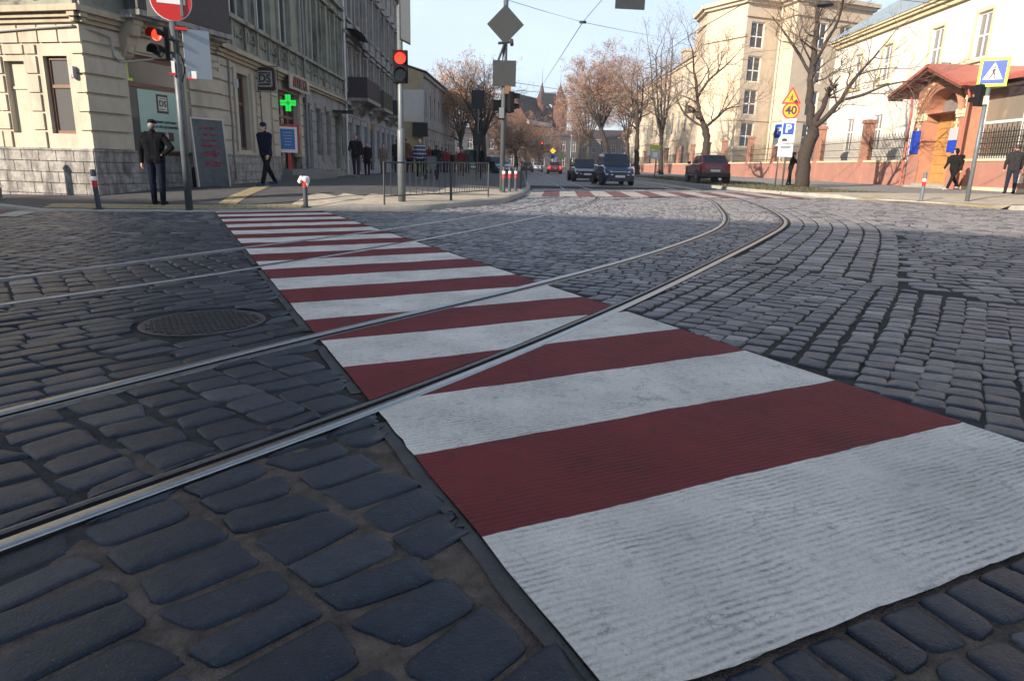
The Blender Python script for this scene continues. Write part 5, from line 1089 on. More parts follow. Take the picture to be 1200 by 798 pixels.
traffic_head(root, Vector((p.x, p.y, hz(112)))-side*.22, (-.35, .94, 0), 2, 5, .30)
mb = MB(); mb.box(-.05, .05, -.05, .05, -.12, .12, T=Matrix.Translation(Vector((p.x, p.y, hz(118)))+fc*.08)); mb.build('control_box', mat('pale_box', (.5, .5, .48), .5), root)

# roadworks, 40 and parking signs by the tree
p = gp(916, 221); root = thing('sign_post', 'post with orange roadworks triangle, round 40 and blue parking sign', 'road sign', p); fc = face_cam(p); side = Vector((0, 0, 1)).cross(fc); Y = p.y; hz = lambda py: at(920, py, Y).z; k_ = Y/800*1.08
pole(root, p, hz(108)-p.z, .04, mat('brown_post', (.10, .085, .07), .6), base=False); sw = side
def on(px, py): v = at(px, py, Y); return Vector((v.x, v.y, v.z))+fc*.07
c = on(928, 115); R_ = 11.0*k_; tri = lambda r_: [(-r_*.87, -r_*.55), (r_*.87, -r_*.55), (0, r_*1.0)]
b1 = board(root, tri(R_), c, fc, REDS, 'roadworks_sign', .02); board(b1, tri(R_*.74), c, fc, ORANGE, 'orange_field', .01, .006); walker(b1, frameT(c+fc*.02+Vector((0, 0, -.03)), fc), R_*.55, name='digging_figure')
board(b1, [(-.1, -.06), (.12, -.06), (.02, .08)], c+side*.17+Vector((0, 0, -.13)), fc, BLACKS, 'rubble_heap', .006, .014)
c = on(927, 130); b2 = board(root, disc(None, 8.4*k_, 0), c, fc, REDS, 'speed_sign', .02); board(b2, disc(None, 6.9*k_, 0), c, fc, ORANGE, 'orange_field', .01, .006); text_mesh('40', .46, frameT(c+fc*.018, fc), 'lettering', BLACKS, b2, .004, .012)
c = on(924, 151); b3 = board(root, rect(13*k_, 19.5*k_), c, fc, WHITES, 'parking_sign', .02); board(b3, rect(11*k_, 11.5*k_), c+Vector((0, 0, -.02)), fc, BLUE, 'blue_field', .01, .006); text_mesh('P', .46, frameT(c+fc*.018+Vector((0, 0, -.02)), fc), 'lettering', WHITES, b3, .004, .014)
text_mesh('ЗОНА', .13, frameT(c+fc*.014+Vector((0, 0, .34)), fc), 'lettering', BLACKS, b3, .004, .002)
c = on(922, 164.5); b4 = board(root, rect(14*k_, 6.2*k_), c, fc, WHITES, 'tow_plate', .02); board(b4, [(-.2, -.05), (.02, -.05), (.02, .02), (-.04, .07), (-.15, .07), (-.2, .02)], c, fc, BLACKS, 'tow_symbol', .006, .014); board(b4, rect(14*k_, .03), c+Vector((0, 0, -.12)), fc, BLACKS, 'black_edge', .006, .014)
c = on(920, 176.5); b5 = board(root, rect(14.5*k_, 13*k_), c, fc, mat('pale_blue_sign', (.42, .47, .55), .5), 'info_plate', .02)
for dz, ww in ((.16, .42), (.1, .36)): board(b5, rect(ww, .03), c+Vector((0, 0, dz)), fc, BLACKS, 'text_line', .004, .012)
for dx in (-.13, .14): board(b5, rrect(.16, .2, .05), c+side*dx+Vector((0, 0, -.1)), fc, WHITES, 'pictogram', .004, .012)
p = gp(908, 218.5); root = thing('sign_post', 'thinner dark post with narrow blue parking sign turned aside', 'road sign', p); fc2 = (face_cam(p)-side*.9).normalized(); Y = p.y
pole(root, p, at(914, 148, Y).z-p.z, .035, base=False); c = at(914, 155, Y)+fc2*.06; b1 = board(root, rect(.62, 1.02), c+Vector((0, 0, -.12)), fc2, WHITES, 'parking_sign', .02); board(b1, rect(.56, .62), c+Vector((0, 0, .04)), fc2, BLUE, 'blue_field', .01, .006); text_mesh('P', .42, frameT(c+fc2*.018+Vector((0, 0, .04)), fc2), 'lettering', WHITES, b1, .004, .012)
# small stop sign plate by the far kerb
p = gp(767, 206, lambda x, y: zr(x)+.12); Y = min(p.y, 62); p = at(767, 206, Y); p.z = zr(p.x)+.12; root = thing('sign_post', 'small lime topped pale blue sign on a thin post beyond the cars', 'road sign', p); pole(root, p, at(767, 168, Y).z-p.z, .04, base=False)
c = at(767.5, 173, Y); c.y -= .07; board(root, rect(.85, .42), c, FACE, mat('lime_plate', (.42, .50, .04), .5), 'lime_plate', .02); c = at(767.5, 181.5, Y); c.y -= .07; b1 = board(root, rect(.80, .75), c, FACE, mat('pale_blue_sign', (.42, .47, .55), .5), 'bus_plate', .02); board(b1, rect(.4, .4), c, FACE, WHITES, 'pictogram', .004, .008)
# far street signs and lamps
for (px_, py_, yt, Y, lab) in ((648, 200, 168, 100, 'far thin post with yellow diamond and blue plate beside the red car'), (657.5, 200, 180, 96, 'far thin post with small green plate beside the red car')):
    p = at(px_, py_, Y); p.z = zr(p.x); root = thing('sign_post', lab, 'road sign', p); pole(root, p, at(px_, yt, Y).z-p.z, .05, base=False)
    if 'yellow' in lab:
        c = at(px_, 177, Y); c.y -= .1; board(root, [(0, -.42), (.42, 0), (0, .42), (-.42, 0)], c, FACE, mat('sign_yellow', (.8, .5, .02), .5), 'diamond_sign', .03); c = at(px_, 183, Y); c.y -= .1; board(root, rect(.45, .7), c, FACE, BLUE, 'blue_plate', .03); c = at(px_+2, 187, Y); c.y -= .1; board(root, rect(.6, .6), c, FACE, WHITES, 'white_plate', .03)
    else: c = at(px_, 184, Y); c.y -= .1; board(root, rect(.6, .6), c, FACE, mat('sign_green', (.2, .5, .1), .5), 'green_plate', .03)
for px_, Y, yt, lab in ((668, 84, 160, 'far grey lamp post left of the dark car'), (690.5, 80, 170, 'far short grey post behind the dark car'), (703.0, 78, 167, 'far short grey post behind the blue minivan')):
    p = at(px_, 203, Y); p.z = zr(p.x); root = thing('lamp_post', lab, 'lamp post', p); pole(root, p, at(px_, yt, Y).z-p.z, .10, POLEL); mb = MB(); mb.lathe([(0, 0), (.16, .02), (.12, .16), (0, .2)], (p.x, p.y, at(px_, yt, Y).z), seg=8); mb.build('lamp_cap', POLEL, root)
# traffic light beyond (red)
p = at(634.5, 202, 110); p.z = zr(p.x); root = thing('signal_pole', 'far small traffic light showing red over the distant cars', 'traffic light', p); pole(root, p, at(634, 168, 110).z-p.z, .07); traffic_head(root, at(635, 171.5, 109.7), FACE, 3, 0, .45)

# bollards
BOL = mat('bollard_dark', (.035, .045, .055), .5)
def bollard(p, label, h=.78, group='bollards with white and red bands', dark=BOL, tilt=0.):
    root = thing('bollard', label, 'bollard', p, 0, group); r = .052
    for name, a, b, m in (('post', -.05, .44, dark), ('red_band', .44, .58, REDS), ('white_band', .58, .66, WHITES), ('post_top', .66, h, dark)):
        mb = MB(); T = Matrix.Translation(p) @ Matrix.Rotation(tilt, 4, 'Y')
        mb.lathe([(r, a), (r, b)] if name != 'post_top' else [(r, a), (r, b-.02), (r*.7, b), (0, b+.004)], (0, 0, 0), seg=14, T=T); mb.build(name, m, root, smooth=False)
    mb = MB(); mb.lathe([(r*2.2, 0), (r*2.2, .015), (r*1.2, .025)], p, seg=14); mb.build('base_plate', dark, root); return root
bollard(gp(116, 245), 'dark bollard with white and red bands near the corner of the cream building', .80, tilt=-.05)
b_ = bollard(gp(358.5, 243), 'bollard with a white rag tied over its top beside the crosswalk', .62)
p = gp(358.5, 243); mb = MB()
for k in range(5): a = k*1.3; mb.tube([p+Vector((.06*math.cos(a), .06*math.sin(a), .66)), p+Vector((.09*math.cos(a)-.03, .09*math.sin(a), .56)), p+Vector((.10*math.cos(a)-.06, .08*math.sin(a), .44+.04*k))], [.045, .05, .02], 6)
rag = mb.build('white_rag', mat('white_cloth', (.7, .68, .68), .9), None); rag.parent = None; tag(rag, 'crumpled white rag tied round the top of the bollard by the crosswalk', 'rag')
bollard(gp(1079, 237), 'grey bollard with red and white bands at the right kerb', .86, dark=POLEL)
for px_, lab in ((590, 'bollard with red band, left of three beside the middle pole'), (597, 'bollard with red band, middle of three beside the middle pole'), (604, 'bollard with red band, right of three beside the middle pole')): bollard(gp(px_, 225.5-(px_-590)*.12), lab, .80)

# railings
RAIL = mat('railing_grey', (.035, .043, .048), .5, .3)
def railing(p0, p1, label, n, h=.92, legs=2):
    p0, p1 = Vector(p0), Vector(p1); root = thing('railing', label, 'railing', p0, 0, 'street corner railings'); up = Vector((0, 0, 1)); d = p1-p0
    for i in range(legs): q = p0+d*i/(legs-1); mb = MB(); mb.tube([q-up*.1, q+up*h], .021, 8); mb.build('post', RAIL, root)
    mb = MB(); mb.tube([p0+up*(h-.02), p1+up*(h-.02)], .017, 8); mb.tube([p0+up*.18, p1+up*.18], .014, 8); mb.build('rail_bar', RAIL, root)
    mb = MB()
    for k in range(1, n): q = p0+d*k/n; mb.tube([q+up*.18, q+up*(h-.02)], .008, 5)
    o = mb.build('bars', RAIL, root)
a, b, c = gp(450.5, 240), gp(528, 235), gp(572, 231)
railing(a, b, 'grey bar railing behind the red signal pole', 11); railing(b+(c-b)*.02, c, 'finer barred grey railing between signal pole and middle pole', 15)
railing(gp(610, 221.5), gp(617, 213.5), 'short dark railing along the kerb beside the three bollards', 8, 1.0)
# blackboard leaning on the corner building
p = gp(250, 219); fc = Vector((.9, -.43, 0)).normalized(); root = thing('blackboard', 'dark A-board with red chalk writing leaning by the shop corner', 'sign board', p)
T = panelT(p+Vector((0, 0, .87)), fc) @ Matrix.Rotation(R(-4), 4, 'X'); mb = MB(); mb.prism(rect(1.0, 1.72), T, .03); b = mb.build('board', mat('slate_board', (.055, .075, .09), .6, var=.35, vscale=5), root)
mb = MB(); 
for x0, x1, z0, z1_ in ((-.53, -.485, -.87, .88), (.485, .53, -.87, .88), (-.485, .485, .84, .88)): mb.box(x0, x1, -.02, .04, z0, z1_, T=T)
mb.build('frame', mat('worn_aluminium', (.4, .4, .38), .5, .3), root); rr = random.Random(3)
mb = MB()
for i, z in enumerate((.62, .46, .32, .18, .02, -.05, -.25, -.32)):
    x = -.25+rr.uniform(-.06, .06); pts_ = []
    while x < .28+rr.uniform(-.05, .12): pts_.append(T @ Vector((x, -.006, z+rr.uniform(-.045, .045)))); x += .022
    mb.tube(pts_, .009, 4)
mb.build('red_writing', mat('red_chalk', (.42, .02, .04), .8), b)
# wheel-like hoop beside it
p = gp(226, 219.5); root = thing('bicycle_hoop', 'pale curved metal hoop standing by the blackboard', 'bike stand', p); mb = MB(); mb.tube([p+Vector((0, .12, 0))+Vector((.05*math.sin(t), .28*math.sin(t), .38-.38*math.cos(t))) for t in np.linspace(0, math.pi, 12)], .02, 6); mb.build('hoop', POLEL, root); mb = MB(); mb.lathe([(.05, -.05), (.05, .5), (.0, .52)], p+Vector((0, .12, 0)), seg=10); mb.build('foot_post', BLACKP, root)
# hanging shop sign
HC = at(311, 93, FS.p(3.3, 0).y); HN = (HC-FS.p(3.3, 0)).dot(FS.n); HZ = HC.z; q = FS.p(3.3, HZ+.2, .03); root = thing('hanging_sign', 'dark framed square shop sign hanging on an iron bracket over the pavement', 'shop sign', q)
c = HC; fcn = Vector((0, -1, 0)); T = panelT(c, fcn); mb = MB(); mb.prism(rrect(.66, .72, .09), T @ Matrix.Translation((0, -.06, 0)), .14); b = mb.build('sign_frame', mat('logo_frame_brown', (.04, .014, .016), .5), root)
mb = MB(); mb.prism(rrect(.49, .50, .05), T @ Matrix.Translation((0, -.075, 0)), .02); mb.build('sign_field', mat('logo_field_grey', (.36, .35, .31), .6), b); text_mesh('DS', .34, frameT(c+fcn*.085, fcn), 'lettering', LETD, b, .004, .01)
mb = MB(); mb.prism([(-.22, -.20), (.14, -.20), (.22, -.13), (-.21, -.15)], T @ Matrix.Translation((0, -.08, 0)), .01); mb.build('flourish', LETD, b); mb = MB(); mb.prism([(-.22, .16), (.22, .16), (.21, .20), (-.17, .215)], T @ Matrix.Translation((0, -.08, 0)), .01); mb.build('flourish', LETD, b)
mb = MB(); up = Vector((0, 0, 1)); mb.tube([FS.p(3.3, HZ+.40, .02), FS.p(3.3, HZ+.40, HN+.4)], .014, 6); mb.tube([FS.p(3.3, HZ-.40, .02), FS.p(3.3, HZ-.40, HN+.4)], .012, 6); mb.tube([FS.p(3.3, HZ-.55, .03), FS.p(3.3, HZ+.5, .03)], .016, 6); mb.tube([FS.p(3.3, HZ-.40, HN+.4), FS.p(3.3, HZ+.40, HN+.4)], .012, 6)
mb.tube([FS.p(3.3, HZ-.53, .04+.10*math.sin(t))+up*(-.08*t*.3) for t in np.linspace(0, 4, 10)], .010, 5); mb.tube([FS.p(3.32, HZ-.4, .1), FS.p(3.35, 2.0, .1), FS.p(3.4, 1.0, .1), FS.p(3.4, .4, .1)], .018, 5); mb.build('iron_bracket', DARKM, root)
# green pharmacy cross
c = at(338, 121, FS.p(5.75, 0).y); CZ = c.z; CN = (c-FS.p(5.75, 0)).dot(FS.n); root = thing('pharmacy_cross', 'lit green pharmacy cross on the shop front', 'pharmacy sign', FS.p(5.75, CZ, 0)); a_, w_ = .29, .098
cross = [(-w_, -a_), (w_, -a_), (w_, -w_), (a_, -w_), (a_, w_), (w_, w_), (w_, a_), (-w_, a_), (-w_, w_), (-a_, w_), (-a_, -w_), (-w_, -w_)]
T = panelT(c, fcn); mb = MB(); mb.prism(cross, T @ Matrix.Translation((0, -.05, 0)), .1); b = mb.build('led_panel', LIT_G, root); mb = MB(); mb.prism([(x*1.05, z*1.05) for x, z in cross], T @ Matrix.Translation((0, -.03, 0)), .09); mb.build('case', BLACKP, root)
mb = MB(); mb.prism(disc(None, .07, 0, 12), T @ Matrix.Translation((0, -.056, 0)), .01); mb.tube([T @ Vector((0, -.052, z)) for z in (-.28, .28)], .012, 4); mb.tube([T @ Vector((x, -.052, 0)) for x in (-.28, .28)], .012, 4)
for i in range(-6, 7):
    for j in range(-6, 7):
        x, z = i*.043, j*.043
        if (abs(x) < w_ or abs(z) < w_) and (i+j) % 2 and abs(x)+abs(z) > .10: mb.prism(rect(.016, .016), T @ Matrix.Translation((x, -.054, z)), .006)
mb.build('led_pattern', mat('dark_green_led', (.01, .12, .02), .5, emit=(.01, .25, .03), estr=.6), b); mb = MB(); mb.tube([FS.p(5.75, CZ, -.1), FS.p(5.75, CZ, CN)], .025, 6); mb.build('arm', DARKM, root)
# blue information stand with red leg
p = at(340, 196, FS.p(6.4, 0).y-.1); p.z = pave(p.x, p.y); fc = (face_cam(p)+Vector((.15, 0, 0))).normalized(); side = Vector((0, 0, 1)).cross(fc); root = thing('info_stand', 'red framed stand with a blue white poster beside the pharmacy door', 'poster stand', p)
mb = MB(); mb.box(-.06, .06, -.04, .04, -.05, 1.0, T=panelT(p, fc)); mb.box(.34, .40, -.03, .03, 1.0, 2.05, T=panelT(p, fc)); mb.box(-.40, .40, -.04, .04, 1.96, 2.04, T=panelT(p, fc)); mb.build('red_frame', REDS, root)
c = p+Vector((0, 0, 1.48)); b = board(root, rect(.66, .94), c-side*.02, fc, WHITES, 'poster_case', .06, .03); board(b, rect(.52, .74), c-side*.04+Vector((0, 0, .02)), fc, mat('poster_blue', (.05, .16, .42), .5), 'blue_poster', .006, .036)
for k in range(5): board(b, rect(.36-.03*k, .025), c-side*.04+Vector((0, 0, .26-.11*k)), fc, mat('poster_pale_blue', (.3, .45, .65), .5), 'text_line', .004, .041)
# orange round hanging sign
c = at(432.5, 149, 46); root = thing('round_sign', 'round orange shop sign hanging from the tenement wall', 'shop sign', c); mb = MB(); mb.prism(disc(None, .28, 0, 18), panelT(c, FACE), .05); mb.build('disc', mat('orange_disc', (.55, .22, .02), .5), root); mb = MB(); mb.tube([c+Vector((0, .03, .26)), c+Vector((0, .03, .34)), Vector((FB.o.x-.6, 46.03, c.z+.34))], .02, 5); mb.tube([c+Vector((.12, .03, 0)), c+Vector((.12, .03, -c.z+pave(c.x, 46))) ], .03, 6); mb.build('bracket', DARKM, root)
# parked green kiosk van etc are built with the cars
# ---- overhead wires
WIRE = mat('wire_black', (.03, .032, .036), .5)
def wire(pts, label, r=.012, sag=.0):
    P = []
    for a, b in zip(pts[:-1], pts[1:]):
        for k in range(8): t = k/8; v = a.lerp(b, t); v.z -= sag*4*t*(1-t); P.append(v)
    P.append(pts[-1]); mb = MB(); mb.tube(P, r, 5); o = mb.build('overhead_wire', WIRE); tag(o, label, 'wire', 'overhead tram wires'); return o
J = at(683, 26.5, 26)
wire([Vector((-9.1, 36, 11.5)), J, Vector((24.1, 96.2, 17.5))], 'span wire crossing the sky from the left facades to the tall beige block', .009, .25)
wire([Vector((6, -6, 7.5)), J], 'wire from overhead down to the knot in the middle of the sky', .009)
wire([J, at(626, 115, 110)], 'tram contact wire running from the knot down to the turrets', .014)
wire([Vector((30, 6, 8.5)), at(880, 0, 22), at(820, 34, 30), at(735, 92, 80), at(690, 128, 130)], 'tram contact wire descending along the street past the tall block', .013)
wire([at(1010, 48, 34), at(880, 62, 50), at(735, 98, 84)], 'thin wire slanting across the front of the tall block', .010)
wire([at(590, 95, 26.2), at(700, 112, 92)], 'thin wire from the middle pole towards the brown trees', .012)
mb = MB(); mb.box(-.12, .12, -.03, .03, -.04, .04, T=Matrix.Translation(J)); o = mb.build('wire_clamp', WIRE); tag(o, 'small dark clamp where the overhead wires meet', 'clamp')
# hanging sign on the wire and street lamp head
c = at(739, -3, 26); root = thing('hanging_road_sign', 'grey back of a square sign hanging at the top edge', 'road sign', c); board(root, rect(1.05, .78), c, Vector((.1, -1, 0)).normalized(), SIGNB, 'sign_back', .03); mb = MB(); mb.tube([c+Vector((-.3, 0.03, .3)), c+Vector((-.3, .03, 1.3))], .015, 5); mb.tube([c+Vector((.3, 0.03, .3)), c+Vector((.3, .03, 1.3))], .015, 5); mb.tube([c+Vector((-12, 3, 1.3)), c+Vector((14, 5, 1.3))], .014, 5); mb.build('hanger', WIRE, root)
c = at(643, 116, 96); root = thing('hanging_road_sign', 'far grey square sign back hanging in front of the turrets', 'road sign', c); board(root, rect(1.9, 1.4), c, FACE, SIGNB, 'sign_back', .04); mb = MB(); mb.tube([c+Vector((-9, 0, 1.1)), c+Vector((0, 0, .75)), c+Vector((16, 0, 1.4))], .03, 5); mb.build('hanger', WIRE, root)
c = at(967, 6, 30); root = thing('street_lamp', 'hanging grey street lamp above the leaning tree', 'street lamp', c); mb = MB(); mb.lathe([(0, .12), (.2, .1), (.34, 0), (.30, -.05), (0, -.08)], c, seg=14, T=None); mb.build('lamp_shade', SIGNB, root, smooth=True); mb = MB(); mb.tube([c+Vector((0, 0, .1)), c+Vector((0, 0, .5))], .03, 6); mb.tube([c+Vector((-18, 4, 1.4)), c+Vector((0, 0, .5)), c+Vector((-2+10, 5, 1.2))], .014, 5); mb.build('hanger', WIRE, root)
# ================================================================== PEOPLE
def capsule(bm, a, b, ra, rb, seg=10):
    a, b = Vector(a), Vector(b); d = b-a; L_ = max(d.length, 1e-5); Tm = d.to_track_quat('Z', 'Y').to_matrix().to_4x4(); Tm.translation = a
    prof = [(ra*math.sin(t), -ra*math.cos(t)) for t in (.35, .8, 1.2)]+[(ra, 0), (rb, L_)]+[(rb*math.cos(t), L_+rb*math.sin(t)) for t in (.4, .8, 1.2)]
    rings = [[bm.verts.new(Tm @ Vector((r*math.cos(2*math.pi*k/seg), r*math.sin(2*math.pi*k/seg), z))) for k in range(seg)] for r, z in prof]
    for u, v in zip(rings[:-1], rings[1:]):
        for k in range(seg): bm.faces.new((u[k], u[(k+1) % seg], v[(k+1) % seg], v[k]))
    bm.faces.new(list(reversed(rings[0]))); bm.faces.new(rings[-1])
def ellip(bm, c, r, seg=14):
    m = bmesh.ops.create_uvsphere(bm, u_segments=seg, v_segments=10, radius=1); 
    for v in m['verts']: v.co = Vector((v.co.x*r[0], v.co.y*r[1], v.co.z*r[2]))+Vector(c)
def fuse(bm, name, m, parent, voxel, smooth=3):
    me = bpy.data.meshes.new(name); bm.to_mesh(me); bm.free(); o = bpy.data.objects.new(name, me); COL.objects.link(o)
    md = o.modifiers.new('r', 'REMESH'); md.mode = 'VOXEL'; md.voxel_size = voxel; md.use_smooth_shade = True
    sm = o.modifiers.new('s', 'SMOOTH'); sm.iterations = smooth; sm.factor = .5
    dg = bpy.context.evaluated_depsgraph_get(); dg.update(); me2 = bpy.data.meshes.new_from_object(o.evaluated_get(dg)); o.modifiers.clear(); o.data = me2; bpy.data.meshes.remove(me)
    me2.materials.clear()
    for x in (m if isinstance(m, (list, tuple)) else [m]): me2.materials.append(x)
    o.parent = parent; return o
SKIN = mat('skin', (.52, .30, .21), .55)
def cloth(name, col, rough=.95): return mat('cloth_'+name, tuple(c*.72 for c in col), rough, var=.2, vscale=14, bump=.5, bscale=40, spec=.12)
def person(p, rz, label, H=1.75, top=(.02, .02, .025), legs=(.02, .022, .03), shoe=(.02, .02, .02), hair=(.05, .035, .025), hat=None, stride=.0, armL=(.1, .12), armR=(.1, -.12), vox=.014, hem=.50, group=None, long_hair=False, topmat=None, bagf=None, lean=0., female=False, lift=0., headturn=0., hood=False):
    """faces local -Y. arm = (forward swing angle, elbow bend)"""
    root = thing('person', label, 'person', p, rz, group); s = H/1.75; S = lambda *v: Vector(v)*s
    sh = (.19 if female else .21)*s; hip = .095*s
    hipz = .93*s; shz = 1.43*s; ln = Vector((0, -math.sin(lean), 0))
    J = {}
    for sd, k in ((-1, 'L'), (1, 'R')):
        ph = stride*sd; th = .44*s; sk = .43*s
        h = Vector((hip*sd, 0, hipz)); kn = h+Vector((.01*sd, -math.sin(ph)*th, -math.cos(ph)*th)); bend = ph+(-.55 if ph < 0 else -.05)*abs(stride)*1.3; an = kn+Vector((0, -math.sin(bend)*sk, -math.cos(bend)*sk))
        J['hip'+k], J['knee'+k], J['ank'+k] = h, kn, an
    low = min(J['ankL'].z, J['ankR'].z)-.07*s
    dz = -low
    for k in J: J[k].z += dz
    hipz += dz; shz += dz
    for sd, k, (a, e) in ((-1, 'L', armL), (1, 'R', armR)):
        shd = Vector((sh*sd, 0, shz-.03*s))+ln*.5*s; out = .20
        el = shd+Vector((math.sin(out)*sd*.29*s, -math.sin(a)*.29*s, -math.cos(a)*.28*s)); b_ = a+abs(e)*2.2; wr = el+Vector(((.02-.10*abs(e)*2)*sd*s, -math.sin(b_)*.25*s, -math.cos(b_)*.25*s)); J['sh'+k], J['el'+k], J['wr'+k] = shd, el, wr
        if bagf == 'hips'+k or bagf == 'hips': wr = Vector((.19*sd*s, .06*s, hipz+.12*s)); el = Vector((.40*sd*s, .10*s, hipz+.26*s)); J['el'+k], J['wr'+k] = el, wr
    neck = Vector((0, 0, shz+.06*s))+ln*.55*s; head = Vector((0, -.02*s, shz+.205*s))+ln*.65*s
    # body
    bm = bmesh.new(); cp = lambda a, b, ra, rb: capsule(bm, a, b, ra*s, rb*s)
    def torso(g=0.):
        for sd in (-1, 1): cp((.075*s*sd, 0, hipz), Vector((.07*s*sd, 0, hipz+.22*s))+ln*.25*s, .095+g, .085+g); cp(Vector((.07*s*sd, 0, hipz+.2*s))+ln*.25*s, Vector((.10*s*sd, 0, shz-.12*s))+ln*.5*s, .09+g, .105+g)
        cp(J['shL']+Vector((.04*s, 0, 0)), J['shR']-Vector((.04*s, 0, 0)), .068+g, .068+g)
    torso()
    cp(Vector((0, 0, shz-.02*s))+ln*.5*s, neck, .06, .052); cp(neck, head-Vector((0, 0, .06*s)), .052, .05)
    for k in 'LR':
        cp(J['hip'+k], J['knee'+k], .088, .058); cp(J['knee'+k], J['ank'+k], .056, .04); f = Vector((0, -.17*s, -.045*s)); cp(J['ank'+k]+Vector((0, .03*s, -.035*s)), J['ank'+k]+f, .036, .03)
        cp(J['sh'+k], J['el'+k], .052, .042); cp(J['el'+k], J['wr'+k], .04, .028)
        d = (J['wr'+k]-J['el'+k]).normalized(); sd = -1 if k == 'L' else 1; pa = J['wr'+k]+d*.075*s; fx = Vector((0, -1, 0)); fx = (fx-d*fx.dot(d)).normalized()
        cp(J['wr'+k], pa, .026, .030); cp(J['wr'+k]+d*.02*s+fx*.02*s, pa+fx*.022*s, .016, .014); cp(J['wr'+k]+d*.02*s-fx*.02*s, pa-fx*.02*s, .016, .014)
        inw = Vector((-sd, 0, 0)); inw = (inw-d*inw.dot(d)).normalized()
        for i, (o, l) in enumerate(((.030, .065), (.011, .075), (-.009, .07), (-.028, .055))): q = pa+fx*o*s; r_ = q+d*l*.55*s+inw*.008*s; cp(q, r_, .0095, .009); cp(r_, r_+d*l*.42*s+inw*.022*s, .009, .007)
        q = J['wr'+k]+d*.025*s+fx*.028*s; r_ = q+d*.035*s+fx*.025*s+inw*.01*s; cp(q, r_, .012, .010); cp(r_, r_+d*.03*s+fx*.004*s+inw*.01*s, .010, .008)
    RH = Matrix.Translation(head) @ Matrix.Rotation(headturn, 4, 'Z'); hp = lambda x, y, z: RH @ (Vector((x, y, z))*s)
    ellip(bm, head+Vector((0, .012*s, .015*s)), (.074*s, .092*s, .105*s)); cp(hp(0, -.035, -.05), hp(0, -.05, -.085), .052, .034)          # skull, jaw
    cp(hp(0, -.085, .015), hp(0, -.108, -.022), .010, .014); cp(hp(-.03, -.078, .03), hp(.03, -.078, .03), .012, .012); cp(hp(-.02, -.082, -.058), hp(.02, -.082, -.058), .009, .009)
    for sd in (-1, 1): cp(hp(.074*sd, .005, .015), hp(.078*sd, .012, -.02), .014, .010)
    fuse(bm, 'body', SKIN, root, vox*s, 2)
    mb = MB()
    for sd in (-1, 1): mb.lathe([(0, -.011), (.012, 0), (0, .011)], hp(.03*sd, -.080, .008), seg=8)
    mb.build('eyes', BLACKS, root, world=False)
    # clothes
    bm = bmesh.new(); g = .024 if female else .036; cp = lambda a, b, ra, rb: capsule(bm, a, b, ra*s, rb*s); torso(g)
    cp((0, 0, hipz+.1*s), Vector((0, 0, shz-.06*s))+ln*.5*s, .12, .13)
    for k in 'LR': cp(J['sh'+k], J['el'+k], .070, .058); cp(J['el'+k], J['el'+k].lerp(J['wr'+k], .93), .056, .044)
    hz_ = hem*H+dz
    if hem < .52:
        for sd in (-1, 1): cp((.085*s*sd, 0, hz_+.1*s), (.07*s*sd, 0, hipz+.1*s), .118 if hem > .4 else .14, .11)
        cp((0, 0, hz_+.1*s), (0, 0, hipz+.1*s), .13 if hem > .4 else .15, .12)
    cp(Vector((0, .015*s, shz+.0*s))+ln*.5*s, Vector((0, .01*s, shz+.075*s))+ln*.55*s, .085, .068)
    if hood: ellip(bm, head+Vector((0, .03*s, .01*s)), (.105*s, .115*s, .135*s))
    fuse(bm, 'coat', topmat or cloth('top%02x%02x%02x' % tuple(int(c*999) % 256 for c in top), top), root, vox*s, 2)
    bm = bmesh.new(); cp = lambda a, b, ra, rb: capsule(bm, a, b, ra*s, rb*s); cp((-.05*s, 0, hipz+.06*s), (.05*s, 0, hipz+.06*s), .125, .125)
    for k in 'LR': cp(J['hip'+k], J['knee'+k], .108, .075); cp(J['knee'+k], J['ank'+k]+Vector((0, 0, .01*s)), .072, .058)
    fuse(bm, 'trousers', cloth('leg%02x%02x%02x' % tuple(int(c*999) % 256 for c in legs), legs), root, vox*s, 2)
    bm = bmesh.new()
    for k in 'LR':
        a = J['ank'+k]; capsule(bm, a+Vector((0, .035*s, -.028*s)), a+Vector((0, -.19*s, -.038*s)), .046*s, .036*s); capsule(bm, a+Vector((0, 0.01*s, .02*s)), a+Vector((0, .0, -.03*s)), .05*s, .05*s)
    for v in bm.verts: v.co.z = max(v.co.z, min(J['ankL'].z, J['ankR'].z)-.07*s if v.co.z < .12*s else v.co.z)
    fuse(bm, 'shoes', cloth('shoe%02x%02x%02x' % tuple(int(c*999) % 256 for c in shoe), shoe), root, vox*s*.9, 1)
    if not hood:
        bm = bmesh.new()
        if hat is None or long_hair:
            ellip(bm, head+Vector((0, .025*s, .035*s)), (.083*s, .092*s, .098*s))
            if long_hair: capsule(bm, head+Vector((0, .06*s, .02*s)), head+Vector((0, .07*s, -.17*s)), .075*s, .05*s)
            for v in bm.verts:
                if v.co.y < head.y-.045*s and v.co.z < head.z+.06*s: v.co.y = head.y-.04*s
            fuse(bm, 'hair', mat('hair%02x%02x' % (int(hair[0]*999) % 256, int(hair[2]*999) % 256), hair, .6, var=.3, vscale=40), root, vox*s, 1)
        else: bm.free()
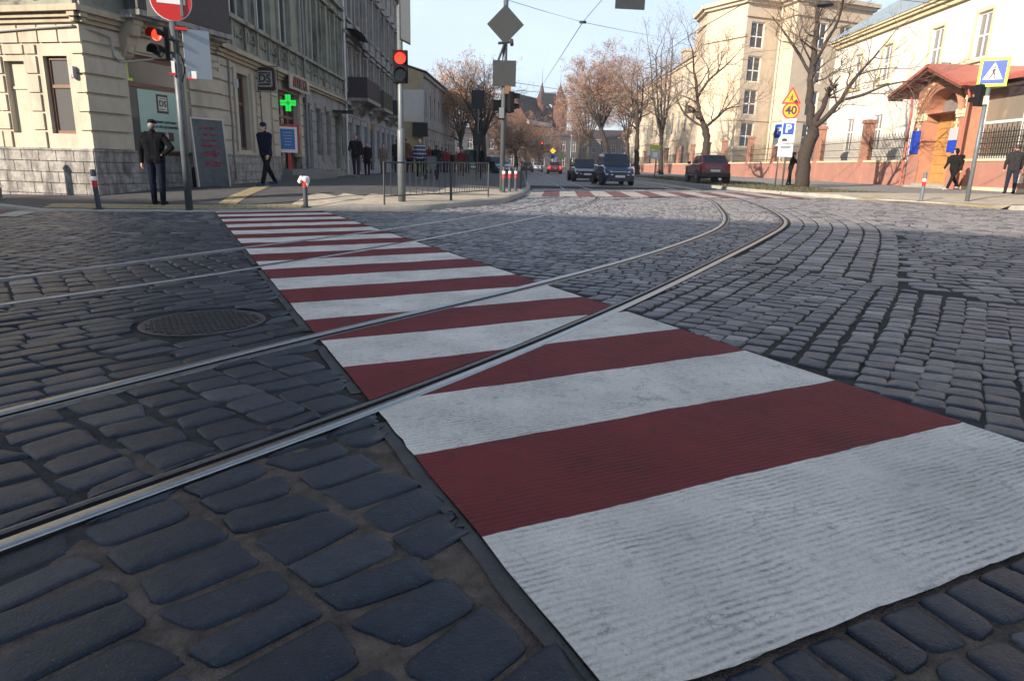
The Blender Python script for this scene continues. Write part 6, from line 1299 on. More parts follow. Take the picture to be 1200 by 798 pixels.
        if hat is not None:
            kind, hc = hat; bm = bmesh.new()
            ellip(bm, head+Vector((0, .01*s, .072*s if kind == 'cap' else .055*s)), (.088*s, .102*s, .062*s if kind == 'cap' else .09*s))
            if kind == 'cap': capsule(bm, head+Vector((-.045*s, -.09*s, .055*s)), head+Vector((.045*s, -.09*s, .055*s)), .018*s, .018*s); capsule(bm, head+Vector((-.03*s, -.115*s, .048*s)), head+Vector((.03*s, -.115*s, .048*s)), .012*s, .012*s)
            fuse(bm, 'hat', cloth('hat%02x%02x' % (int(hc[0]*999) % 256, int(hc[2]*999) % 256), hc), root, vox*s, 1)
            if hat and not long_hair:
                bm = bmesh.new(); ellip(bm, head+Vector((0, .045*s, -.005*s)), (.079*s, .066*s, .075*s)); fuse(bm, 'hair', mat('hair%02x%02x' % (int(hair[0]*999) % 256, int(hair[2]*999) % 256), hair, .6, var=.3, vscale=40), root, vox*s, 1)
    root['_J'] = 0; del root['_J']
    return root, J, s
def Wp(root, v): return Matrix.Translation(root.location) @ root.rotation_euler.to_matrix().to_4x4() @ v
away = math.pi   # back to the camera
def to_h(px, y0, y1, surf=pave):
    p = gp(px, y0, surf); return p, at(px, y1, p.y).z-p.z
p, h = to_h(187, 240, 141.5); person(p, away+.1, 'older man in dark cap and black jacket seen from behind, hand on hip', h, (.006, .006, .008), (.010, .014, .028), hat=('cap', (.018, .016, .016)), hair=(.13, .125, .12), bagf='hipsL', armR=(-.05, .05), stride=.04, vox=.010, hem=.50)
p, h = to_h(314, 218, 143); rt, J, s = person(p, -.5, 'man in blue beanie and navy jacket walking towards the crosswalk', h, (.012, .018, .045), (.014, .013, .013), shoe=(.02, .09, .20), hat=('beanie', (.012, .03, .07)), stride=.33, armL=(-.25, .05), armR=(.22, .05), vox=.010, hem=.47, lean=.06)
p, h = to_h(418, 207.5, 158); person(p, .05, 'man in black jacket and grey jeans walking on the left pavement', h, (.014, .013, .016), (.05, .055, .065), shoe=(.4, .4, .4), stride=.16, armL=(.35, .4), armR=(.2, .15), hem=.46)
p, h = to_h(430.5, 205.5, 167); person(p, .1, 'woman in dark purple coat walking beside the black jacketed man', h, (.028, .012, .018), (.012, .012, .014), hair=(.03, .012, .01), long_hair=True, stride=.14, female=True, hem=.36)
p, h = to_h(441.5, 202.5, 171); person(p, away, 'person in black with a pale bag walking away by the tenement', h, (.012, .012, .014), (.012, .012, .014), long_hair=True, stride=.12, female=True, hem=.40)
p, h = to_h(449.5, 204.5, 168.5); person(p, .1, 'woman in open beige coat over dark red scarf and olive trousers', h, (.32, .22, .16), (.09, .075, .04), hair=(.05, .025, .015), long_hair=True, stride=.15, female=True, hem=.36)
p, h = to_h(465.5, 202, 164); person(p, away, 'person in brown coat half hidden by the red signal pole, left one', h, (.045, .03, .02), (.012, .012, .014), hair=(.03, .02, .015), stride=.1, hem=.42)
p, h = to_h(475.5, 202, 162.5); person(p, away, 'tall person in ochre coat just right of the red signal pole', h, (.16, .09, .03), (.012, .012, .014), hair=(.03, .02, .015), stride=.1, hem=.40)
p, h = to_h(482, 202, 172); person(p, away, 'child in bright purple jacket behind the railing', h, (.14, .03, .20), (.012, .012, .014), hair=(.02, .012, .012), stride=.12, long_hair=True, female=True)
stripem = mat('striped_knit', (.5, .5, .5), .9); nt = stripem.node_tree; b_ = nt.nodes['Principled BSDF']; g_ = nt.nodes.new('ShaderNodeNewGeometry'); sx = nt.nodes.new('ShaderNodeSeparateXYZ'); nt.links.new(g_.outputs['Position'], sx.inputs[0]); ml = nt.nodes.new('ShaderNodeMath'); ml.operation = 'MULTIPLY'; ml.inputs[1].default_value = 38; nt.links.new(sx.outputs['Z'], ml.inputs[0]); sn = nt.nodes.new('ShaderNodeMath'); sn.operation = 'SINE'; nt.links.new(ml.outputs[0], sn.inputs[0])
cr_ = nt.nodes.new('ShaderNodeValToRGB'); cr_.color_ramp.elements[0].color = (.03, .05, .10, 1); cr_.color_ramp.elements[1].color = (.42, .42, .46, 1); cr_.color_ramp.elements[0].position = .4; cr_.color_ramp.elements[1].position = .55; nt.links.new(sn.outputs[0], cr_.inputs[0]); nt.links.new(cr_.outputs[0], b_.inputs['Base Color'])
p, h = to_h(492, 210, 163.5); person(p, away+.2, 'woman in blue white striped sweater walking away behind the railing', h, (.3, .3, .4), (.012, .012, .014), shoe=(.6, .6, .6), hair=(.5, .42, .40), stride=.2, female=True, topmat=stripem, hem=.46)
p, h = to_h(503, 203, 171); person(p, away, 'person in dark red jacket in the crowd beside the striped sweater', h, (.18, .02, .035), (.012, .012, .014), hair=(.4, .25, .15), stride=.1)
p, h = to_h(511.5, 206, 170.5); person(p, away, 'person in black jacket behind a stroller near the railing', h, (.014, .014, .018), (.02, .03, .06), hair=(.03, .02, .015), stride=.12, armL=(.5, .3), armR=(.5, .3))
p, h = to_h(528.5, 202.5, 178); person(p, away, 'person in black coat left of the one in the red jacket', h, (.012, .012, .014), (.012, .012, .014), hair=(.03, .02, .015), stride=.1)
p, h = to_h(540.5, 206.5, 174.5); person(p, .2, 'person in crimson jacket and dark red trousers behind the finer railing', h, (.22, .015, .04), (.09, .02, .03), hair=(.02, .012, .01), long_hair=True, stride=.1, female=True)
p, h = to_h(561, 209.5, 171); rt, J, s = person(p, away, 'person in long black hooded coat carrying a large dark bag', h, (.008, .008, .010), (.008, .008, .010), hood=True, stride=.05, hem=.40)
p, h = to_h(518, 202, 173); person(p, away, 'grey clad person in the middle of the crowd behind the railing', h, (.10, .11, .13), (.05, .06, .10), hair=(.06, .04, .03), stride=.1)
for px_, y0_, y1_, lab, col_, hc_ in ((457, 201.5, 169, 'dark clad person in the doorway left of the signal pole', (.02, .02, .03), (.03, .02, .015)), (498, 201.5, 172, 'light haired person in plum jacket behind the striped sweater', (.10, .02, .07), (.30, .2, .1)), (522.5, 203, 174.5, 'person in bright red top between the black coats', (.30, .03, .03), (.04, .03, .02)), (548, 203.5, 176.5, 'person in grey green jacket right of the crimson one', (.06, .07, .05), (.03, .02, .015)), (534.5, 201.5, 177.5, 'person in tan jacket farther behind the crimson one', (.20, .14, .09), (.05, .03, .02))):
    p, h = to_h(px_, y0_, y1_); person(p, away, lab, h, col_, (.014, .014, .018), hair=hc_, stride=.14, vox=.018)
# right side
p, h = to_h(1114, 223, 172.5); rtw, Jw, sw_ = person(p, -R(72), 'person in black hooded jacket with backpack striding left past the gate', h, (.016, .015, .016), (.014, .014, .015), shoe=(.6, .58, .55), stride=.42, hood=True, armL=(.3, .15), armR=(-.3, .1), lean=.08, hem=.47)
p, h = to_h(1182, 227, 170); rtm, Jm, sm_ = person(p, away-.35, 'man in dark grey suit jacket walking away with a white bag', h, (.035, .034, .038), (.022, .03, .05), hair=(.03, .02, .015), stride=.12, hem=.45)
p, h = to_h(924, 217.5, 179); person(p, R(80), 'person in black leaning on the tree trunk behind the signs', max(1.6, min(h, 1.75)), (.012, .012, .014), (.012, .012, .014), hat=('beanie', (.12, .015, .02)), stride=.1, armL=(.9, .2), armR=(.9, .2), lean=.15)
# carried things
def carried(mb, name, m, label, cat): o = mb.build(name, m); tag(o, label, cat); return o
mb = MB(); Tb = Matrix.Translation(Wp(rtw, Vector((0, .20*sw_, 1.22*sw_)))) @ rtw.rotation_euler.to_matrix().to_4x4(); mb.box(-.16, .16, -.10, .12, -.22, .24, T=Tb)
o = mb.build('backpack', cloth('pack', (.018, .017, .017)), None, bevel=.05); bpk = tag(o, 'black backpack with a yellow stripe on the striding person', 'backpack'); mb = MB(); mb.box(-.165, .165, .02, .125, .02, .07, T=Tb); mb.box(-.17, -.155, -.05, .1, -.02, .05, T=Tb); mb.build('yellow_stripe', mat('yellow_strip', (.65, .5, .03), .5), bpk)
q = Wp(rtm, Jm['wrL'])+Vector((.03, 0, -.10)); mb = MB(); Tb = Matrix.Translation(q) @ Matrix.Rotation(.5, 4, 'Z'); mb.box(-.17, .17, -.05, .05, -.42, -.10, T=Tb); o = mb.build('shopping_bag', mat('patterned_bag', (.45, .45, .45), .6, var=.7, vscale=18), None, bevel=.02); tag(o, 'white patterned shopping bag in the hand of the suited man', 'bag'); mb = MB(); mb.tube([q+Vector((-.1, -.05, -.1)), q+Vector((0, 0, .02)), q+Vector((.1, .05, -.1))], .008, 5); mb.build('bag_handle', BLACKS, o)
p, h = to_h(568, 209.5, 180); mb = MB(); q = Wp(rt, J['wrL']); mb.box(-.38, .38, -.14, .14, -.40, -.05, T=Matrix.Translation(q+Vector((.22, 0, .1)))); o = mb.build('duffel_bag', cloth('duffel', (.014, .015, .02)), None, bevel=.06); tag(o, 'large dark duffel bag held by the hooded person in the long black coat', 'bag'); mb = MB(); mb.tube([q+Vector((.05, 0, 0)), q+Vector((.22, 0, .16)), q+Vector((.4, 0, 0))], .015, 5); mb.build('bag_handle', BLACKS, o)
# stroller
p = gp(505.5, 210.5); root = thing('stroller', 'light grey folding baby stroller behind the railing', 'stroller', p)
mb = MB()
for sx_ in (-.22, .22): mb.tube([p+Vector((sx_, -.25, .1)), p+Vector((sx_, .1, .55)), p+Vector((sx_, .4, 1.0))], .014, 6); mb.tube([p+Vector((sx_, .3, .1)), p+Vector((sx_, -.05, .6))], .014, 6)
mb.tube([p+Vector((-.22, .4, 1.0)), p+Vector((.22, .4, 1.0))], .016, 6); mb.build('frame', DARKM, root)
mb = MB(); mb.box(-.2, .2, -.2, .16, .42, .5, T=Matrix.Translation(p)); mb.box(-.2, .2, .1, .2, .5, .95, T=Matrix.Translation(p) @ Matrix.Rotation(.1, 4, 'X')); mb.build('seat', cloth('stroller', (.25, .25, .27)), root)
for sx_ in (-.24, .24):
    for yy in (-.25, .3): mb = MB(); mb.lathe([(.05, -.02), (.1, -.02), (.1, .02), (.05, .02)], p+Vector((sx_, yy, .1)), axis=0, seg=14); mb.build('wheel', BLACKP, root)
# ================================================================== CARS
TYRE = mat('tyre_rubber', (.012, .012, .012), .8); RIM = mat('alloy_rim', (.35, .36, .37), .35, .8); CARG = mat('car_glass', (.022, .034, .045), .03, spec=.6); CHROME = mat('chrome_trim', (.6, .6, .6), .15, 1.); HEADL = mat('headlight_glass', (.5, .52, .54), .1, spec=.8); TAILL = mat('tail_light_glass', (.30, .01, .012), .15); PLATE = mat('number_plate', (.7, .7, .68), .5); TRIM = mat('car_black_trim', (.018, .018, .019), .5)
def car(p, rz, label, kind, col, L=4.1, Wd=1.70, H=1.60, lit_tail=False, roofrack=False, group='cars in the far street', clad=None):
    root = thing('parked_car' if 'parked' in label else 'car', label, 'car', p, rz, group); PNT = mat('car_paint_%02x%02x%02x' % tuple(int(c*2550) % 256 for c in col), tuple(c*.55 for c in col), .22, .0, coat=.6)
    hw = Wd/2; wr = .31 if kind != 'suv' else .34; xw0, xw1 = -L/2+.78, L/2-.80     # local y: front at -L/2
    # body lower: stations along y: (y, z_sill, z_belt, half width)
    if kind == 'van':   st = [(-L/2, .38, .62, .62), (-L/2+.08, .22, .74, .76), (-L/2+.30, .19, .88, .82), (-L/2+.75, .19, .98, hw), (-.7, .2, 1.04, hw), (.6, .2, 1.06, hw), (L/2-.25, .22, 1.08, hw*.97), (L/2-.04, .3, 1.02, hw*.92), (L/2, .4, .85, hw*.86)]; gh = [(-L/2+.88, .98), (-.52, H), (1.0, H), (L/2-.18, 1.06)]
    elif kind == 'suv': st = [(-L/2, .45, .72, .66), (-L/2+.1, .3, .86, .78), (-L/2+.5, .28, .96, hw), (-.75, .28, 1.02, hw), (.6, .28, 1.05, hw), (L/2-.22, .3, 1.08, hw*.98), (L/2-.03, .36, 1.0, hw*.95), (L/2, .46, .8, hw*.9)]; gh = [(-.85, 1.0), (-.28, H-.03), (1.35, H), (L/2-.12, 1.08)]
    else:               st = [(-L/2, .36, .58, .62), (-L/2+.1, .2, .68, .76), (-L/2+.5, .18, .80, hw), (-.7, .18, .90, hw), (.7, .18, .93, hw), (L/2-.25, .2, .93, hw*.96), (L/2-.04, .28, .86, hw*.9), (L/2, .38, .7, hw*.84)]; gh = [(-.95, .88), (-.25, H), (.85, H-.01), (L/2-.35, .93)]
    mb = MB(); ns = 10; rings = []
    for y, zs, zb, w_ in st:
        m = (zs+zb)/2; rings.append([(-w_*.90, zs), (-w_*.985, zs+.10), (-w_, m), (-w_*.975, zb-.05), (-w_*.90, zb), (w_*.90, zb), (w_*.975, zb-.05), (w_, m), (w_*.985, zs+.10), (w_*.90, zs)])
    vs = [(x, st[i][0], z) for i, r_ in enumerate(rings) for x, z in r_]
    fs = [(i*ns+k, i*ns+(k+1) % ns, (i+1)*ns+(k+1) % ns, (i+1)*ns+k) for i in range(len(st)-1) for k in range(ns)]+[tuple(range(ns)), tuple(reversed(range((len(st)-1)*ns, len(st)*ns)))]
    mb.add(vs, fs)
    # greenhouse
    (ya, za), (yb, zb), (yc, zc), (yd, zd) = gh; b0, b1 = hw*.90, hw*.74
    gv = [(-b0*.94, ya, za-.03), (b0*.94, ya, za-.03), (b1, yb, zb), (-b1, yb, zb), (-b1, yc, zc), (b1, yc, zc), (b0*.93, yd, zd-.03), (-b0*.93, yd, zd-.03)]
    mb.add(gv, [(0, 1, 2, 3), (3, 2, 5, 4), (4, 5, 6, 7), (0, 3, 4, 7), (1, 6, 5, 2)]); mb.build('body', PNT, root, world=False, bevel=.025)
    G = [Vector(v) for v in gv]
    def lerp4(q, u, v): return (q[0].lerp(q[1], u)).lerp(q[3].lerp(q[2], u), v)
    def glassq(q, us, vs_, name, off=.012):
        n = (q[1]-q[0]).cross(q[3]-q[0]).normalized(); c = sum(q, Vector())/4; n = n if n.dot(c-Vector((0, .2, 1))) > 0 else -n; mb = MB(); a = [lerp4(q, us[0], vs_[0]), lerp4(q, us[1], vs_[0]), lerp4(q, us[1], vs_[1]), lerp4(q, us[0], vs_[1])]; mb.add([x+n*off for x in a]+[x-n*.01 for x in a], MB.BF); mb.build(name, CARG, root, world=False)
    glassq([G[0], G[1], G[2], G[3]], (.05, .95), (.08, .93), 'windscreen'); glassq([G[7], G[6], G[5], G[4]], (.08, .92), (.22, .90), 'rear_window')
    for sd, q in ((-1, [G[0], G[7], G[4], G[3]]), (1, [G[1], G[6], G[5], G[2]])):
        for u0, u1 in ((.16, .44), (.47, .72), (.75, .93)): glassq(q, (u0, u1), (.16, .90), 'side_window')
        mb = MB(); mb.box(sd*hw*.97-.0, sd*(hw+.16), ya+.32, ya+.44, za+.02, za+.17); mb.build('wing_mirror', PNT, root, world=False, bevel=.03)
        for nm, yv in (('door', -.15), ('door', .75)):
            mb = MB(); x_ = sd*(hw+.002); mb.box(x_-.006, x_+.006, yv-.08, yv+.08, st[3][2]-.20, st[3][2]-.17); mb.build('door_handle', TRIM, root, world=False)
        mb = MB(); x_ = sd*hw; mb.box(x_-.015, x_+.015, xw0+.45, xw1-.45, .44, .52); mb.build('side_moulding', TRIM, root, world=False)
        for yw in (xw0, xw1):
            mb = MB(); mb.lathe([(wr+.06, -.10), (wr+.06, .012)], (sd*(hw-.0), yw, wr), axis=0, seg=24); mb.build('wheel_arch', TRIM, root, world=False)
            mb = MB(); mb.lathe([(wr*.62, -.10), (wr*.92, -.10), (wr, -.07), (wr, .07), (wr*.92, .10), (wr*.62, .10)], (sd*(hw-.10), yw, wr), axis=0, seg=24); wh = mb.build('wheel', TYRE, root, world=False, smooth=False)
            mb = MB(); xo = sd*(hw-.10)+sd*.085
            for k in range(5): a = k*2*math.pi/5; mb.tube([(xo, yw, wr), (xo, yw+wr*.6*math.cos(a), wr+wr*.6*math.sin(a))], [.05, .035], 5)
            mb.lathe([(wr*.56, -.02), (wr*.64, -.02), (wr*.64, .02), (wr*.56, .02)], (xo, yw, wr), axis=0, seg=20); mb.build('rim', RIM, wh, world=False)
    f = -L/2; zf = st[1][2]
    for sd in (-1, 1):
        mb = MB(); mb.add([(sd*.38, f-.02, zf-.22), (sd*.77, f+.03, zf-.22), (sd*.86, f+.30, zf+.02), (sd*.78, f+.30, zf+.11), (sd*.46, f+.04, zf+.0), (sd*.40, f+.2, zf-.22), (sd*.7, f+.5, zf-.2), (sd*.76, f+.5, zf), (sd*.7, f+.5, zf+.02), (sd*.46, f+.3, zf-.04)], [(0, 1, 2, 3, 4), (5, 6, 7, 8, 9)]+[(i, (i+1) % 5, (i+1) % 5+5, i+5) for i in range(5)]); mb.build('headlight', HEADL, root, world=False)
        mb = MB(); mb.lathe([(0, -.03), (.06, -.02), (.06, .02)], (sd*.58, f+.06, .40), axis=1, seg=12); mb.build('fog_lamp', HEADL, root, world=False)
        e = L/2; mb = MB(); zt = st[-3][2]; mb.box(sd*hw*.80-.10, sd*hw*.80+.09, e-.22, e+.005, zt-.34, zt-.02); mb.build('tail_light', mat('lit_tail_light', (.5, .02, .015), .2, emit=(1, .05, .03), estr=1.2) if lit_tail else TAILL, root, world=False, bevel=.02)
    mb = MB(); mb.box(-.62, .62, f-.03, f+.3, .26, .44); mb.build('front_grille', TRIM, root, world=False); mb = MB(); mb.box(-.38, .38, f-.01, f+.1, zf-.16, zf-.07); mb.build('upper_grille', TRIM, root, world=False); mb = MB(); mb.box(-.55, .55, f-.012, f+.1, zf-.055, zf-.03); mb.build('chrome_strip', CHROME, root, world=False)
    mb = MB(); mb.box(-.26, .26, f-.045, f-.03, .40, .52); mb.build('number_plate', PLATE, root, world=False); mb = MB(); mb.box(-.26, .26, L/2+.0, L/2+.02, .62, .74); mb.build('number_plate', PLATE, root, world=False)
    mb = MB(); mb.box(-hw*.93, hw*.93, L/2-.2, L/2+.045, .34, .56); mb.build('rear_bumper', clad or PNT, root, world=False, bevel=.03); mb = MB(); mb.box(-hw*.86, hw*.86, f-.02, f+.15, .22, .30); mb.build('front_bumper', clad or PNT, root, world=False, bevel=.02)
    if roofrack:
        for sd in (-1, 1): mb = MB(); mb.tube([(sd*b1*.93, yb+.1, H), (sd*b1*.93, yb+.15, H+.06), (sd*b1*.93, yc-.1, H+.06), (sd*b1*.93, yc-.05, H)], .02, 6); mb.build('roof_rail', TRIM, root, world=False)
    return root
def rp(px, py): return gp(px, py, zr)
p = rp(722, 217); car((p.x+.0, p.y+1.6, zr(p.x)), .06, 'dark blue minivan driving towards the crossing', 'van', (.012, .05, .16), H=1.66)
p = rp(686, 212.5); car((p.x, p.y+1.6, zr(p.x)), .04, 'dark grey car following behind the blue minivan', 'hatch', (.03, .038, .042), H=1.46)
p = gp(838, 215.3); car((p.x, p.y+2.0, pave(p.x, p.y+2)), math.pi-.03, 'parked maroon off-roader with roof rails seen from behind', 'suv', (.26, .018, .03), H=1.52, roofrack=True, clad=TRIM)
p = at(650, 203, 88); car((p.x, 90, zr(p.x)), math.pi, 'bright red car with lit tail lights driving away', 'hatch', (.85, .04, .025), H=1.42, lit_tail=True)
p = at(629, 200, 112); car((p.x, 112, zr(p.x)), math.pi, 'far silver white car driving away left of the red car', 'hatch', (1., 1., 1.), H=1.45)
p = at(618, 200, 105); car((p.x, 108, zr(p.x)), math.pi, 'far dark teal car at the left edge of the street', 'hatch', (.03, .06, .07), H=1.45)
p = at(580, 199, 62); car((p.x, 64, pave(p.x, 62)), .5, 'parked light blue car on the pavement behind the middle pole', 'hatch', (.10, .22, .30), H=1.45)
p = at(549, 201, 60); p.z = pave(p.x, 60); car((p.x, 63, p.z), .2, 'parked teal green van behind the person in crimson', 'van', (.02, .20, .15), H=1.9)
p = at(573, 200, 70); car((p.x, 74, pave(p.x, 72)), .3, 'parked yellow green car behind the hooded person', 'hatch', (.35, .35, .06), H=1.4)
# ================================================================== TREES
BARK = mat('dark_bark', (.038, .029, .023), .9, var=.4, vscale=9, bump=1.0, bscale=25); BARK2 = mat('twig_bark', (.15, .105, .075), .9, var=.3, vscale=5)
LEAFO = mat('dry_orange_leaves', (.42, .22, .10), .8, var=.45, vscale=1.3); LEAFB = mat('dry_brown_leaves', (.30, .175, .115), .85, var=.45, vscale=1.0)
def tree(label, base, spec, seed, leaf=None, nleaf=0, lsize=.08, twig=1., group='street trees', name='bare_tree', depth=5):
    """spec: list of (points, r0, r1) main limbs; side branches grow from them"""
    rr = random.Random(seed); root = thing(name, label, 'tree', base, 0, group); tr, tw = MB(), MB(); tips = []
    def grow(p, d, ln, r, lv):
        n = 3 if lv > 1 else 2; pts = [p]; q = p.copy(); v = d.copy()
        for k in range(n):
            v = (v+Vector((rr.gauss(0, .22), rr.gauss(0, .22), rr.gauss(.05, .16)))).normalized(); q = q+v*ln/n; pts.append(q.copy())
        (tr if r > .035 else tw).tube(pts, [r*(1-.45*k/n) for k in range(n+1)], 6 if r > .03 else 3, caps=False)
        if lv <= 0 or ln < .25: tips.append((pts[-1], v)); return
        m = rr.choice((2, 3, 3)) if lv > 1 else rr.choice((2, 3))
        for k in range(int(m*twig+.5)):
            t = rr.uniform(.35, 1.0); a = pts[0].lerp(pts[-1], t) if n == 2 else pts[min(n, int(t*n+.5))]
            ax = v.orthogonal(); ax.rotate(Matrix.Rotation(rr.uniform(0, 6.28), 3, v)); d2 = (v*math.cos(.62)+ax*math.sin(rr.uniform(.35, .85))).normalized(); d2.z += .10; d2.normalize()
            grow(a, d2, ln*rr.uniform(.58, .82), r*rr.uniform(.48, .62), lv-1)
        grow(pts[-1], v, ln*.7, r*.55, lv-1)
    for pts_, r0, r1, nb, bl, br in spec:
        P = [Vector(q) for q in pts_]; L_ = catmull([tuple(q) for q in P], .25); n = len(L_); rs = [r0+(r1-r0)*k/(n-1) for k in range(n)]
        tr.tube([Vector(q)+Vector((rr.gauss(0, .03), rr.gauss(0, .03), 0))*min(1, r0*4) for q in L_], [r_*(1+rr.uniform(-.10, .16)) for r_ in rs], 9, caps=True)
        for k in range(nb):
            t = .25+.75*(k+rr.random())/nb if nb > 1 else 1; i = min(n-2, int(t*(n-1))); d0 = Vector(L_[i+1]-L_[i]).normalized(); ax = d0.orthogonal(); ax.rotate(Matrix.Rotation(rr.uniform(0, 6.28), 3, d0)); d2 = (d0*.55+ax*.8+Vector((0, 0, .2))).normalized()
            grow(Vector(L_[i]), d2, bl*rr.uniform(.6, 1.15), min(br, rs[i]*.6), depth-1)
        grow(Vector(L_[-1]), Vector(L_[-1]-L_[-2]).normalized(), bl, r1*.8, depth-1)
    tr.build('trunk', BARK, root, smooth=True); crown = tw.build('crown', BARK2, root)
    if leaf and tips:
        mb = MB()
        for k in range(nleaf):
            p, v = tips[rr.randrange(len(tips))]; c = p+Vector((rr.gauss(0, .22), rr.gauss(0, .22), rr.gauss(-.08, .2))); a = Vector((rr.gauss(0, 1), rr.gauss(0, 1), rr.gauss(0, 1))).normalized(); b = a.orthogonal().normalized(); s_ = lsize*rr.uniform(.6, 1.3)
            mb.add([c-a*s_, c+b*s_*.6, c+a*s_, c-b*s_*.6], [(0, 1, 2, 3)])
        mb.build('leaves', leaf, crown)
    return root
# leaning tree beside the signs
p = gp(938, 219); Y = p.y; A = lambda x, y, d=0: at(x, y, Y+d)
tree('bare pruned tree with dark knobbly trunk beside the roadworks signs', p, [
    ([p-Vector((0, 0, .15)), A(941, 205), A(943, 180), A(951, 158), A(953, 150)], .38, .24, 0, 1, .1),
    ([A(952, 152), A(950, 135), A(949, 110), A(951, 85), A(955, 60), A(957, 30, .5), A(962, -20, 1)], .19, .07, 10, 1.5, .045),
    ([A(952, 150), A(966, 140, -.5), A(977, 128, -.8), A(985, 118, -1), A(1000, 95, -1.5), A(1030, 60, -1.8)], .14, .035, 8, 1.4, .038),
    ([A(950, 88), A(935, 62, .6), A(920, 40, 1), A(905, 20, 1.5)], .08, .03, 6, 1.2, .035),
    ([A(952, 80), A(968, 50, -.8), A(982, 25, -1.4), A(990, -10, -2)], .09, .035, 6, 1.3, .035),
    ([A(985, 118, -1), A(1010, 112, -1.6), A(1040, 100, -2), A(1085, 92, -2.5)], .07, .02, 5, 1.0, .03)], 11, depth=4)
# tree behind the maroon car
base = at(823, 207, 54); base.z = pave(base.x, 54); Y = 54; 
tree('bare tree with arching limbs behind the maroon off-roader', base, [
    ([base-Vector((0, 0, .1)), A(824, 190), A(828, 165), A(824, 145)], .33, .22, 0, 1, .1), ([A(825, 147), A(818, 125), A(816, 100), A(813, 80, .5), A(812, 62)], .16, .05, 8, 1.8, .05),
    ([A(826, 150), A(838, 140, -1), A(852, 128, -1.5), A(868, 125, -2)], .11, .04, 6, 1.6, .045), ([A(817, 115), A(830, 95), A(845, 82, -1), A(858, 70, -1)], .10, .04, 6, 1.6, .045), ([A(826, 150), A(812, 142, 1), A(800, 130, 1.4), A(792, 110, 2)], .1, .04, 4, 1.6, .05)], 12, leaf=LEAFB, nleaf=900, lsize=.06, depth=4)
for i, (px_, Y, yb, yf, yt, sp_, lab) in enumerate(((747, 74, 204, 150, 95, 26, 'bare forked tree left of the lime topped sign'), (775, 80, 204, 160, 62, 24, 'bare tree with several upright stems behind the lime topped sign'))):
    base = at(px_, yb, Y); base.z = pave(base.x, Y) if base.x > 6 else zr(base.x)
    rr = random.Random(i); spec = [([base-Vector((0, 0, .1)), A(px_-1, 180), A(px_, yf)], .3, .2, 1, 1, .1)]
    for k in range(5 if i else 3): dx = (k-(2 if i else 1))*sp_/4.5; spec.append(([A(px_, yf+2), A(px_+dx*.8, (yf+yt)/2+8, rr.uniform(-1, 1)), A(px_+dx*1.2, yt+rr.uniform(-4, 10), rr.uniform(-2, 2))], .15, .05, 7, 2.2, .06))
    tree(lab, base, spec, 20+i, leaf=LEAFB, nleaf=700, lsize=.08, depth=3)
# large brown trees in the middle
for i, (px_, Y, dx, yb, yf, yt, sp_, n, nl, lab) in enumerate((
    (716, 92, -12, 203, 150, 84, 30, 9, 30000, 'large brown leaved tree with leaning trunk behind the blue minivan'), (690, 120, 0, 202, 165, 100, 24, 7, 20000, 'brown leaved tree behind and left of the largest one'),
    (678, 140, 0, 201, 172, 122, 14, 6, 12000, 'farthest brown leaved tree closing the street'), (735, 110, 0, 203, 165, 100, 16, 6, 12000, 'brown leaved tree just right of the leaning trunk'))):
    base = at(px_, yb, Y); base.z = zr(base.x)+.1; rr = random.Random(50+i); spec = [([base-Vector((0, 0, .1)), A(px_+dx*.4, (yb+yf)/2), A(px_+dx, yf)], .42, .3, 1, 1, .1)]
    for k in range(n): t = (k-(n-1)/2)/(n/2); spec.append(([A(px_+dx, yf+2), A(px_+dx+t*sp_*.6, (yf*.6+yt*.4), rr.uniform(-2, 2)), A(px_+dx*.6+t*sp_, yt+abs(t)*24+rr.uniform(0, 10), rr.uniform(-4, 4))], .13, .035, 7, 2.4, .045))
    tree(lab, base, spec, 60+i, leaf=LEAFB, nleaf=nl, lsize=.075, name='brown_tree', depth=3)
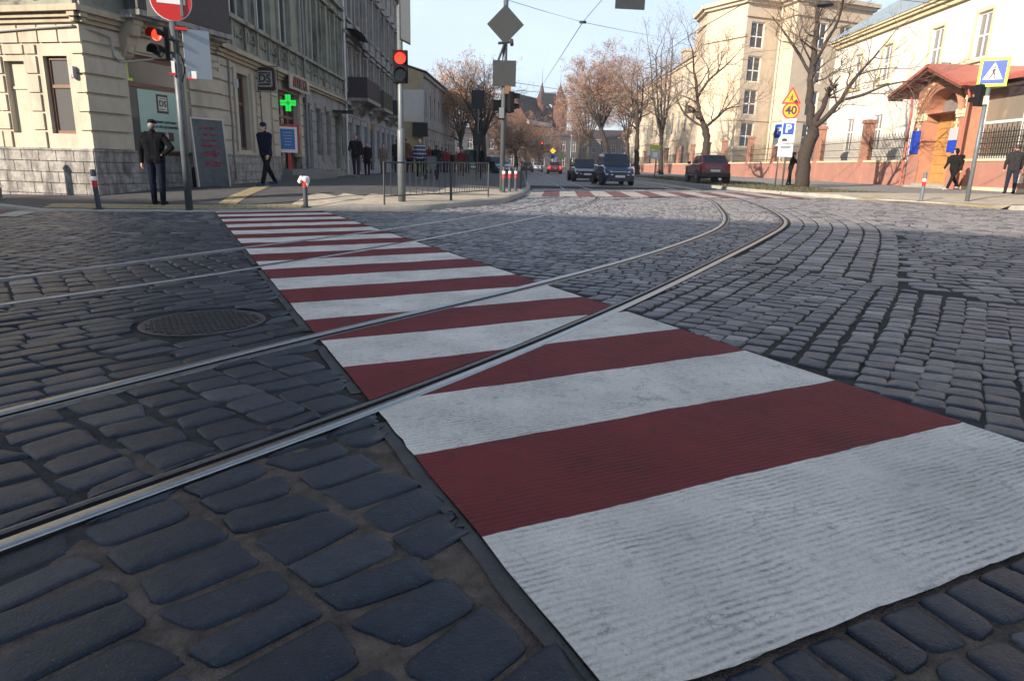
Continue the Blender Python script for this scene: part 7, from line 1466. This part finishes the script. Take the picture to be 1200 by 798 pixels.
# trees on the left side of the far street
for i, (px_, Y, yb, yf, yt, sp_, n, leaf, nl, lab) in enumerate((
    (566, 62, 205, 160, 95, 26, 6, LEAFO, 1500, 'half bare tree behind the slim post with sign backs'), (540, 82, 203, 165, 96, 20, 7, LEAFO, 14000, 'orange leaved tree beside the grey row of houses'),
    (556, 100, 203, 160, 104, 18, 6, LEAFO, 9000, 'orange leaved tree farther behind the half bare one'), (604, 90, 203, 178, 152, 18, 6, LEAFB, 12000, 'brown bushy tree right of the middle pole'), (632, 130, 202, 184, 156, 20, 6, LEAFB, 12000, 'low brown tree below the turreted building'), (585, 120, 202, 175, 138, 16, 6, LEAFB, 10000, 'brown tree behind the three bollards'), (614, 135, 202, 182, 152, 18, 6, LEAFB, 10000, 'brown tree in front of the dark tiled roof'))):
    base = at(px_, yb, Y); base.z = (pave(base.x, min(Y, 60)) if base.x < .6 else zr(base.x)); rr = random.Random(80+i); spec = [([base-Vector((0, 0, .15)), A(px_+1, (yb+yf)/2), A(px_, yf)], .26, .2, 1, 1, .1)]
    for k in range(n): t = (k-(n-1)/2)/(n/2); spec.append(([A(px_, yf+2), A(px_+t*sp_*.6, (yf*.55+yt*.45), rr.uniform(-2, 2)), A(px_+t*sp_, yt+abs(t)*22+rr.uniform(0, 10), rr.uniform(-3, 3))], .15, .04, 7, 2.0, .05))
    tree(lab, base, spec, 90+i, leaf=leaf, nleaf=nl, lsize=.07, name='autumn_tree', depth=3)
# hedge mass under the far trees
# grass strip
mb = MB(); rr = random.Random(5)
for k in range(3500):
    y = rr.uniform(26.5, 62); x0 = 9.85; x = x0+rr.uniform(.2, 3.7)
    if rr.random() < .35+.3*noise.noise(Vector((x*.8, y*.5, 0))): continue
    z = pave(x, y) if rr.random() < .02 else zr(x)+.125; h = rr.uniform(.04, .11); a = rr.uniform(0, 6.28); d = Vector((math.cos(a), math.sin(a), 0))*.03; c = Vector((x, y, z)); mb.add([c-d, c+d, c+d*.4+Vector((rr.uniform(-.04, .04), rr.uniform(-.04, .04), h))], [(0, 1, 2)])
tag(mb.build('kerb_grass', mat('dull_grass', (.085, .08, .04), .9, var=.4, vscale=2)), 'sparse dull grass along the right kerb under the trees', 'grass', kind='stuff')
# ================================================================== AIR
mb = MB(); mb.box(-150, 90, -60, 330, -2, 34); hz_ = mb.build('haze', [], None) if False else None
hm = bpy.data.materials.new('air_haze'); hm.use_nodes = True; nt = hm.node_tree; nt.nodes.remove(nt.nodes['Principled BSDF']); pv = nt.nodes.new('ShaderNodeVolumePrincipled'); pv.inputs['Color'].default_value = (.93, .95, 1, 1); pv.inputs['Density'].default_value = .0006; pv.inputs['Anisotropy'].default_value = .2
nt.links.new(pv.outputs[0], nt.nodes['Material Output'].inputs['Volume'])
hz_ = mb.build('haze', hm); tag(hz_, kind='stuff'); hz_['label'] = 'thin pale haze along the whole street'; hz_['category'] = 'haze'
